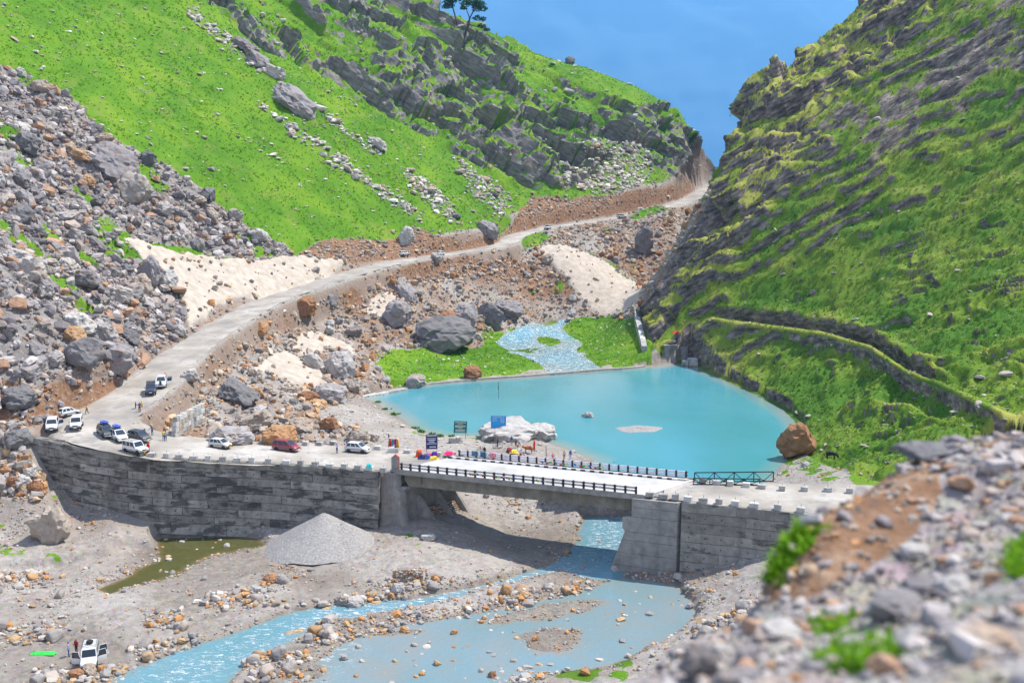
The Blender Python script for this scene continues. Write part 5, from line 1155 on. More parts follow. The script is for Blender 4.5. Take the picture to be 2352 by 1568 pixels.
def wheel_meshes(r, w):
    m = MB(); m.smooth = True; n = 18; rings = []
    for y, rr in ((-w / 2, r * .62), (-w / 2, r * .9), (-w * .38, r), (w * .38, r), (w / 2, r * .9), (w / 2, r * .62)): rings.append([(math.cos(2 * math.pi * k / n) * rr, y, math.sin(2 * math.pi * k / n) * rr) for k in range(n)])
    m.loft(rings, cap=True); t = m.mesh('wheel', M_TYRE)
    m = MB(); n = 14
    for s in (-1, 1):
        m.loft([[(math.cos(2 * math.pi * k / n) * r * q, s * y, math.sin(2 * math.pi * k / n) * r * q) for k in range(n)][::s] for y, q in ((w * .40, .63), (w * .47, .60), (w * .44, .5), (w * .46, .2))], cap=True)
    for k in range(5):
        a = 2 * math.pi * k / 5; m.box((math.cos(a) * r * .38, 0, math.sin(a) * r * .38), (r * .42, w * .97, r * .12), Matrix.Rotation(-a, 3, 'Y'))
    return t, m.mesh('rim', M_RIM)
WH = {k: wheel_meshes(*v) for k, v in {'jeep': (.36, .24), 'mpv': (.32, .2), 'hatch': (.28, .18)}.items()}
KINDS = {
 'jeep': dict(hw=.84, st=[(-2.12,.60,1.02,.78),(-2.06,.44,1.08,.83),(-1.0,.42,1.10,.84),(.72,.42,1.10,.84),(.95,.42,1.09,.83),(1.85,.44,1.02,.80),(2.02,.48,.98,.78),(2.08,.55,.90,.74)], cab=(-2.08,.98,-2.02,.52,1.08,1.86,.82,.72), ax=(-1.35,1.42), wins=[(.03,.30),(.35,.60),(.65,.93)], wk='jeep', lamp=(2.03,.60,.80)),
 'suv': dict(hw=.88, st=[(-2.2,.62,1.05,.80),(-2.12,.42,1.12,.87),(-1.0,.38,1.14,.88),(.8,.38,1.12,.88),(1.1,.40,1.10,.87),(1.95,.42,1.0,.84),(2.12,.46,.94,.80),(2.2,.55,.85,.72)], cab=(-2.15,1.1,-2.0,.5,1.10,1.82,.86,.70), ax=(-1.35,1.42), wins=[(.03,.28),(.33,.60),(.65,.92)], wk='jeep', lamp=(2.1,.62,.78)),
 'mpv': dict(hw=.87, st=[(-2.2,.60,.92,.72),(-2.12,.36,1.0,.83),(-1.0,.28,1.02,.87),(.8,.28,1.0,.87),(1.3,.28,.98,.86),(1.85,.30,.86,.82),(2.15,.34,.74,.72),(2.24,.42,.62,.6)], cab=(-2.12,1.42,-1.85,.35,.98,1.68,.84,.64), ax=(-1.3,1.38), wins=[(.03,.28),(.33,.60),(.65,.90)], wk='mpv', lamp=(2.02,.62,.70)),
 'hatch': dict(hw=.80, st=[(-1.8,.56,.86,.66),(-1.73,.32,.92,.76),(-.8,.26,.94,.80),(.6,.26,.92,.80),(1.0,.27,.90,.79),(1.45,.28,.80,.75),(1.68,.32,.70,.66),(1.76,.42,.60,.56)], cab=(-1.74,1.08,-1.36,.22,.90,1.48,.77,.58), ax=(-1.12,1.12), wins=[(.05,.30),(.35,.64),(.69,.90)], wk='hatch', lamp=(1.58,.56,.64)),
}
def body_ring(x, zb, zt, hw):
    R_ = [(hw * .90, zb), (hw * .98, zb + .10), (hw, zb + (zt - zb) * .55), (hw * .985, zt - .10), (hw * .93, zt - .02), (hw * .7, zt)]
    return [(x, y, z) for y, z in R_] + [(x, -y, z) for y, z in R_[::-1]]
def vehicle(kind, pname, pcol, p, yaw, label, plate='w', doors=(), rack=False, name='parked_car', group=None, category='car', sc=1.0, soft_top=None):
    K = KINDS[kind]; o = empty(name, p, yaw, label, category, group); o.scale = (sc,) * 3; PM = paint(pname, pcol)
    m = MB(); m.smooth = True; m.loft([body_ring(*s) for s in K['st']][::-1]); body = m.build('body', PM, o)
    x0b, x1b, x0t, x1t, zb, zt, hb, ht = K['cab']
    A = [(x1b, -hb, zb), (x1b, hb, zb), (x0b, hb, zb), (x0b, -hb, zb)]; B = [(x1t, -ht, zt), (x1t, ht, zt), (x0t, ht, zt), (x0t, -ht, zt)]
    C_ = [(x1t - .22, -ht + .16, zt + .055), (x1t - .22, ht - .16, zt + .055), (x0t + .15, ht - .16, zt + .055), (x0t + .15, -ht + .16, zt + .055)]
    m = MB(); m.loft([A, B, C_]); cab = m.build('cabin', PM, o)
    def pane(nm, c4, u0, u1, v0, v1, mat=M_GLASS, parent=o, proud=.008):
        a, b, c, d = [Vector(q) for q in c4]        # a b bottom, d c top
        def P(u, v): return a.lerp(b, u).lerp(d.lerp(c, u), v)
        n = (b - a).cross(d - a).normalized(); q = [P(u0, v0), P(u1, v0), P(u1, v1), P(u0, v1)]
        m = MB(); m.prism([x - n * .02 for x in q], n * (.02 + proud)); return m.build(nm, mat, parent)
    pane('windscreen', (A[0], A[1], B[1], B[0]), .06, .94, .10, .93)
    pane('rear_window', (A[2], A[3], B[3], B[2]), .10, .90, .25, .90)
    sides = {'r': (A[3], A[0], B[0], B[3]), 'l': (A[1], A[2], B[2], B[1])}
    for s, c4 in sides.items():
        for j, (a, b) in enumerate(K['wins']):
            if s == 'l': a, b = 1 - b, 1 - a
            pane('side_window', c4, a, b, .14, .90)
    t, r = WH[K['wk']]; rr = {'jeep': .36, 'mpv': .32, 'hatch': .28}[K['wk']]
    for x in K['ax']:
        for s in (-1, 1):
            w = add('wheel', t, o, (x, s * (K['hw'] - .09), rr)); add('rim', r, w)
            m = MB(); n = 12; ring = [(x + math.cos(math.pi * k / n) * (rr + .07), s * (K['hw'] + .006), rr + math.sin(math.pi * k / n) * (rr + .07)) for k in range(n + 1)]
            m.prism(ring if s < 0 else ring[::-1], (0, -s * .05, 0)); m.build('wheel_arch', M_TRIM, o)
    xf, xr = K['st'][-1][0], K['st'][0][0]; zl = K['st'][-1]
    boxy = kind in ('jeep', 'suv')
    m = MB(); m.box((xf - .02, 0, zl[1] - .06), (.22, K['hw'] * 1.86, .22), bev=.05); m.build('front_bumper', M_TRIM if boxy or kind == 'hatch' and plate == 'y' else PM, o)
    m = MB(); m.box((xr + .02, 0, .50), (.18, K['hw'] * 1.86, .20), bev=.05); m.build('rear_bumper', M_TRIM if boxy else PM, o)
    lx, ly, lz = K['lamp']
    for s in (-1, 1):
        m = MB(); m.box((lx, s * ly, lz), (.16, .26, .15), bev=.03); m.build('headlight', M_LAMP, o)
        m = MB(); m.box((xr + .05, s * (K['hw'] - .13), .92 if boxy else .84), (.08, .12, .30), bev=.02); m.build('tail_light', M_TAIL, o)
        m = MB(); m.box((x1b - .12, s * (K['hw'] + .10), zb + .08), (.10, .18, .13), bev=.02); m.build('mirror', M_TRIM if boxy else PM, o)
        m = MB(); m.box(((K['ax'][0] + K['ax'][1]) / 2, s * (K['hw'] + .012), .62), (1.9, .02, .07)); m.build('side_trim', M_TRIM, o)
    m = MB(); m.box((xf - .03, 0, lz if boxy else zl[2] - .04), (.10, .72, .16), bev=.02); m.build('grille', M_TRIM, o)
    for x, s in ((xf + .10, 1), (xr - .09, -1)):
        m = MB(); m.box((x, 0, zl[1] - .04 if s > 0 else .62), (.012, .46, .13)); m.build('number_plate', M_PLY if plate == 'y' else M_PLW, o)
    for side, which, ang_ in doors:
        s = 1 if side == 'l' else -1
        u0, u1 = {'front': (.55, .98), 'rear': (.02, .48)}[which]; xh = x0b + .5 + (x1b - x0b - .6) * u1
        d = empty('door'); d.parent = o; d.location = (xh, s * (K['hw'] + .005), 0); d.rotation_euler = (0, 0, -s * ang_)
        L_ = .95; m = MB(); m.prism([(0, 0, .46), (-L_, 0, .46), (-L_, 0, zb), (0, 0, zb)], (0, s * .07, 0)); m.build('door_panel', PM, d)
        m = MB(); m.tube([(0, s * .03, zb), (-.18, s * .0, zt - .12), (-L_ + .05, s * .0, zt - .12), (-L_, s * .03, zb)], .03, 6); m.build('window_frame', M_TRIM if pname != 'white_paint' else PM, d)
        m = MB(); m.prism([(-.06, s * .02, zb), (-.2, s * .0, zt - .14), (-L_ + .07, s * .0, zt - .14), (-L_ + .03, s * .02, zb)], (0, s * .01, 0)); m.build('door_glass', M_GLASS, d)
        d2 = MB(); d2.box((-L_ / 2, -s * .012, .76), (.8, .02, .5)); d2.build('door_card', M_SEAT, d)
    if rack:
        m = MB(); zt2 = zt + .09
        for z in (zt2 + .03, zt2 + .16): m.tube([(x0t + .1, -ht + .02, z), (x1t - .25, -ht + .02, z), (x1t - .25, ht - .02, z), (x0t + .1, ht - .02, z), (x0t + .1, -ht + .02, z)], .015, 6)
        for k in range(6):
            x = x0t + .12 + (x1t - x0t - .4) * k / 5; m.tube([(x, -ht + .02, zt2 + .03), (x, ht - .02, zt2 + .03)], .013, 5)
            for s in (-1, 1): m.tube([(x, s * (ht - .02), zt), (x, s * (ht - .02), zt2 + .16)], .012, 5)
        m.build('roof_rack', M_STEEL, o)
    if soft_top:
        m = MB(); m.box(((x0t + x1t) / 2, 0, zt + .075), (x1t - x0t - .3, ht * 1.7, .05), bev=.02); m.build('roof_panel', soft_top, o)
    return o
WHITE, DGREY, NAVY, RED, CREAM = ('white_paint', (.66, .66, .65)), ('charcoal_paint', (.05, .052, .058)), ('navy_paint', (.035, .045, .085)), ('maroon_paint', (.26, .012, .025)), ('ivory_paint', (.62, .60, .53))
def aim(deg): return R(deg)          # heading of the nose, degrees anticlockwise from +X
def car(u, v, kind, col, deg, label, **kw): return vehicle(kind, col[0], col[1], stand(u, v), aim(deg), label, **kw)
car(157, 955, 'hatch', WHITE, 62, 'white hatchback with its rear door open seen from behind at the road bend', plate='y', doors=[('l', 'rear', 1.0)])
car(120, 987, 'suv', WHITE, -68, 'white boxy jeep with an open driver door at the far left of the car park', doors=[('l', 'front', 1.05)], name='parked_jeep')
car(176, 983, 'jeep', WHITE, -72, 'white jeep with closed doors facing the viewer near the bend', name='parked_jeep')
c4 = car(243, 1000, 'mpv', DGREY, -52, 'dark grey people carrier with blue luggage on its roof')
c5 = car(272, 1010, 'mpv', WHITE, -48, 'white people carrier with a blue bundle on its roof rack', plate='y')
car(320, 1012, 'hatch', DGREY, -28, 'dark grey hatchback with an open rear door beside the white people carrier', doors=[('l', 'rear', 1.1)], sc=1.12)
vehicle('jeep', *WHITE, Vector((*at_z(312, 1041, 12.4)[:2], 12.45)), aim(-33), 'white jeep with a yellow number plate right above the retaining wall', plate='y', name='parked_jeep', rack=True)
car(347, 903, 'suv', NAVY, -72, 'dark blue jeep facing downhill on the climbing road', name='parked_jeep', rack=True)
car(371, 886, 'mpv', WHITE, -74, 'white jeep with doors swung open behind the dark blue jeep', doors=[('l', 'front', 1.1), ('l', 'rear', 1.1)], name='parked_jeep', sc=1.06)
car(507, 1028, 'hatch', CREAM, -22, 'cream hatchback with black bumpers parked by the grey boulder', plate='y')
car(658, 1034, 'mpv', RED, -22, 'dark red people carrier parked in front of the tan boulders')
car(822, 1038, 'hatch', WHITE, -17, 'white rounded hatchback nearest to the bridge', sc=1.07)
cj = car(207, 1523, 'jeep', WHITE, -72, 'white jeep with doors open and a spare wheel on its roof by the river', doors=[('l', 'front', 1.15), ('l', 'rear', 1.15), ('r', 'front', 1.15)], rack=True, name='parked_jeep')
car(928, 588, 'hatch', WHITE, 50, 'white hatchback driving away along the upper road', plate='y', sc=1.1)
car(1010, 588, 'hatch', WHITE, -125, 'small white car half hidden behind the bank on the upper road', sc=1.05)
car(1258, 527, 'jeep', WHITE, -112, 'open-sided white tourist jeep below the red cutting on the upper road', name='parked_jeep')
car(1428, 501, 'mpv', WHITE, 12, 'white people carrier farthest along the upper road', sc=1.05)
M_TARP = flat_mat('blue_tarpaulin', (.02, .07, .42), .45, vary=.3); M_GREENT = flat_mat('green_tarpaulin', (.04, .50, .06), .5, vary=.25)
def bundle(name, parent_car, x, z, d, mat, label):
    o = empty(name, parent_car.matrix_basis @ Vector((x, 0, z)), parent_car.rotation_euler.z, label, 'luggage'); rng = random.Random(3); m = MB(); m.smooth = True; n = 12; rings = []
    for k in range(7):
        t = k / 6; s = math.sin(math.pi * (.12 + .76 * t)) ** .5; rings.append([(d[0] * (t - .5), math.cos(2 * math.pi * j / n) * d[1] / 2 * s * rng.uniform(.92, 1.05), d[2] / 2 + math.sin(2 * math.pi * j / n) * d[2] / 2 * s * rng.uniform(.9, 1.08)) for j in range(n)][::-1])
    m.loft(rings); m.build('cover', mat, o)
    m = MB()
    for t in (-.25, .02, .27): m.tube([(d[0] * t, math.cos(2 * math.pi * j / 12) * (d[1] / 2 + .005), d[2] / 2 + math.sin(2 * math.pi * j / 12) * (d[2] / 2 + .008)) for j in range(13)], .02, 5)
    m.build('lashing_rope', M_WHITEP, o); m = MB(); m.box((0, 0, -.03), (d[0] * .95, d[1] * .95, .06)); m.build('carrier_frame', M_STEEL, o); return o
bundle('luggage_bundle', c4, -.55, 1.80, (1.6, 1.15, .55), M_TARP, 'blue wrapped luggage on the roof of the dark grey people carrier')
bundle('luggage_bundle', c5, -.55, 1.80, (1.6, 1.15, .60), M_TARP, 'blue wrapped luggage on the roof of the white people carrier')
sw = empty('spare_wheel', cj.matrix_basis @ Vector((-.75, 0, 2.02)), .3, 'black spare wheel lying on the roof rack of the riverside jeep', 'spare wheel'); w = add('tyre', WH['jeep'][0], sw, (0, 0, .12)); w.rotation_euler = (R(90), 0, 0); q = add('rim', WH['jeep'][1], sw, (0, 0, .12)); q.rotation_euler = (R(90), 0, 0)
print('cars', round(time.time() - T0, 1))

# ------------------------------------------------------------------ people: one skinned body per pose
SKIN = flat_mat('brown_skin', (.22, .115, .07), .6); HAIR = flat_mat('black_hair', (.012, .010, .010), .7); SHOE = flat_mat('dark_shoes', (.03, .025, .022), .6)
CLOTH = {}
def cloth(c):
    k = tuple(round(x, 3) for x in c)
    if k not in CLOTH: CLOTH[k] = flat_mat('cloth_%d' % len(CLOTH), k, .85, vary=.25, scale=5)
    return CLOTH[k]
def body_mesh(pose):
    """joints -> skin modifier -> mesh with material index: 0 skin 1 hair 2 top 3 legs 4 shoes"""
    J = dict(pel=(0, 0, .94), waist=(0, 0, 1.08), chest=(0, .0, 1.30), neck=(0, 0, 1.47), head=(0, .02, 1.58), crown=(0, .01, 1.70), nose=(0, .115, 1.585),
             sl=(-.18, 0, 1.40), el=(-.24, -.02, 1.12), wl=(-.25, .06, .88), hl=(-.25, .09, .78), sr=(.18, 0, 1.40), er=(.24, -.02, 1.12), wr=(.25, .06, .88), hr=(.25, .09, .78),
             pl=(-.09, 0, .90), kl=(-.10, .02, .50), al=(-.10, -.02, .09), tl=(-.11, .15, .04), pr=(.09, 0, .90), kr=(.10, .02, .50), ar=(.10, -.02, .09), tr=(.11, .15, .04))
    J.update(pose)
    Rr = dict(pel=(.15, .11), waist=(.135, .10), chest=(.165, .115), neck=(.06, .06), head=(.085, .10), crown=(.06, .07), nose=(.02, .02), sl=(.075, .075), sr=(.075, .075), el=(.048, .048), er=(.048, .048), wl=(.034, .034), wr=(.034, .034), hl=(.04, .028), hr=(.04, .028),
              pl=(.095, .095), pr=(.095, .095), kl=(.065, .065), kr=(.065, .065), al=(.045, .045), ar=(.045, .045), tl=(.04, .035), tr=(.04, .035))
    E = [('pel', 'waist', 2), ('waist', 'chest', 2), ('chest', 'neck', 2), ('neck', 'head', 0), ('head', 'crown', 1), ('head', 'nose', 0), ('chest', 'sl', 2), ('sl', 'el', 2), ('el', 'wl', 2), ('wl', 'hl', 0), ('chest', 'sr', 2), ('sr', 'er', 2), ('er', 'wr', 2), ('wr', 'hr', 0),
         ('pel', 'pl', 3), ('pl', 'kl', 3), ('kl', 'al', 3), ('al', 'tl', 4), ('pel', 'pr', 3), ('pr', 'kr', 3), ('kr', 'ar', 3), ('ar', 'tr', 4)]
    nm = list(J); me = bpy.data.meshes.new('body_cage'); me.from_pydata([J[k] for k in nm], [(nm.index(a), nm.index(b)) for a, b, _ in E], [])
    o = bpy.data.objects.new('body_cage', me); COL.objects.link(o); sk = o.modifiers.new('skin', 'SKIN'); sk.use_smooth_shade = True; su = o.modifiers.new('sub', 'SUBSURF'); su.levels = 1
    for i, k in enumerate(nm): me.skin_vertices[0].data[i].radius = Rr[k]; me.skin_vertices[0].data[i].use_root = (k == 'pel')
    dg = bpy.context.evaluated_depsgraph_get(); out = bpy.data.meshes.new_from_object(o.evaluated_get(dg)); bpy.data.objects.remove(o); out.name = 'person_body'
    segs = [(Vector(J[a]), Vector(J[b]), mi) for a, b, mi in E]; hc = Vector(J['head'])
    for p in out.polygons:
        c = p.center; best = 9; mi = 0
        for a, b, k in segs:
            ab = b - a; t = max(0, min(1, (c - a).dot(ab) / ab.length_squared)); d = (c - a - ab * t).length
            if d < best: best, mi = d, k
        if (c - hc).length < .2 and c.z > hc.z - .1: mi = 1 if (c.z > hc.z + .055 or (c.y < hc.y - .02 and c.z > hc.z - .07)) else 0
        p.material_index = mi
    for _ in range(5): out.materials.append(SKIN)
    return out
POSE = {'stand': {}, 'walk': dict(kl=(-.10, .20, .52), al=(-.10, .16, .10), tl=(-.10, .32, .06), kr=(.10, -.06, .50), ar=(.10, -.30, .14), tr=(.10, -.20, .05), el=(-.25, -.12, 1.14), wl=(-.25, -.16, .90), hl=(-.25, -.17, .80), er=(.25, .08, 1.14), wr=(.24, .22, .92), hr=(.24, .27, .84)),
        'arms': dict(er=(.26, .16, 1.18), wr=(.16, .36, 1.24), hr=(.12, .44, 1.28), el=(-.26, .10, 1.16), wl=(-.15, .32, 1.16), hl=(-.10, .40, 1.18)), 'wide': dict(el=(-.42, .04, 1.24), wl=(-.60, .1, 1.34), hl=(-.68, .12, 1.38), er=(.40, .05, 1.18), wr=(.56, .12, 1.05), hr=(.62, .14, .99)),
        'akimbo': dict(el=(-.38, -.08, 1.16), wl=(-.20, .04, 1.02), hl=(-.15, .08, 1.0), er=(.38, -.08, 1.16), wr=(.20, .04, 1.02), hr=(.15, .08, 1.0)),
        'sit': dict(pel=(0, 0, .42), waist=(0, .01, .56), chest=(0, .04, .78), neck=(0, .06, .95), head=(0, .09, 1.06), crown=(0, .08, 1.18), nose=(0, .20, 1.06), sl=(-.18, .04, .88), sr=(.18, .04, .88), el=(-.24, .10, .62), er=(.24, .10, .62), wl=(-.18, .30, .56), wr=(.18, .30, .56), hl=(-.14, .38, .56), hr=(.14, .38, .56), pl=(-.09, .04, .42), pr=(.09, .04, .42), kl=(-.13, .42, .46), kr=(.13, .42, .46), al=(-.13, .40, .09), ar=(.13, .40, .09), tl=(-.13, .56, .04), tr=(.13, .56, .04)),
        'crouch': dict(pel=(0, -.02, .30), waist=(0, .02, .42), chest=(0, .14, .62), neck=(0, .20, .78), head=(0, .25, .88), crown=(0, .25, 1.0), nose=(0, .36, .87), sl=(-.18, .14, .70), sr=(.18, .14, .70), el=(-.25, .28, .50), er=(.25, .28, .50), wl=(-.16, .44, .42), wr=(.16, .44, .42), hl=(-.12, .50, .38), hr=(.12, .50, .38), pl=(-.09, 0, .30), pr=(.09, 0, .30), kl=(-.16, .34, .44), kr=(.16, .34, .44), al=(-.14, .06, .09), ar=(.14, .06, .09), tl=(-.14, .22, .04), tr=(.14, .22, .04))}
BODY = {k: body_mesh(v) for k, v in POSE.items()}
def person(u, v, pose, top, legs, deg, label, group=None, hair=None, p=None, sc=1.0, robe=None, veil=None):
    """deg: facing direction, anticlockwise from +X"""
    o = add('person', BODY[pose]); o.location = p if p is not None else stand(u, v); o.rotation_euler = (0, 0, R(deg - 90)); o.scale = (sc,) * 3; tag(o, label, 'person', group)
    for i, mt in enumerate((SKIN, hair or HAIR, cloth(top), cloth(legs), SHOE)): o.material_slots[i].link = 'OBJECT'; o.material_slots[i].material = mt
    if robe:
        m = MB(); m.smooth = True; n = 12; m.loft([[(math.cos(2 * math.pi * k / n) * a, math.sin(2 * math.pi * k / n) * b * (1 + .06 * math.sin(k * 2.6)), z) for k in range(n)] for z, a, b in ((.12, .25, .22), (.5, .21, .18), (.95, .18, .15), (1.1, .155, .125))], cap=False); m.build('long_dress', cloth(robe), o)
    if veil:
        m = MB(); m.smooth = True; n = 12; m.loft([[(math.cos(2 * math.pi * k / n) * a, -.03 + math.sin(2 * math.pi * k / n) * b, z) for k in range(n)] for z, a, b in ((1.18, .21, .17), (1.4, .20, .16), (1.5, .115, .12), (1.64, .105, .115), (1.73, .06, .07))]); m.build('head_scarf', cloth(veil), o)
    return o
BLK, BLU, JNS, WHT, ORG, REDC, YEL, PNK, GRY, PUR, TEAL = (.02, .02, .025), (.02, .07, .28), (.06, .10, .20), (.60, .60, .60), (.70, .26, .02), (.55, .03, .02), (.75, .55, .03), (.62, .22, .45), (.16, .16, .17), (.10, .06, .22), (.05, .28, .30)
person(200, 951, 'walk', ORG, BLK, 200, 'person in an orange top walking across the road bend')
person(312, 945, 'arms', BLK, JNS, 20, 'person in dark blue standing leftmost in the group talking on the road verge')
person(321, 947, 'arms', PUR, BLK, 110, 'person in a purple top with back turned in the middle of the verge group')
person(331, 945, 'stand', (.18, .02, .03), (.35, .20, .20), 170, 'person in maroon standing rightmost in the verge group')
person(326, 944, 'stand', YEL, ORG, 270, 'person in yellow half hidden inside the verge group')
person(141, 980, 'stand', PNK, (.55, .45, .50), 200, 'person in a pink tunic beside the open jeep door', robe=PNK)
person(104, 985, 'stand', BLU, BLK, 300, 'person in blue standing behind the boxy white jeep')
person(350, 1001, 'wide', GRY, JNS, 270, 'person in grey with arms spread near the broken wall')
person(376, 1012, 'stand', YEL, JNS, 300, 'person in a bright yellow shirt beside the broken wall')
person(381, 1013, 'stand', (.40, .36, .34), JNS, 100, 'person in a pale top next to the yellow shirt')
person(341, 1038, 'stand', REDC, REDC, 250, 'person in a red dress beside the white jeep by the wall', robe=REDC, p=Vector((*at_z(341, 1040, 12.3)[:2], 12.3)))
person(369, 884 + 10, 'stand', (.03, .10, .05), BLK, 250, 'person in dark clothes standing at the open doors of the white jeep')
person(380, 876, 'stand', REDC, BLK, 250, 'person in red standing behind the open jeep doors')
person(541, 1023, 'stand', (.55, .55, .55), GRY, 250, 'person in a pale shirt standing beside the grey boulder')
person(774, 1041, 'arms', (.55, .50, .65), JNS, 60, 'person in a lilac shirt taking a picture on the road')
person(805, 1013, 'akimbo', BLK, BLK, 270, 'person in black behind the white hatchback with hands on hips')
person(815, 1014, 'stand', TEAL, JNS, 270, 'smaller person in teal behind the white hatchback', sc=.9)
person(158, 1507, 'stand', (.30, .36, .62), JNS, 20, 'person in a pale blue shirt beside the riverside jeep')
person(176, 1500, 'stand', (.35, .02, .03), BLK, 250, 'person in dark red standing inside the open door of the riverside jeep')
person(1113, 1047, 'stand', BLK, (.28, .18, .08), 250, 'person in a black jacket beside the leaning bicycle')
person(1126, 1049, 'crouch', (.40, .45, .55), BLK, 250, 'person in a pale hood bending at the near edge of the stalls', hair=cloth((.55, .55, .60)))
person(1143, 1028, 'arms', (.015, .03, .09), BLK, 20, 'cyclist in navy holding a bicycle')
person(1175, 1022, 'stand', BLU, (.30, .28, .08), 300, 'person in blue standing at the vendors stalls', robe=None)
person(1192, 1023, 'sit', WHT, BLK, 280, 'person in white sitting among the vendors goods')
person(1184, 1027, 'sit', (.05, .02, .03), REDC, 330, 'person in dark red sitting low at the vendors stalls')
person(1227, 1033, 'stand', REDC, REDC, 200, 'person in a long red dress and red head scarf by the brown cow', robe=REDC, veil=REDC)
person(1167, 1046, 'sit', (.02, .04, .12), REDC, 270, 'person in navy sitting behind the far railing')
person(1196, 1050, 'sit', REDC, BLK, 270, 'child in red sitting behind the far railing', sc=.8)
person(1296, 1056, 'stand', (.55, .45, .33), (.14, .10, .06), 90, 'person in a beige shirt and brown trousers looking at the lake', p=None)
person(1310, 1055, 'stand', (.02, .08, .36), (.22, .32, .55), 100, 'person in a blue jacket and jeans looking at the lake')
person(1270, 1054, 'crouch', (.65, .10, .12), WHT, 90, 'person in red crouching behind the far railing')
person(1410, 1075, 'sit', WHT, BLK, 90, 'person in white sitting by the water beyond the railing')
person(1446, 1080, 'sit', BLK, BLK, 90, 'person in black sitting by the water beyond the railing')
person(1287, 525, 'crouch', (.02, .40, .60), BLU, 250, 'person in bright blue crouching at the edge of the upper road', p=None, sc=1.1)
print('people', round(time.time() - T0, 1))
# ------------------------------------------------------------------ things along the road and lake
def line_print(parent, w, h, rows, origin, mat, ax, up, nrm_, seed=1):
    """rows of small word-like strips on a board: (y0, height, width share, offset)"""
    rnd = random.Random(seed); m = MB()
    for y, hh, ws, off in rows:
        x = (1 - ws) / 2 * w + off * w; end = x + ws * w
        while x < end - .03:
            l = min(rnd.uniform(.06, .16) * w, end - x); a = origin + ax * x + up * (y * h)
            m.prism([a, a + ax * l, a + ax * l + up * hh * h, a + up * hh * h], nrm_ * .006); x += l + .022 * w
    return m.build('lettering', mat, parent)
def board(name, u, v, w, h, post, mat, frame, label, yaw=0, tilt=0, rows=(), rows2=(), p=None):
    p = p or stand(u, v); o = empty(name, p, yaw, label, 'sign'); ax, up, n = Vector((1, 0, 0)), Vector((0, 0, 1)), Vector((0, -1, 0))
    m = MB(); m.box((0, 0, post + h / 2), (w, .04, h)); m.build('panel', mat, o)
    m = MB()
    for z in (post, post + h): m.box((0, 0, z), (w + .1, .07, .06))
    for s in (-1, 1): m.box((s * w / 2, 0, post + h / 2), (.06, .07, h + .06))
    m.build('frame', frame, o)
    for s in (-1, 1): m = MB(); m.box((s * w * .46, .02, post / 2 - .2), (.07, .06, post + .45)); m.build('post', frame, o)
    og = Vector((-w / 2, -.022, post))
    if rows: line_print(o, w, h, rows, og, flat_mat('white_lettering', (.62, .66, .68), .6), ax, up, n)
    if rows2: line_print(o, w, h, rows2, og, flat_mat('yellow_lettering', (.62, .60, .10), .6), ax, up, n, 4)
    o.rotation_euler = (0, tilt, yaw); return o
M_GRB, M_BLB, M_NVB = flat_mat('teal_green_board', (.01, .16, .15), .4), flat_mat('sky_blue_board', (.03, .32, .70), .5), flat_mat('navy_board', (.015, .015, .12), .4)
board('notice_board', 1056, 1008, 2.3, 2.1, 1.2, M_GRB, M_BLACK, 'dark green notice board with white and yellow lines standing on a pale rock', .12, .06, [(.86, .08, .86, 0), (.60, .05, .8, 0), (.53, .05, .84, 0), (.46, .05, .6, -.1), (.24, .05, .75, 0), (.16, .05, .7, -.03), (.08, .05, .8, 0)], [(.73, .06, .42, 0), (.35, .06, .3, 0)])
board('direction_sign', 1145, 1010, 2.7, 2.2, 2.2, M_BLB, flat_mat('blue_steel', (.03, .16, .36), .5), 'sky blue sign board on two tall posts in front of the pale rock', -.05, 0, [(.88, .05, .8, 0), (.74, .04, .3, -.26), (.72, .04, .3, .27), (.6, .04, .3, -.26), (.6, .04, .28, .27), (.46, .04, .28, .27)])
board('notice_board', 992, 1054, 1.7, 2.2, 1.75, M_NVB, flat_mat('maroon_frame', (.10, .015, .02), .5), 'narrow dark blue notice board standing over the heap of clothes', .1, 0, [(.90, .07, .9, 0), (.72, .04, .8, 0), (.60, .06, .7, 0), (.47, .06, .5, 0), (.34, .05, .85, 0), (.10, .07, .6, .1)], p=stand(992, 1056))
# milestone at the bridge end
ms = empty('milestone', bp(-1.0, -.15, DECK_Z - .1), ang + .2, 'grey gabled marker stone with red painted edge at the bridge end', 'milestone')
m = MB(); m.prism([(-.55, -.18, 0), (.55, -.18, 0), (.55, -.18, 2.0), (0, -.18, 2.45), (-.55, -.18, 2.0)], (0, .36, 0)); m.build('stone', M_CONC, ms)
M_REDP = flat_mat('red_paint', (.50, .05, .03), .6); m = MB(); m.prism([(.553, -.17, .25), (.62, -.17, .25), (.62, -.17, 2.0), (.553, -.17, 2.0)], (0, .34, 0)); m.prism([(0, -.2, 2.47), (.6, -.2, 2.03), (.6, -.2, 2.09), (0, -.2, 2.53)], (0, .4, 0)); m.build('painted_edge', M_REDP, ms)
m = MB(); m.box((0, 0, .06), (1.4, .6, .2)); m.build('plinth', M_CONC, ms)
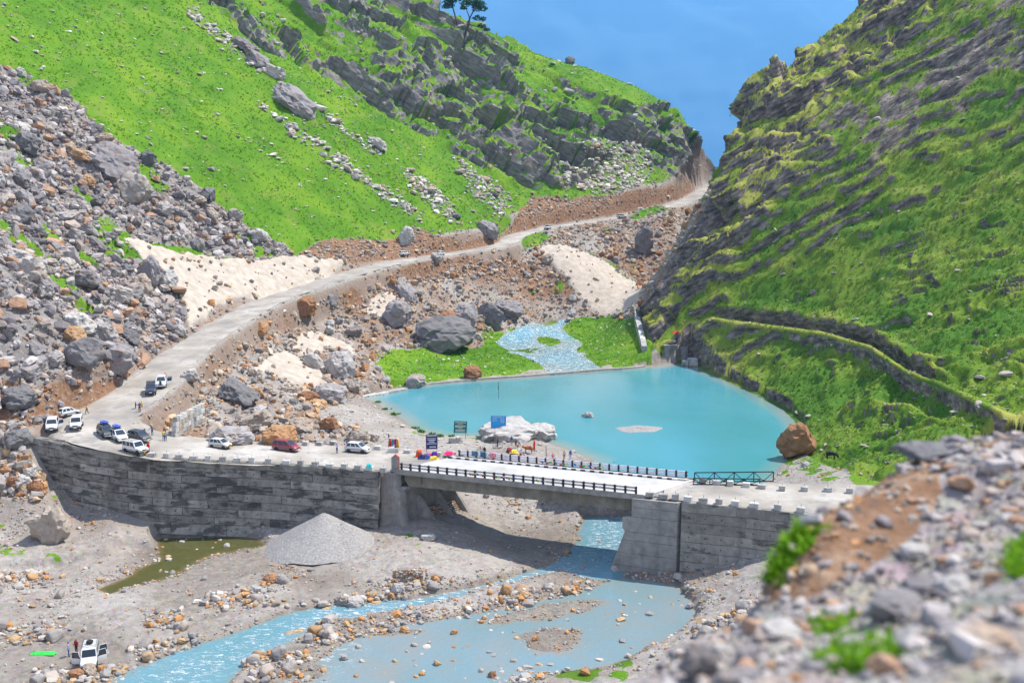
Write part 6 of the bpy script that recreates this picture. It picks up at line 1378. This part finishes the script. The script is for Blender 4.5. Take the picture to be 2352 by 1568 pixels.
# cloth goods
def drape(name, p, d, mat, label, seed=1, cat='cloth', parent=None):
    rnd = np.random.default_rng(seed); n = 16; g = np.linspace(-1, 1, n); X, Y = np.meshgrid(g, g, indexing='ij'); r = np.maximum(np.abs(X), np.abs(Y))
    q = np.stack([X.ravel() * 2 + seed, Y.ravel() * 2, X.ravel() * 0], 1); nz = 1.6 * fbm(q, 4, seed, .65).reshape(n, n)
    Zz = d[2] * (1 - sstep(.45, 1.0, r)) * (1 + .25 * nz) + .06 * nz + .03; Zz[r > .97] = .01 + .03 * np.abs(nz[r > .97])
    co = np.stack([X * d[0] / 2 * (1 + .15 * nz), Y * d[1] / 2 * (1 + .15 * nz.T), Zz], -1).reshape(-1, 3); id_ = np.arange(n * n).reshape(n, n)
    F = np.stack([id_[:-1, :-1].ravel(), id_[1:, :-1].ravel(), id_[1:, 1:].ravel(), id_[:-1, 1:].ravel()], 1)
    o = add(name, mesh_np(name, co, F, mat, True), parent, p)
    if not parent: tag(o, label, cat)
    return o
pc = stand(978, 1052)
for k, (dx, dy, d, c, lab) in enumerate(((-1.1, .9, (1.2, 1.0, 1.05), (.65, .09, .03), 'orange-red cloth draped over a block beside the clothes heap'), (-.4, -.2, (1.6, 1.3, .6), (.03, .03, .10), 'heap of dark blue clothes on the road edge'), (.35, -.45, (1.1, .9, .6), (.03, .10, .42), 'bright blue garment on the front of the clothes heap'), (1.3, .25, (1.2, 1.0, .9), (.09, .02, .28), 'purple cloth draped over a block behind the notice board'), (1.25, -.7, (1.5, .9, .45), (.65, .45, .04), 'folded yellow cloth bundle below the notice board'), (.5, .2, (1.0, .9, .7), (.55, .05, .12), 'crimson garment in the clothes heap'))):
    drape('clothes_pile', pc + Vector((dx, dy, 0)), d, cloth(c), lab, 20 + k, 'clothes')
pb = stand(1031, 1050); b_ = lone_block(1031, 1050, 2, 'concrete block under a pink cloth by the bridge railing', False); drape('pink_cloth', pb + Vector((0, 0, .55)), (1.7, 1.3, .45), cloth((.75, .02, .14)), 'crimson pink cloth draped over a concrete block', 40)
bb = stand(848, 1079); drape('teal_cloth', at_z(847, 1083, 10.6) + Vector((0, .35, .55)), (.9, .8, .45), cloth((.01, .35, .38)), 'teal cloth draped on a parapet block of the dark wall', 44)
# scarf rack on a block
sr_ = empty('scarf_rack', stand(904, 1038), 0, 'rack of red teal and yellow scarves on a concrete block with a flag pole', 'scarf rack')
add('block_base', BM[1], sr_).scale = (1.5, 1.3, 1.2)
m = MB(); m.tube([(-.8, 0, .5), (-.8, 0, 3.0)], .03, 6); m.tube([(.7, 0, .6), (.7, 0, 2.1)], .03, 6); m.tube([(-.8, 0, 2.2), (.7, 0, 2.0)], .02, 6); m.build('pole_frame', M_STEEL, sr_)
for k, (x, w, z0, z1, c) in enumerate(((-.55, .4, 2.15, .9, (.55, .02, .02)), (-.2, .36, 2.1, 1.0, TEAL), (.08, .34, 2.05, 1.2, (.6, .05, .35)), (.33, .32, 2.1, .7, PUR), (.62, .5, 2.15, .5, (.80, .42, .02)))):
    m = MB(); m.smooth = True; n = 7; m.loft([[(x + (i / (n - 1) - .5) * w * s, .07 * math.sin(i * 2.1) + .02, z) for i in range(n)] + [(x + (i / (n - 1) - .5) * w * s, .07 * math.sin(i * 2.1) + .05, z) for i in range(n)][::-1] for z, s in ((z1, 1.15), ((z0 + z1) / 2, .95), (z0, .7))]); m.build('scarf', cloth(c), sr_)
m = MB(); m.prism([(-.78, 0, 2.4), (-.78, 0, 3.0), (-.5, .05, 2.45)], (0, .02, 0)); m.build('flag', M_BLACK, sr_)
# garments and prayer flags on the railings
FLAGC = [(.02, .08, .45), (.65, .65, .62), (.60, .03, .03), (.03, .30, .06), (.72, .50, .03)]
def hang(name, s, t, w, h, c, label):
    n = 8; m = MB(); m.smooth = True; base = bp(s, t, DECK_Z + 1.18); rows = []
    for k, (f, dn) in enumerate(((-1, -h * .7), (-.6, .0), (0, .03), (.6, 0), (1, -h))):
        rows.append([base + E1 * ((i / (n - 1) - .5) * w) + Vector((E1.y, -E1.x, 0)) * (f * .16 + .03 * math.sin(i * 2)) + UPZ * (dn + .04 * math.sin(i * 1.7)) for i in range(n)])
    c0 = base.copy(); m.loft([[v - c0 for v in r] for r in rows], cap=False, close=False); o = m.build(name, cloth(c), None, c0); mod = o.modifiers.new('thick', 'SOLIDIFY'); mod.thickness = .02; return tag(o, label, 'garment')
hang('hanging_garment', 2.6, BW + .05, 1.0, .75, (.06, .16, .24), 'blue-grey shawl hung over the far bridge railing')
hang('hanging_garment', 4.0, BW + .05, .9, .8, (.02, .12, .22), 'dark teal shawl hung over the far bridge railing')
hang('hanging_garment', 5.6, BW + .05, .9, .8, (.62, .22, .26), 'pink patterned shawl hung over the far bridge railing')
def flags(s0, s1, t, z, label, n, seed):
    rnd = random.Random(seed); o = empty('prayer_flags', bp((s0 + s1) / 2, t, z), 0, label, 'prayer flags'); m = MB(); pts = []
    for k in range(n + 1):
        f = k / n; pts.append(bp(s0 + (s1 - s0) * f, t, z - .28 * math.sin(math.pi * f * 2) ** 2) - o.location)
    m.tube(pts, .008, 4); m.build('string', M_WHITEP, o)
    for k in range(n):
        a, b = pts[k], pts[k + 1]; q = a.lerp(b, .1), a.lerp(b, .85); m = MB(); m.prism([q[0], q[1], q[1] + Vector((.03, -.06, -.26)), q[0] + Vector((0, -.05, -.24))], (0, .008, 0)); m.build('flag', cloth(FLAGC[(k + seed) % 5]), o)
    return o
NT = -.3
flags(10.5, 13.6, NT, 11.35, 'short string of prayer flags near the middle of the near railing', 8, 1); flags(14.5, 18.0, NT, 11.3, 'prayer flags with red and orange pieces sagging below the near railing', 9, 2); flags(21, 22.6, NT, 11.4, 'small red prayer flags tied high on the near railing', 4, 3)
flags(13.0, 17.6, BW - .1, 11.3, 'long string of prayer flags on the middle of the far railing', 11, 4); flags(18.5, 23, BW - .1, 11.3, 'string of prayer flags farther along the far railing', 10, 0)
# bicycles
def bicycle(u, v, deg, label):
    o = empty('bicycle', stand(u, v), R(deg), label, 'bicycle')
    for x in (-.52, .52):
        m = MB(); n = 20; m.tube([(x + math.cos(2 * math.pi * k / n) * .34, 0, .36 + math.sin(2 * math.pi * k / n) * .34) for k in range(n + 1)], .028, 6, False); w = m.build('wheel', M_TYRE, o)
        m = MB()
        for k in range(8): m.tube([(x, 0, .36), (x + math.cos(math.pi * k / 4) * .33, 0, .36 + math.sin(math.pi * k / 4) * .33)], .005, 3)
        m.build('spokes', M_RIM, w)
    m = MB()
    for a, b in (((-.52, .36), (-.08, .34)), ((-.08, .34), (-.22, .82)), ((-.22, .82), (-.52, .36)), ((-.22, .80), (.36, .84)), ((-.08, .34), (.38, .74)), ((.34, .92), (.52, .36))): m.tube([(a[0], 0, a[1]), (b[0], 0, b[1])], .022, 6)
    m.build('frame', M_STEEL, o); m = MB(); m.tube([(.36, -.30, .98), (.33, 0, .96), (.36, .30, .98)], .018, 6); m.build('handlebar', M_TRIM, o); m = MB(); m.box((-.24, 0, .88), (.26, .13, .06), bev=.02); m.build('saddle', M_TRIM, o); return o
bicycle(1143, 1029, 4, 'mountain bicycle held by the cyclist in navy'); bicycle(1107, 1036, -35, 'bicycle leaning behind the person in the black jacket').rotation_euler = (R(12), 0, R(-35))
# cattle
def cow_mesh(graze):
    J = dict(rump=(-.62, 0, 1.12), hip=(-.5, 0, 1.08), mid=(0, 0, 1.02), shl=(.5, 0, 1.08), nk=(.78, 0, 1.12 if not graze else .98), hd=(1.02, 0, 1.25 if not graze else .62), mz=(1.28, 0, 1.10 if not graze else .28), tail=(-.70, 0, .80), tail2=(-.72, 0, .38),
             h1=(1.04, .16, 1.46 if not graze else .80), h2=(1.04, -.16, 1.46 if not graze else .80))
    E = [('rump', 'hip'), ('hip', 'mid'), ('mid', 'shl'), ('shl', 'nk'), ('nk', 'hd'), ('hd', 'mz'), ('rump', 'tail'), ('tail', 'tail2'), ('hd', 'h1'), ('hd', 'h2')]
    Rr = dict(rump=.22, hip=.30, mid=.36, shl=.32, nk=.2, hd=.15, mz=.09, tail=.03, tail2=.045, h1=.03, h2=.03)
    for s in (1, -1):
        k = 'l' if s > 0 else 'r'; J.update({'ht' + k: (-.50, .2 * s, .82), 'hk' + k: (-.60, .2 * s, .46), 'hf' + k: (-.52, .2 * s, .03), 'ft' + k: (.5, .19 * s, .80), 'fk' + k: (.53, .19 * s, .42), 'ff' + k: (.5, .19 * s, .03)})
        E += [('hip', 'ht' + k), ('ht' + k, 'hk' + k), ('hk' + k, 'hf' + k), ('shl', 'ft' + k), ('ft' + k, 'fk' + k), ('fk' + k, 'ff' + k)]; Rr.update({'ht' + k: .14, 'hk' + k: .07, 'hf' + k: .06, 'ft' + k: .11, 'fk' + k: .065, 'ff' + k: .06})
    nm = list(J); me = bpy.data.meshes.new('cow_cage'); me.from_pydata([J[k] for k in nm], [(nm.index(a), nm.index(b)) for a, b in E], []); o = bpy.data.objects.new('cow_cage', me); COL.objects.link(o); o.modifiers.new('s', 'SKIN').use_smooth_shade = True; o.modifiers.new('u', 'SUBSURF').levels = 1
    for i, k in enumerate(nm): me.skin_vertices[0].data[i].radius = (Rr[k], Rr[k]); me.skin_vertices[0].data[i].use_root = (k == 'mid')
    out = bpy.data.meshes.new_from_object(o.evaluated_get(bpy.context.evaluated_depsgraph_get())); bpy.data.objects.remove(o); return out
def cow(u, v, deg, graze, col, label, sc=1):
    me = cow_mesh(graze); me.materials.clear(); me.materials.append(flat_mat('hide_' + label.split()[0], col, .8, vary=.25)); o = add('cow', me); o.location = stand(u, v); o.rotation_euler = (0, 0, R(deg)); o.scale = (sc,) * 3; tag(o, label, 'cow'); return o
cow(1908, 1055, -8, True, (.012, .012, .014), 'black cow grazing on the lakeside turf', 1.0); cow(1214, 1041, 172, False, (.36, .11, .03), 'reddish brown cow standing among the vendors stalls', .95)
# vendors' goods
pv = stand(1192, 1040)
for k, (dx, dy, d, c, lab) in enumerate(((-.8, 0, (1.4, 1.0, .5), (.70, .55, .05), 'yellow plastic sheet over goods at the stalls'), (.2, .3, (1.2, 1.0, .6), (.45, .45, .42), 'pale sacks heaped at the stalls'), (-1.6, 1.2, (1.2, .9, .6), (.35, .04, .05), 'dark red cloth over goods at the stalls'))):
    drape('vendor_goods', pv + Vector((dx, dy, 0)), d, cloth(c), lab, 60 + k, 'goods')
# heap of gravel against the wall
def heap(name, u, v, r, h, pal, label, seed):
    p = stand(u, v); n = 40; k_ = 26; rnd = np.random.default_rng(seed); co = [(0, 0, h - .1)]
    for j in range(1, k_ + 1):
        for i in range(n):
            a = 2 * math.pi * i / n; rr = r * j / k_ * (1 + .06 * math.sin(3 * a + seed) + .02 * math.sin(7 * a)); xx, yy = rr * math.cos(a), rr * math.sin(a); zc = max(h * (1 - math.hypot(xx, yy) / (r * .84)), h * .74 * (1 - math.hypot(xx - 3.0, yy + .8) / (r * .62)), h * .62 * (1 - math.hypot(xx + 2.6, yy - 1.2) / (r * .54))) + .12 * float(fbm(np.array([[xx * .6, yy * .6, 0.]]), 3, seed)[0]); co.append((xx, yy, max(zc, float(gz(p.x + xx, p.y + yy)) - p.z - .12)))
    F = [(0, 1 + i, 1 + (i + 1) % n) for i in range(n)] + [(1 + (j - 1) * n + i, 1 + j * n + i, 1 + j * n + (i + 1) % n, 1 + (j - 1) * n + (i + 1) % n) for j in range(1, k_) for i in range(n)]
    me = bpy.data.meshes.new(name); me.from_pydata([(x + p.x, y + p.y, z + p.z) for x, y, z in co], [], F)
    b = NB('crushed_stone', .95, .1); nn = b.noise(3.5, 5, .75); b.base(b.ramp(nn, [(.3, (.17, .162, .155)), (.55, (.31, .295, .28)), (.75, (.46, .44, .415))])); b.bump(nn, .8, .12); me.materials.append(b.m); o = add(name, me, kind='thing'); return tag(o, label, 'gravel heap')
heap('gravel_heap', 745, 1241, 8.6, 4.2, None, 'tall cone of grey crushed stone against the dark retaining wall', 3)
# broken masonry wall by the bend
bw = empty('broken_wall', stand(398, 1003), R(76), 'broken pale masonry wall standing at an angle beside the road bend', 'wall')
for r_ in range(4):
    x = r_ * .2
    while x < 8.5 - .1 * r_:
        l = random.uniform(.8, 1.5); m = MB(); m.box((x + l / 2, 0, .2 + r_ * .82 + x * .10), (l - .03, .75 + random.uniform(-.05, .05), .80), bev=.04); m.build('stone_block', M_BLOCK if random.random() < .7 else M_STONE_TAN, bw); x += l
# weir wall along the head of the lake
def along(name, pts, w, top, depth, mat, label, cat, step=4.0, level=None):
    P = [Vector(p) for p in pts]; o = empty(name, P[0], 0, label, cat); t = [0]
    for a, b in zip(P[:-1], P[1:]): t.append(t[-1] + (b - a).to_2d().length)
    def pt(s): i = min(len(t) - 2, max(0, bisect.bisect_right(t, s) - 1)); return P[i].lerp(P[i + 1], (s - t[i]) / (t[i + 1] - t[i]))
    n = max(1, int(t[-1] / step))
    for k in range(n):
        a, b = pt(t[-1] * k / n + .02), pt(t[-1] * (k + 1) / n - .02); d = (b - a); nn = Vector((-d.y, d.x, 0)).normalized() * w / 2; j = random.uniform(-.04, .04)
        m = MB(); m.loft([[q - nn - o.location + UPZ * (top + j), q + nn - o.location + UPZ * (top + j), q + nn * 1.1 - o.location + UPZ * (top - depth), q - nn * 1.1 - o.location + UPZ * (top - depth)] for q in (a, b)]); m.build('wall_section', mat, o)
    return o
wz = LAKE_Z
along('weir_wall', [at_z(u, v, wz) for u, v in ((930,892),(1000,882),(1100,873),(1200,866),(1300,858),(1385,851),(1440,848),(1480,843))], .8, .55, 2.5, concrete('weir_concrete', (.30, .28, .25), (.40, .37, .33), (.48, .45, .40)), 'low curved concrete weir along the head of the lake', 'weir')
along('low_wall', [at_z(u, v, wz) for u, v in ((818,917),(870,908),(932,896))], 1.6, .6, 2.5, M_BLOCK, 'short broad wall with a grassy top at the corner of the lake', 'wall', 3)
cw = [hit(1462,716), hit(1466,750), hit(1474,780), hit(1480,808)]; cwz = 11.8
along('channel_wall', [Vector((p.x, p.y, p.z)) for p in cw], 1.5, 1.6, 3.4, M_BLOCK, 'whitish concrete channel wall curving along the foot of the right cliff', 'wall', 3.2)
# sluice house
sp = at_z(1535, 832, 6.2); sh = empty('sluice_house', sp, .25, 'concrete sluice block with a small red-roofed blue gantry at the lake head', 'sluice')
m = MB(); m.box((0, 0, 2.2), (3.4, 3.0, 5.4)); m.build('tower_block', M_CONC, sh); m = MB(); m.box((0, 0, 5.02), (3.8, 3.4, .22)); m.build('top_slab', M_BLOCK, sh)
m = MB(); m.box((3.6, .5, 1.9), (3.9, 2.4, 4.9)); m.build('side_block', M_CONC, sh); m = MB(); m.box((6.6, 2.6, 5.6), (.8, 3, 3.2)); m.build('rear_wall', M_CONC, sh)
M_BLUES = flat_mat('blue_gantry_steel', (.03, .20, .38), .5); M_REDR = flat_mat('red_roof_sheet', (.55, .07, .03), .5)
for sx2 in (-1, 1):
    for sy2 in (-1, 1): m = MB(); m.tube([(2.2 + sx2 * .8, sy2 * .7, 5.1), (2.2 + sx2 * .38, sy2 * .4, 8.1)], .07, 6); m.build('gantry_leg', M_BLUES, sh)
m = MB()
for z, f in ((6.2, .64), (7.2, .50)): m.tube([(2.2 - f, -f * .85, z), (2.2 + f, -f * .85, z), (2.2 + f, f * .85, z), (2.2 - f, f * .85, z), (2.2 - f, -f * .85, z)], .04, 5)
m.build('gantry_brace', M_BLUES, sh); m = MB(); m.prism([(1.2, -1, 8.1), (3.2, -1, 8.1), (2.2, -1, 8.9)], (0, 2, 0)); m.build('roof', M_REDR, sh)
m = MB(); m.box((4.3, 1.4, 5.5), (1.3, 1, 1.1)); m.build('winch_box', M_RUST, sh)
ob = empty('outlet_block', at_z(1578, 842, 6.0), .2, 'pair of pale concrete blocks at the waterline below the sluice', 'concrete block')
for x, w, h in ((-.6, 1.3, 1.7), (1.6, 2.6, 2.3)): m = MB(); m.box((x, 0, h / 2 - .6), (w, 1.8, h + 1.2), taper=.94); m.build('block', M_BLOCK, ob)
# steel truss panels
def truss(a, b, h, label, n):
    o = empty('steel_truss', a, math.atan2((b - a).y, (b - a).x), label, 'truss'); L_ = (b - a).length; dz_ = b.z - a.z
    for z in (.1, h): m = MB(); m.box((L_ / 2, 0, z), (L_, .16, .12)); m.build('chord', M_STEEL, o)
    for k in range(n + 1): m = MB(); m.box((L_ * k / n, 0, h / 2), (.12, .12, h)); m.build('upright', M_STEEL, o)
    for k in range(n):
        x0, x1 = L_ * k / n, L_ * (k + 1) / n; xm = (x0 + x1) / 2
        for q in ((x0, h, xm, .1), (xm, .1, x1, h)): m = MB(); m.tube([(q[0], 0, q[1]), (q[2], 0, q[3])], .05, 5); m.build('diagonal', M_STEEL, o)
        m = MB(); m.box((xm, 0, .2), (.25, .14, .22)); m.build('gusset', M_STEEL, o)
    return o
def on_z(u, v, z): p = at_z(u, v, z); return Vector((p.x, p.y, z))
truss(on_z(1595, 1108, 10.3), on_z(1776, 1106, 10.3), 1.45, 'longer black steel truss standing along the lake side of the road', 4)
truss(on_z(1592, 1113, 10.4), on_z(1745, 1115, 10.4), .95, 'shorter black steel truss lying behind the row of white blocks', 4)
# poles
pr = hit(1145, 950); o = empty('pole', pr - Vector((0, 0, .3)), 0, 'thin grey pole standing on top of the pale shore rock', 'pole'); o.location.z = pr.z + 2.2
m = MB(); m.tube([(0, 0, 0), (0, 0, 5.2)], .05, 6); m.build('shaft', M_STEEL, o); m = MB(); m.box((0, 0, 3.8), (.2, .15, .35)); m.build('junction_box', M_STEEL, o)
pq = stand(1254, 1058); m = MB(); m.tube([(0, 0, 0), (.03, 0, 1.3), (.0, 0, 2.6)], .05, 6); o = m.build('wooden_stake', M_STEEL, None, pq); tag(o, 'thin dark stake standing behind the far railing', 'stake')
gt = drape('green_sheet', stand(100, 1500), (2.7, .9, .16), M_GREENT, 'crumpled bright green sheet lying on the gravel beside the riverside jeep', 71, 'sheet')
# stacked-stone cribs
def crib(u, v, w, h, label, rz=0, parent=None):
    p = stand(u, v); o = empty('stone_crib', p, rz, label, 'stone wall'); s = Stones('stones', 'stacked field stones'); rng = np.random.default_rng(int(u)); P = []
    for r_ in range(int(h / .22)):
        for k in range(int(w / .33)): P.append((k * .33 + rng.uniform(-.06, .06) - w / 2, rng.uniform(-.12, .12) + r_ * .06, r_ * .22))
        for k in range(3): P.append((-w / 2 if rng.random() < .5 else w / 2, .3 * k + r_ * .06, r_ * .22))
    P = np.array(P); s.put(P, np.full(len(P), .42), 'tan', rng, 'mid', .65, .25, .1); q = s.build(); q.parent = o; del q['label']; return o
crib(735, 1330, 2.6, 1.3, 'neat stack of flat stones on the gravel below the gravel heap') if False else crib(752 + 190, 1338 - 2, 4.2, 1.6, 'dry-stone stack on the gravel bank in front of the bridge shadow')
for k, (t0, t1) in enumerate(((4.0, 7.05), (7.55, 10.15))):
    a, b = bp(1.6, t0, 1.0), bp(1.6, t1, 1.0); s = Stones('stone_packing', ''); rng = np.random.default_rng(k); P = []
    for r_ in range(12):
        for j in range(9): f = (j + rng.uniform(.2, .8)) / 9; q = bp(2.5 - r_ * .22, t0 + (t1 - t0) * f, .7 + r_ * .28); P.append(q[:])
    P = np.array(P); s.put(P, np.full(len(P), .46), 'tan', rng, 'mid', .7, .3, .3); o = s.build(); o.parent = al; o.location = -al.location; del o['label']

# ------------------------------------------------------------------ trees and shrubs
M_BARK = flat_mat('pine_bark', (.085, .065, .055), .9, vary=.35, scale=2)
def pine(p, limbs, clumps, label, seed):
    o = empty('pine_tree', p, 0, label, 'tree'); m = MB(); m.smooth = True
    for pts, rs_ in limbs: m.tube([Vector(q) for q in pts], rs_, 7)
    m.build('trunk', M_BARK, o); rng = np.random.default_rng(seed); V_, F_, C_ = [], [], []
    for (x, y, z), r, n in clumps:
        for _ in range(int(n * 1.6)):
            d = rng.normal(size=3); d /= np.linalg.norm(d); c = np.array((x, y, z)) + d * r * np.array((1, 1, .55)) * rng.uniform(.3, 1) ** .6
            for _k in range(5):
                a = rng.normal(size=3); a[2] = abs(a[2]) * .6; a /= np.linalg.norm(a); b = np.cross(a, rng.normal(size=3)); b /= np.linalg.norm(b); l, w = rng.uniform(.5, 1.0), rng.uniform(.16, .32); k = len(V_)
                V_ += [c - b * w, c + b * w, c + a * l]; F_.append((k, k + 1, k + 2)); q = rng.uniform(.6, 1.3); C_ += [(.05 * q, .13 * q, .04 * q, 1)] * 3
    me = mesh_np('crown', np.array(V_), np.array(F_), M_BLADE, False, {'tint': np.array(C_)}); add('crown', me, o); return o
k_px = 505 / FPX
def tp(du, dv, dy=0): return (du * k_px, dy, -dv * k_px)
b1 = hit(1062, 88); b1.z -= .4
pine(b1, [([tp(0, 8), tp(8, -14), tp(16, -42, .5)], [.55, .5, .42]), ([tp(16, -42), tp(24, -58, 1), tp(36, -66, 1), tp(44, -72, 0)], [.36, .3, .2, .1]), ([tp(16, -42), tp(10, -58), tp(4, -68)], [.26, .2, .1]), ([tp(12, -30), tp(24, -26, -1), tp(38, -22, -1), tp(48, -14, 0)], [.26, .22, .16, .08])],
     [(tp(8, -74), 3.4, 60), (tp(24, -76), 3.6, 80), (tp(38, -72), 3.2, 70), (tp(4, -64), 2.0, 30), (tp(46, -62), 2.4, 45), (tp(30, -64, 1.5), 3.0, 55), (tp(30, -42), 2.2, 30), (tp(44, -40), 1.8, 26), (tp(42, -26), 2.0, 32), (tp(52, -18), 1.7, 26)], 'wind-bent pine with a flat spreading crown, the right one of the ridge pair', 1)
b2 = hit(1054, 72); b2.z -= .4
pine(b2, [([tp(0, 6), tp(-4, -20), tp(-12, -48)], [.5, .42, .32]), ([tp(-12, -48), tp(-14, -64), tp(-6, -78)], [.3, .2, .1]), ([tp(-12, -50), tp(-24, -54), tp(-30, -50)], [.2, .15, .08])],
     [(tp(-14, -66), 3.0, 60), (tp(-24, -62), 2.6, 45), (tp(-2, -72), 3.0, 55), (tp(-28, -52), 2.0, 30), (tp(-10, -80), 2.8, 50), (tp(-16, -54), 1.8, 25), (tp(6, -84), 2.6, 40)], 'taller pine with an upright trunk, the left one of the ridge pair', 2)
def shrub(u, v, r, n, label, col=(.07, .20, .012), p=None):
    p = p or stand(u, v); rng = np.random.default_rng(int(u)); P = np.array([p[:]]) + np.c_[rng.normal(0, r * .5, (n, 2)), np.abs(rng.normal(0, r * .12, n))]
    o = tufts('shrub', label, P - np.array(p[:]), rng.uniform(.3, .6, n) * r, np.array([col]) * rng.uniform(.6, 1.4, (n, 1)), rng, 6, .5, kind='thing'); o.location = p; o['category'] = 'shrub'; return o
shrub(1140, 1012, 1.0, 60, 'low green shrub at the foot of the blue sign'); shrub(1158, 1012, .9, 50, 'right half of the greenery under the blue sign'); shrub(1036, 1003, .7, 34, 'round green tussock beside the green notice board'); shrub(1198, 1011, .5, 24, 'small yellow-green tussock in front of the pale shore rock', (.14, .24, .02))
for k, (u, v, r) in enumerate(((840,912,.8),(868,925,.9),(886,940,.8),(905,952,.9),(952,985,.9),(965,992,.8),(990,998,.7),(1010,1002,.8))): shrub(u, v, r, 30, 'fringe of green tussocks along the sandy left lake shore').__setitem__('group', 'tussocks on the sandy shore')
# gravel island in the lake
ip = at_z(1468, 985, LAKE_Z); n = 40; co = [(0, 0, .22)]; rng = np.random.default_rng(4)
for j in range(1, 9):
    for i in range(n): a = 2 * math.pi * i / n; r = j / 8 * (1 + .14 * math.sin(2 * a + 1) + .08 * math.sin(5 * a)); co.append((r * 4.3 * math.cos(a), r * 3.6 * math.sin(a), .24 * (1 - (j / 8) ** 2) + .03 * rng.normal() - .12 * (j == 8)))
F = [(0, 1 + i, 1 + (i + 1) % n) for i in range(n)] + [(1 + (j - 1) * n + i, 1 + j * n + i, 1 + j * n + (i + 1) % n, 1 + (j - 1) * n + (i + 1) % n) for j in range(1, 8) for i in range(n)]
me = bpy.data.meshes.new('gravel_islet'); me.from_pydata(co, [], F); me.materials.append(bpy.data.materials['crushed_stone']); add('gravel_islet', me, None, ip, kind='structure', label='flat gravel islet in the middle of the lake')
print('props', round(time.time() - T0, 1))
# ------------------------------------------------------------------ haze
def haze_box():
    x0, x1, y0, y1, z0, z1 = -19500, 19500, -300, 23500, -2600, 4900
    v = [(x, y, z) for x in (x0, x1) for y in (y0, y1) for z in (z0, z1)]
    f = [(0, 1, 3, 2), (4, 6, 7, 5), (0, 4, 5, 1), (2, 3, 7, 6), (0, 2, 6, 4), (1, 5, 7, 3)]
    me = bpy.data.meshes.new('haze'); me.from_pydata(v, [], f)
    m = bpy.data.materials.new('blue_air'); m.use_nodes = True; n = m.node_tree.nodes; n.clear()
    o = n.new('ShaderNodeOutputMaterial'); p = n.new('ShaderNodeVolumePrincipled')
    p.inputs['Color'].default_value = (.19, .52, 1.0, 1); p.inputs['Density'].default_value = 0.000095; p.inputs['Anisotropy'].default_value = 0.2
    m.node_tree.links.new(p.outputs[0], o.inputs['Volume'])
    me.materials.append(m)
    add('haze', me, kind='stuff', label='thin blue mountain haze filling the air over the valley')
haze_box()
print('done', round(time.time() - T0, 1), 'objects', len(bpy.data.objects))
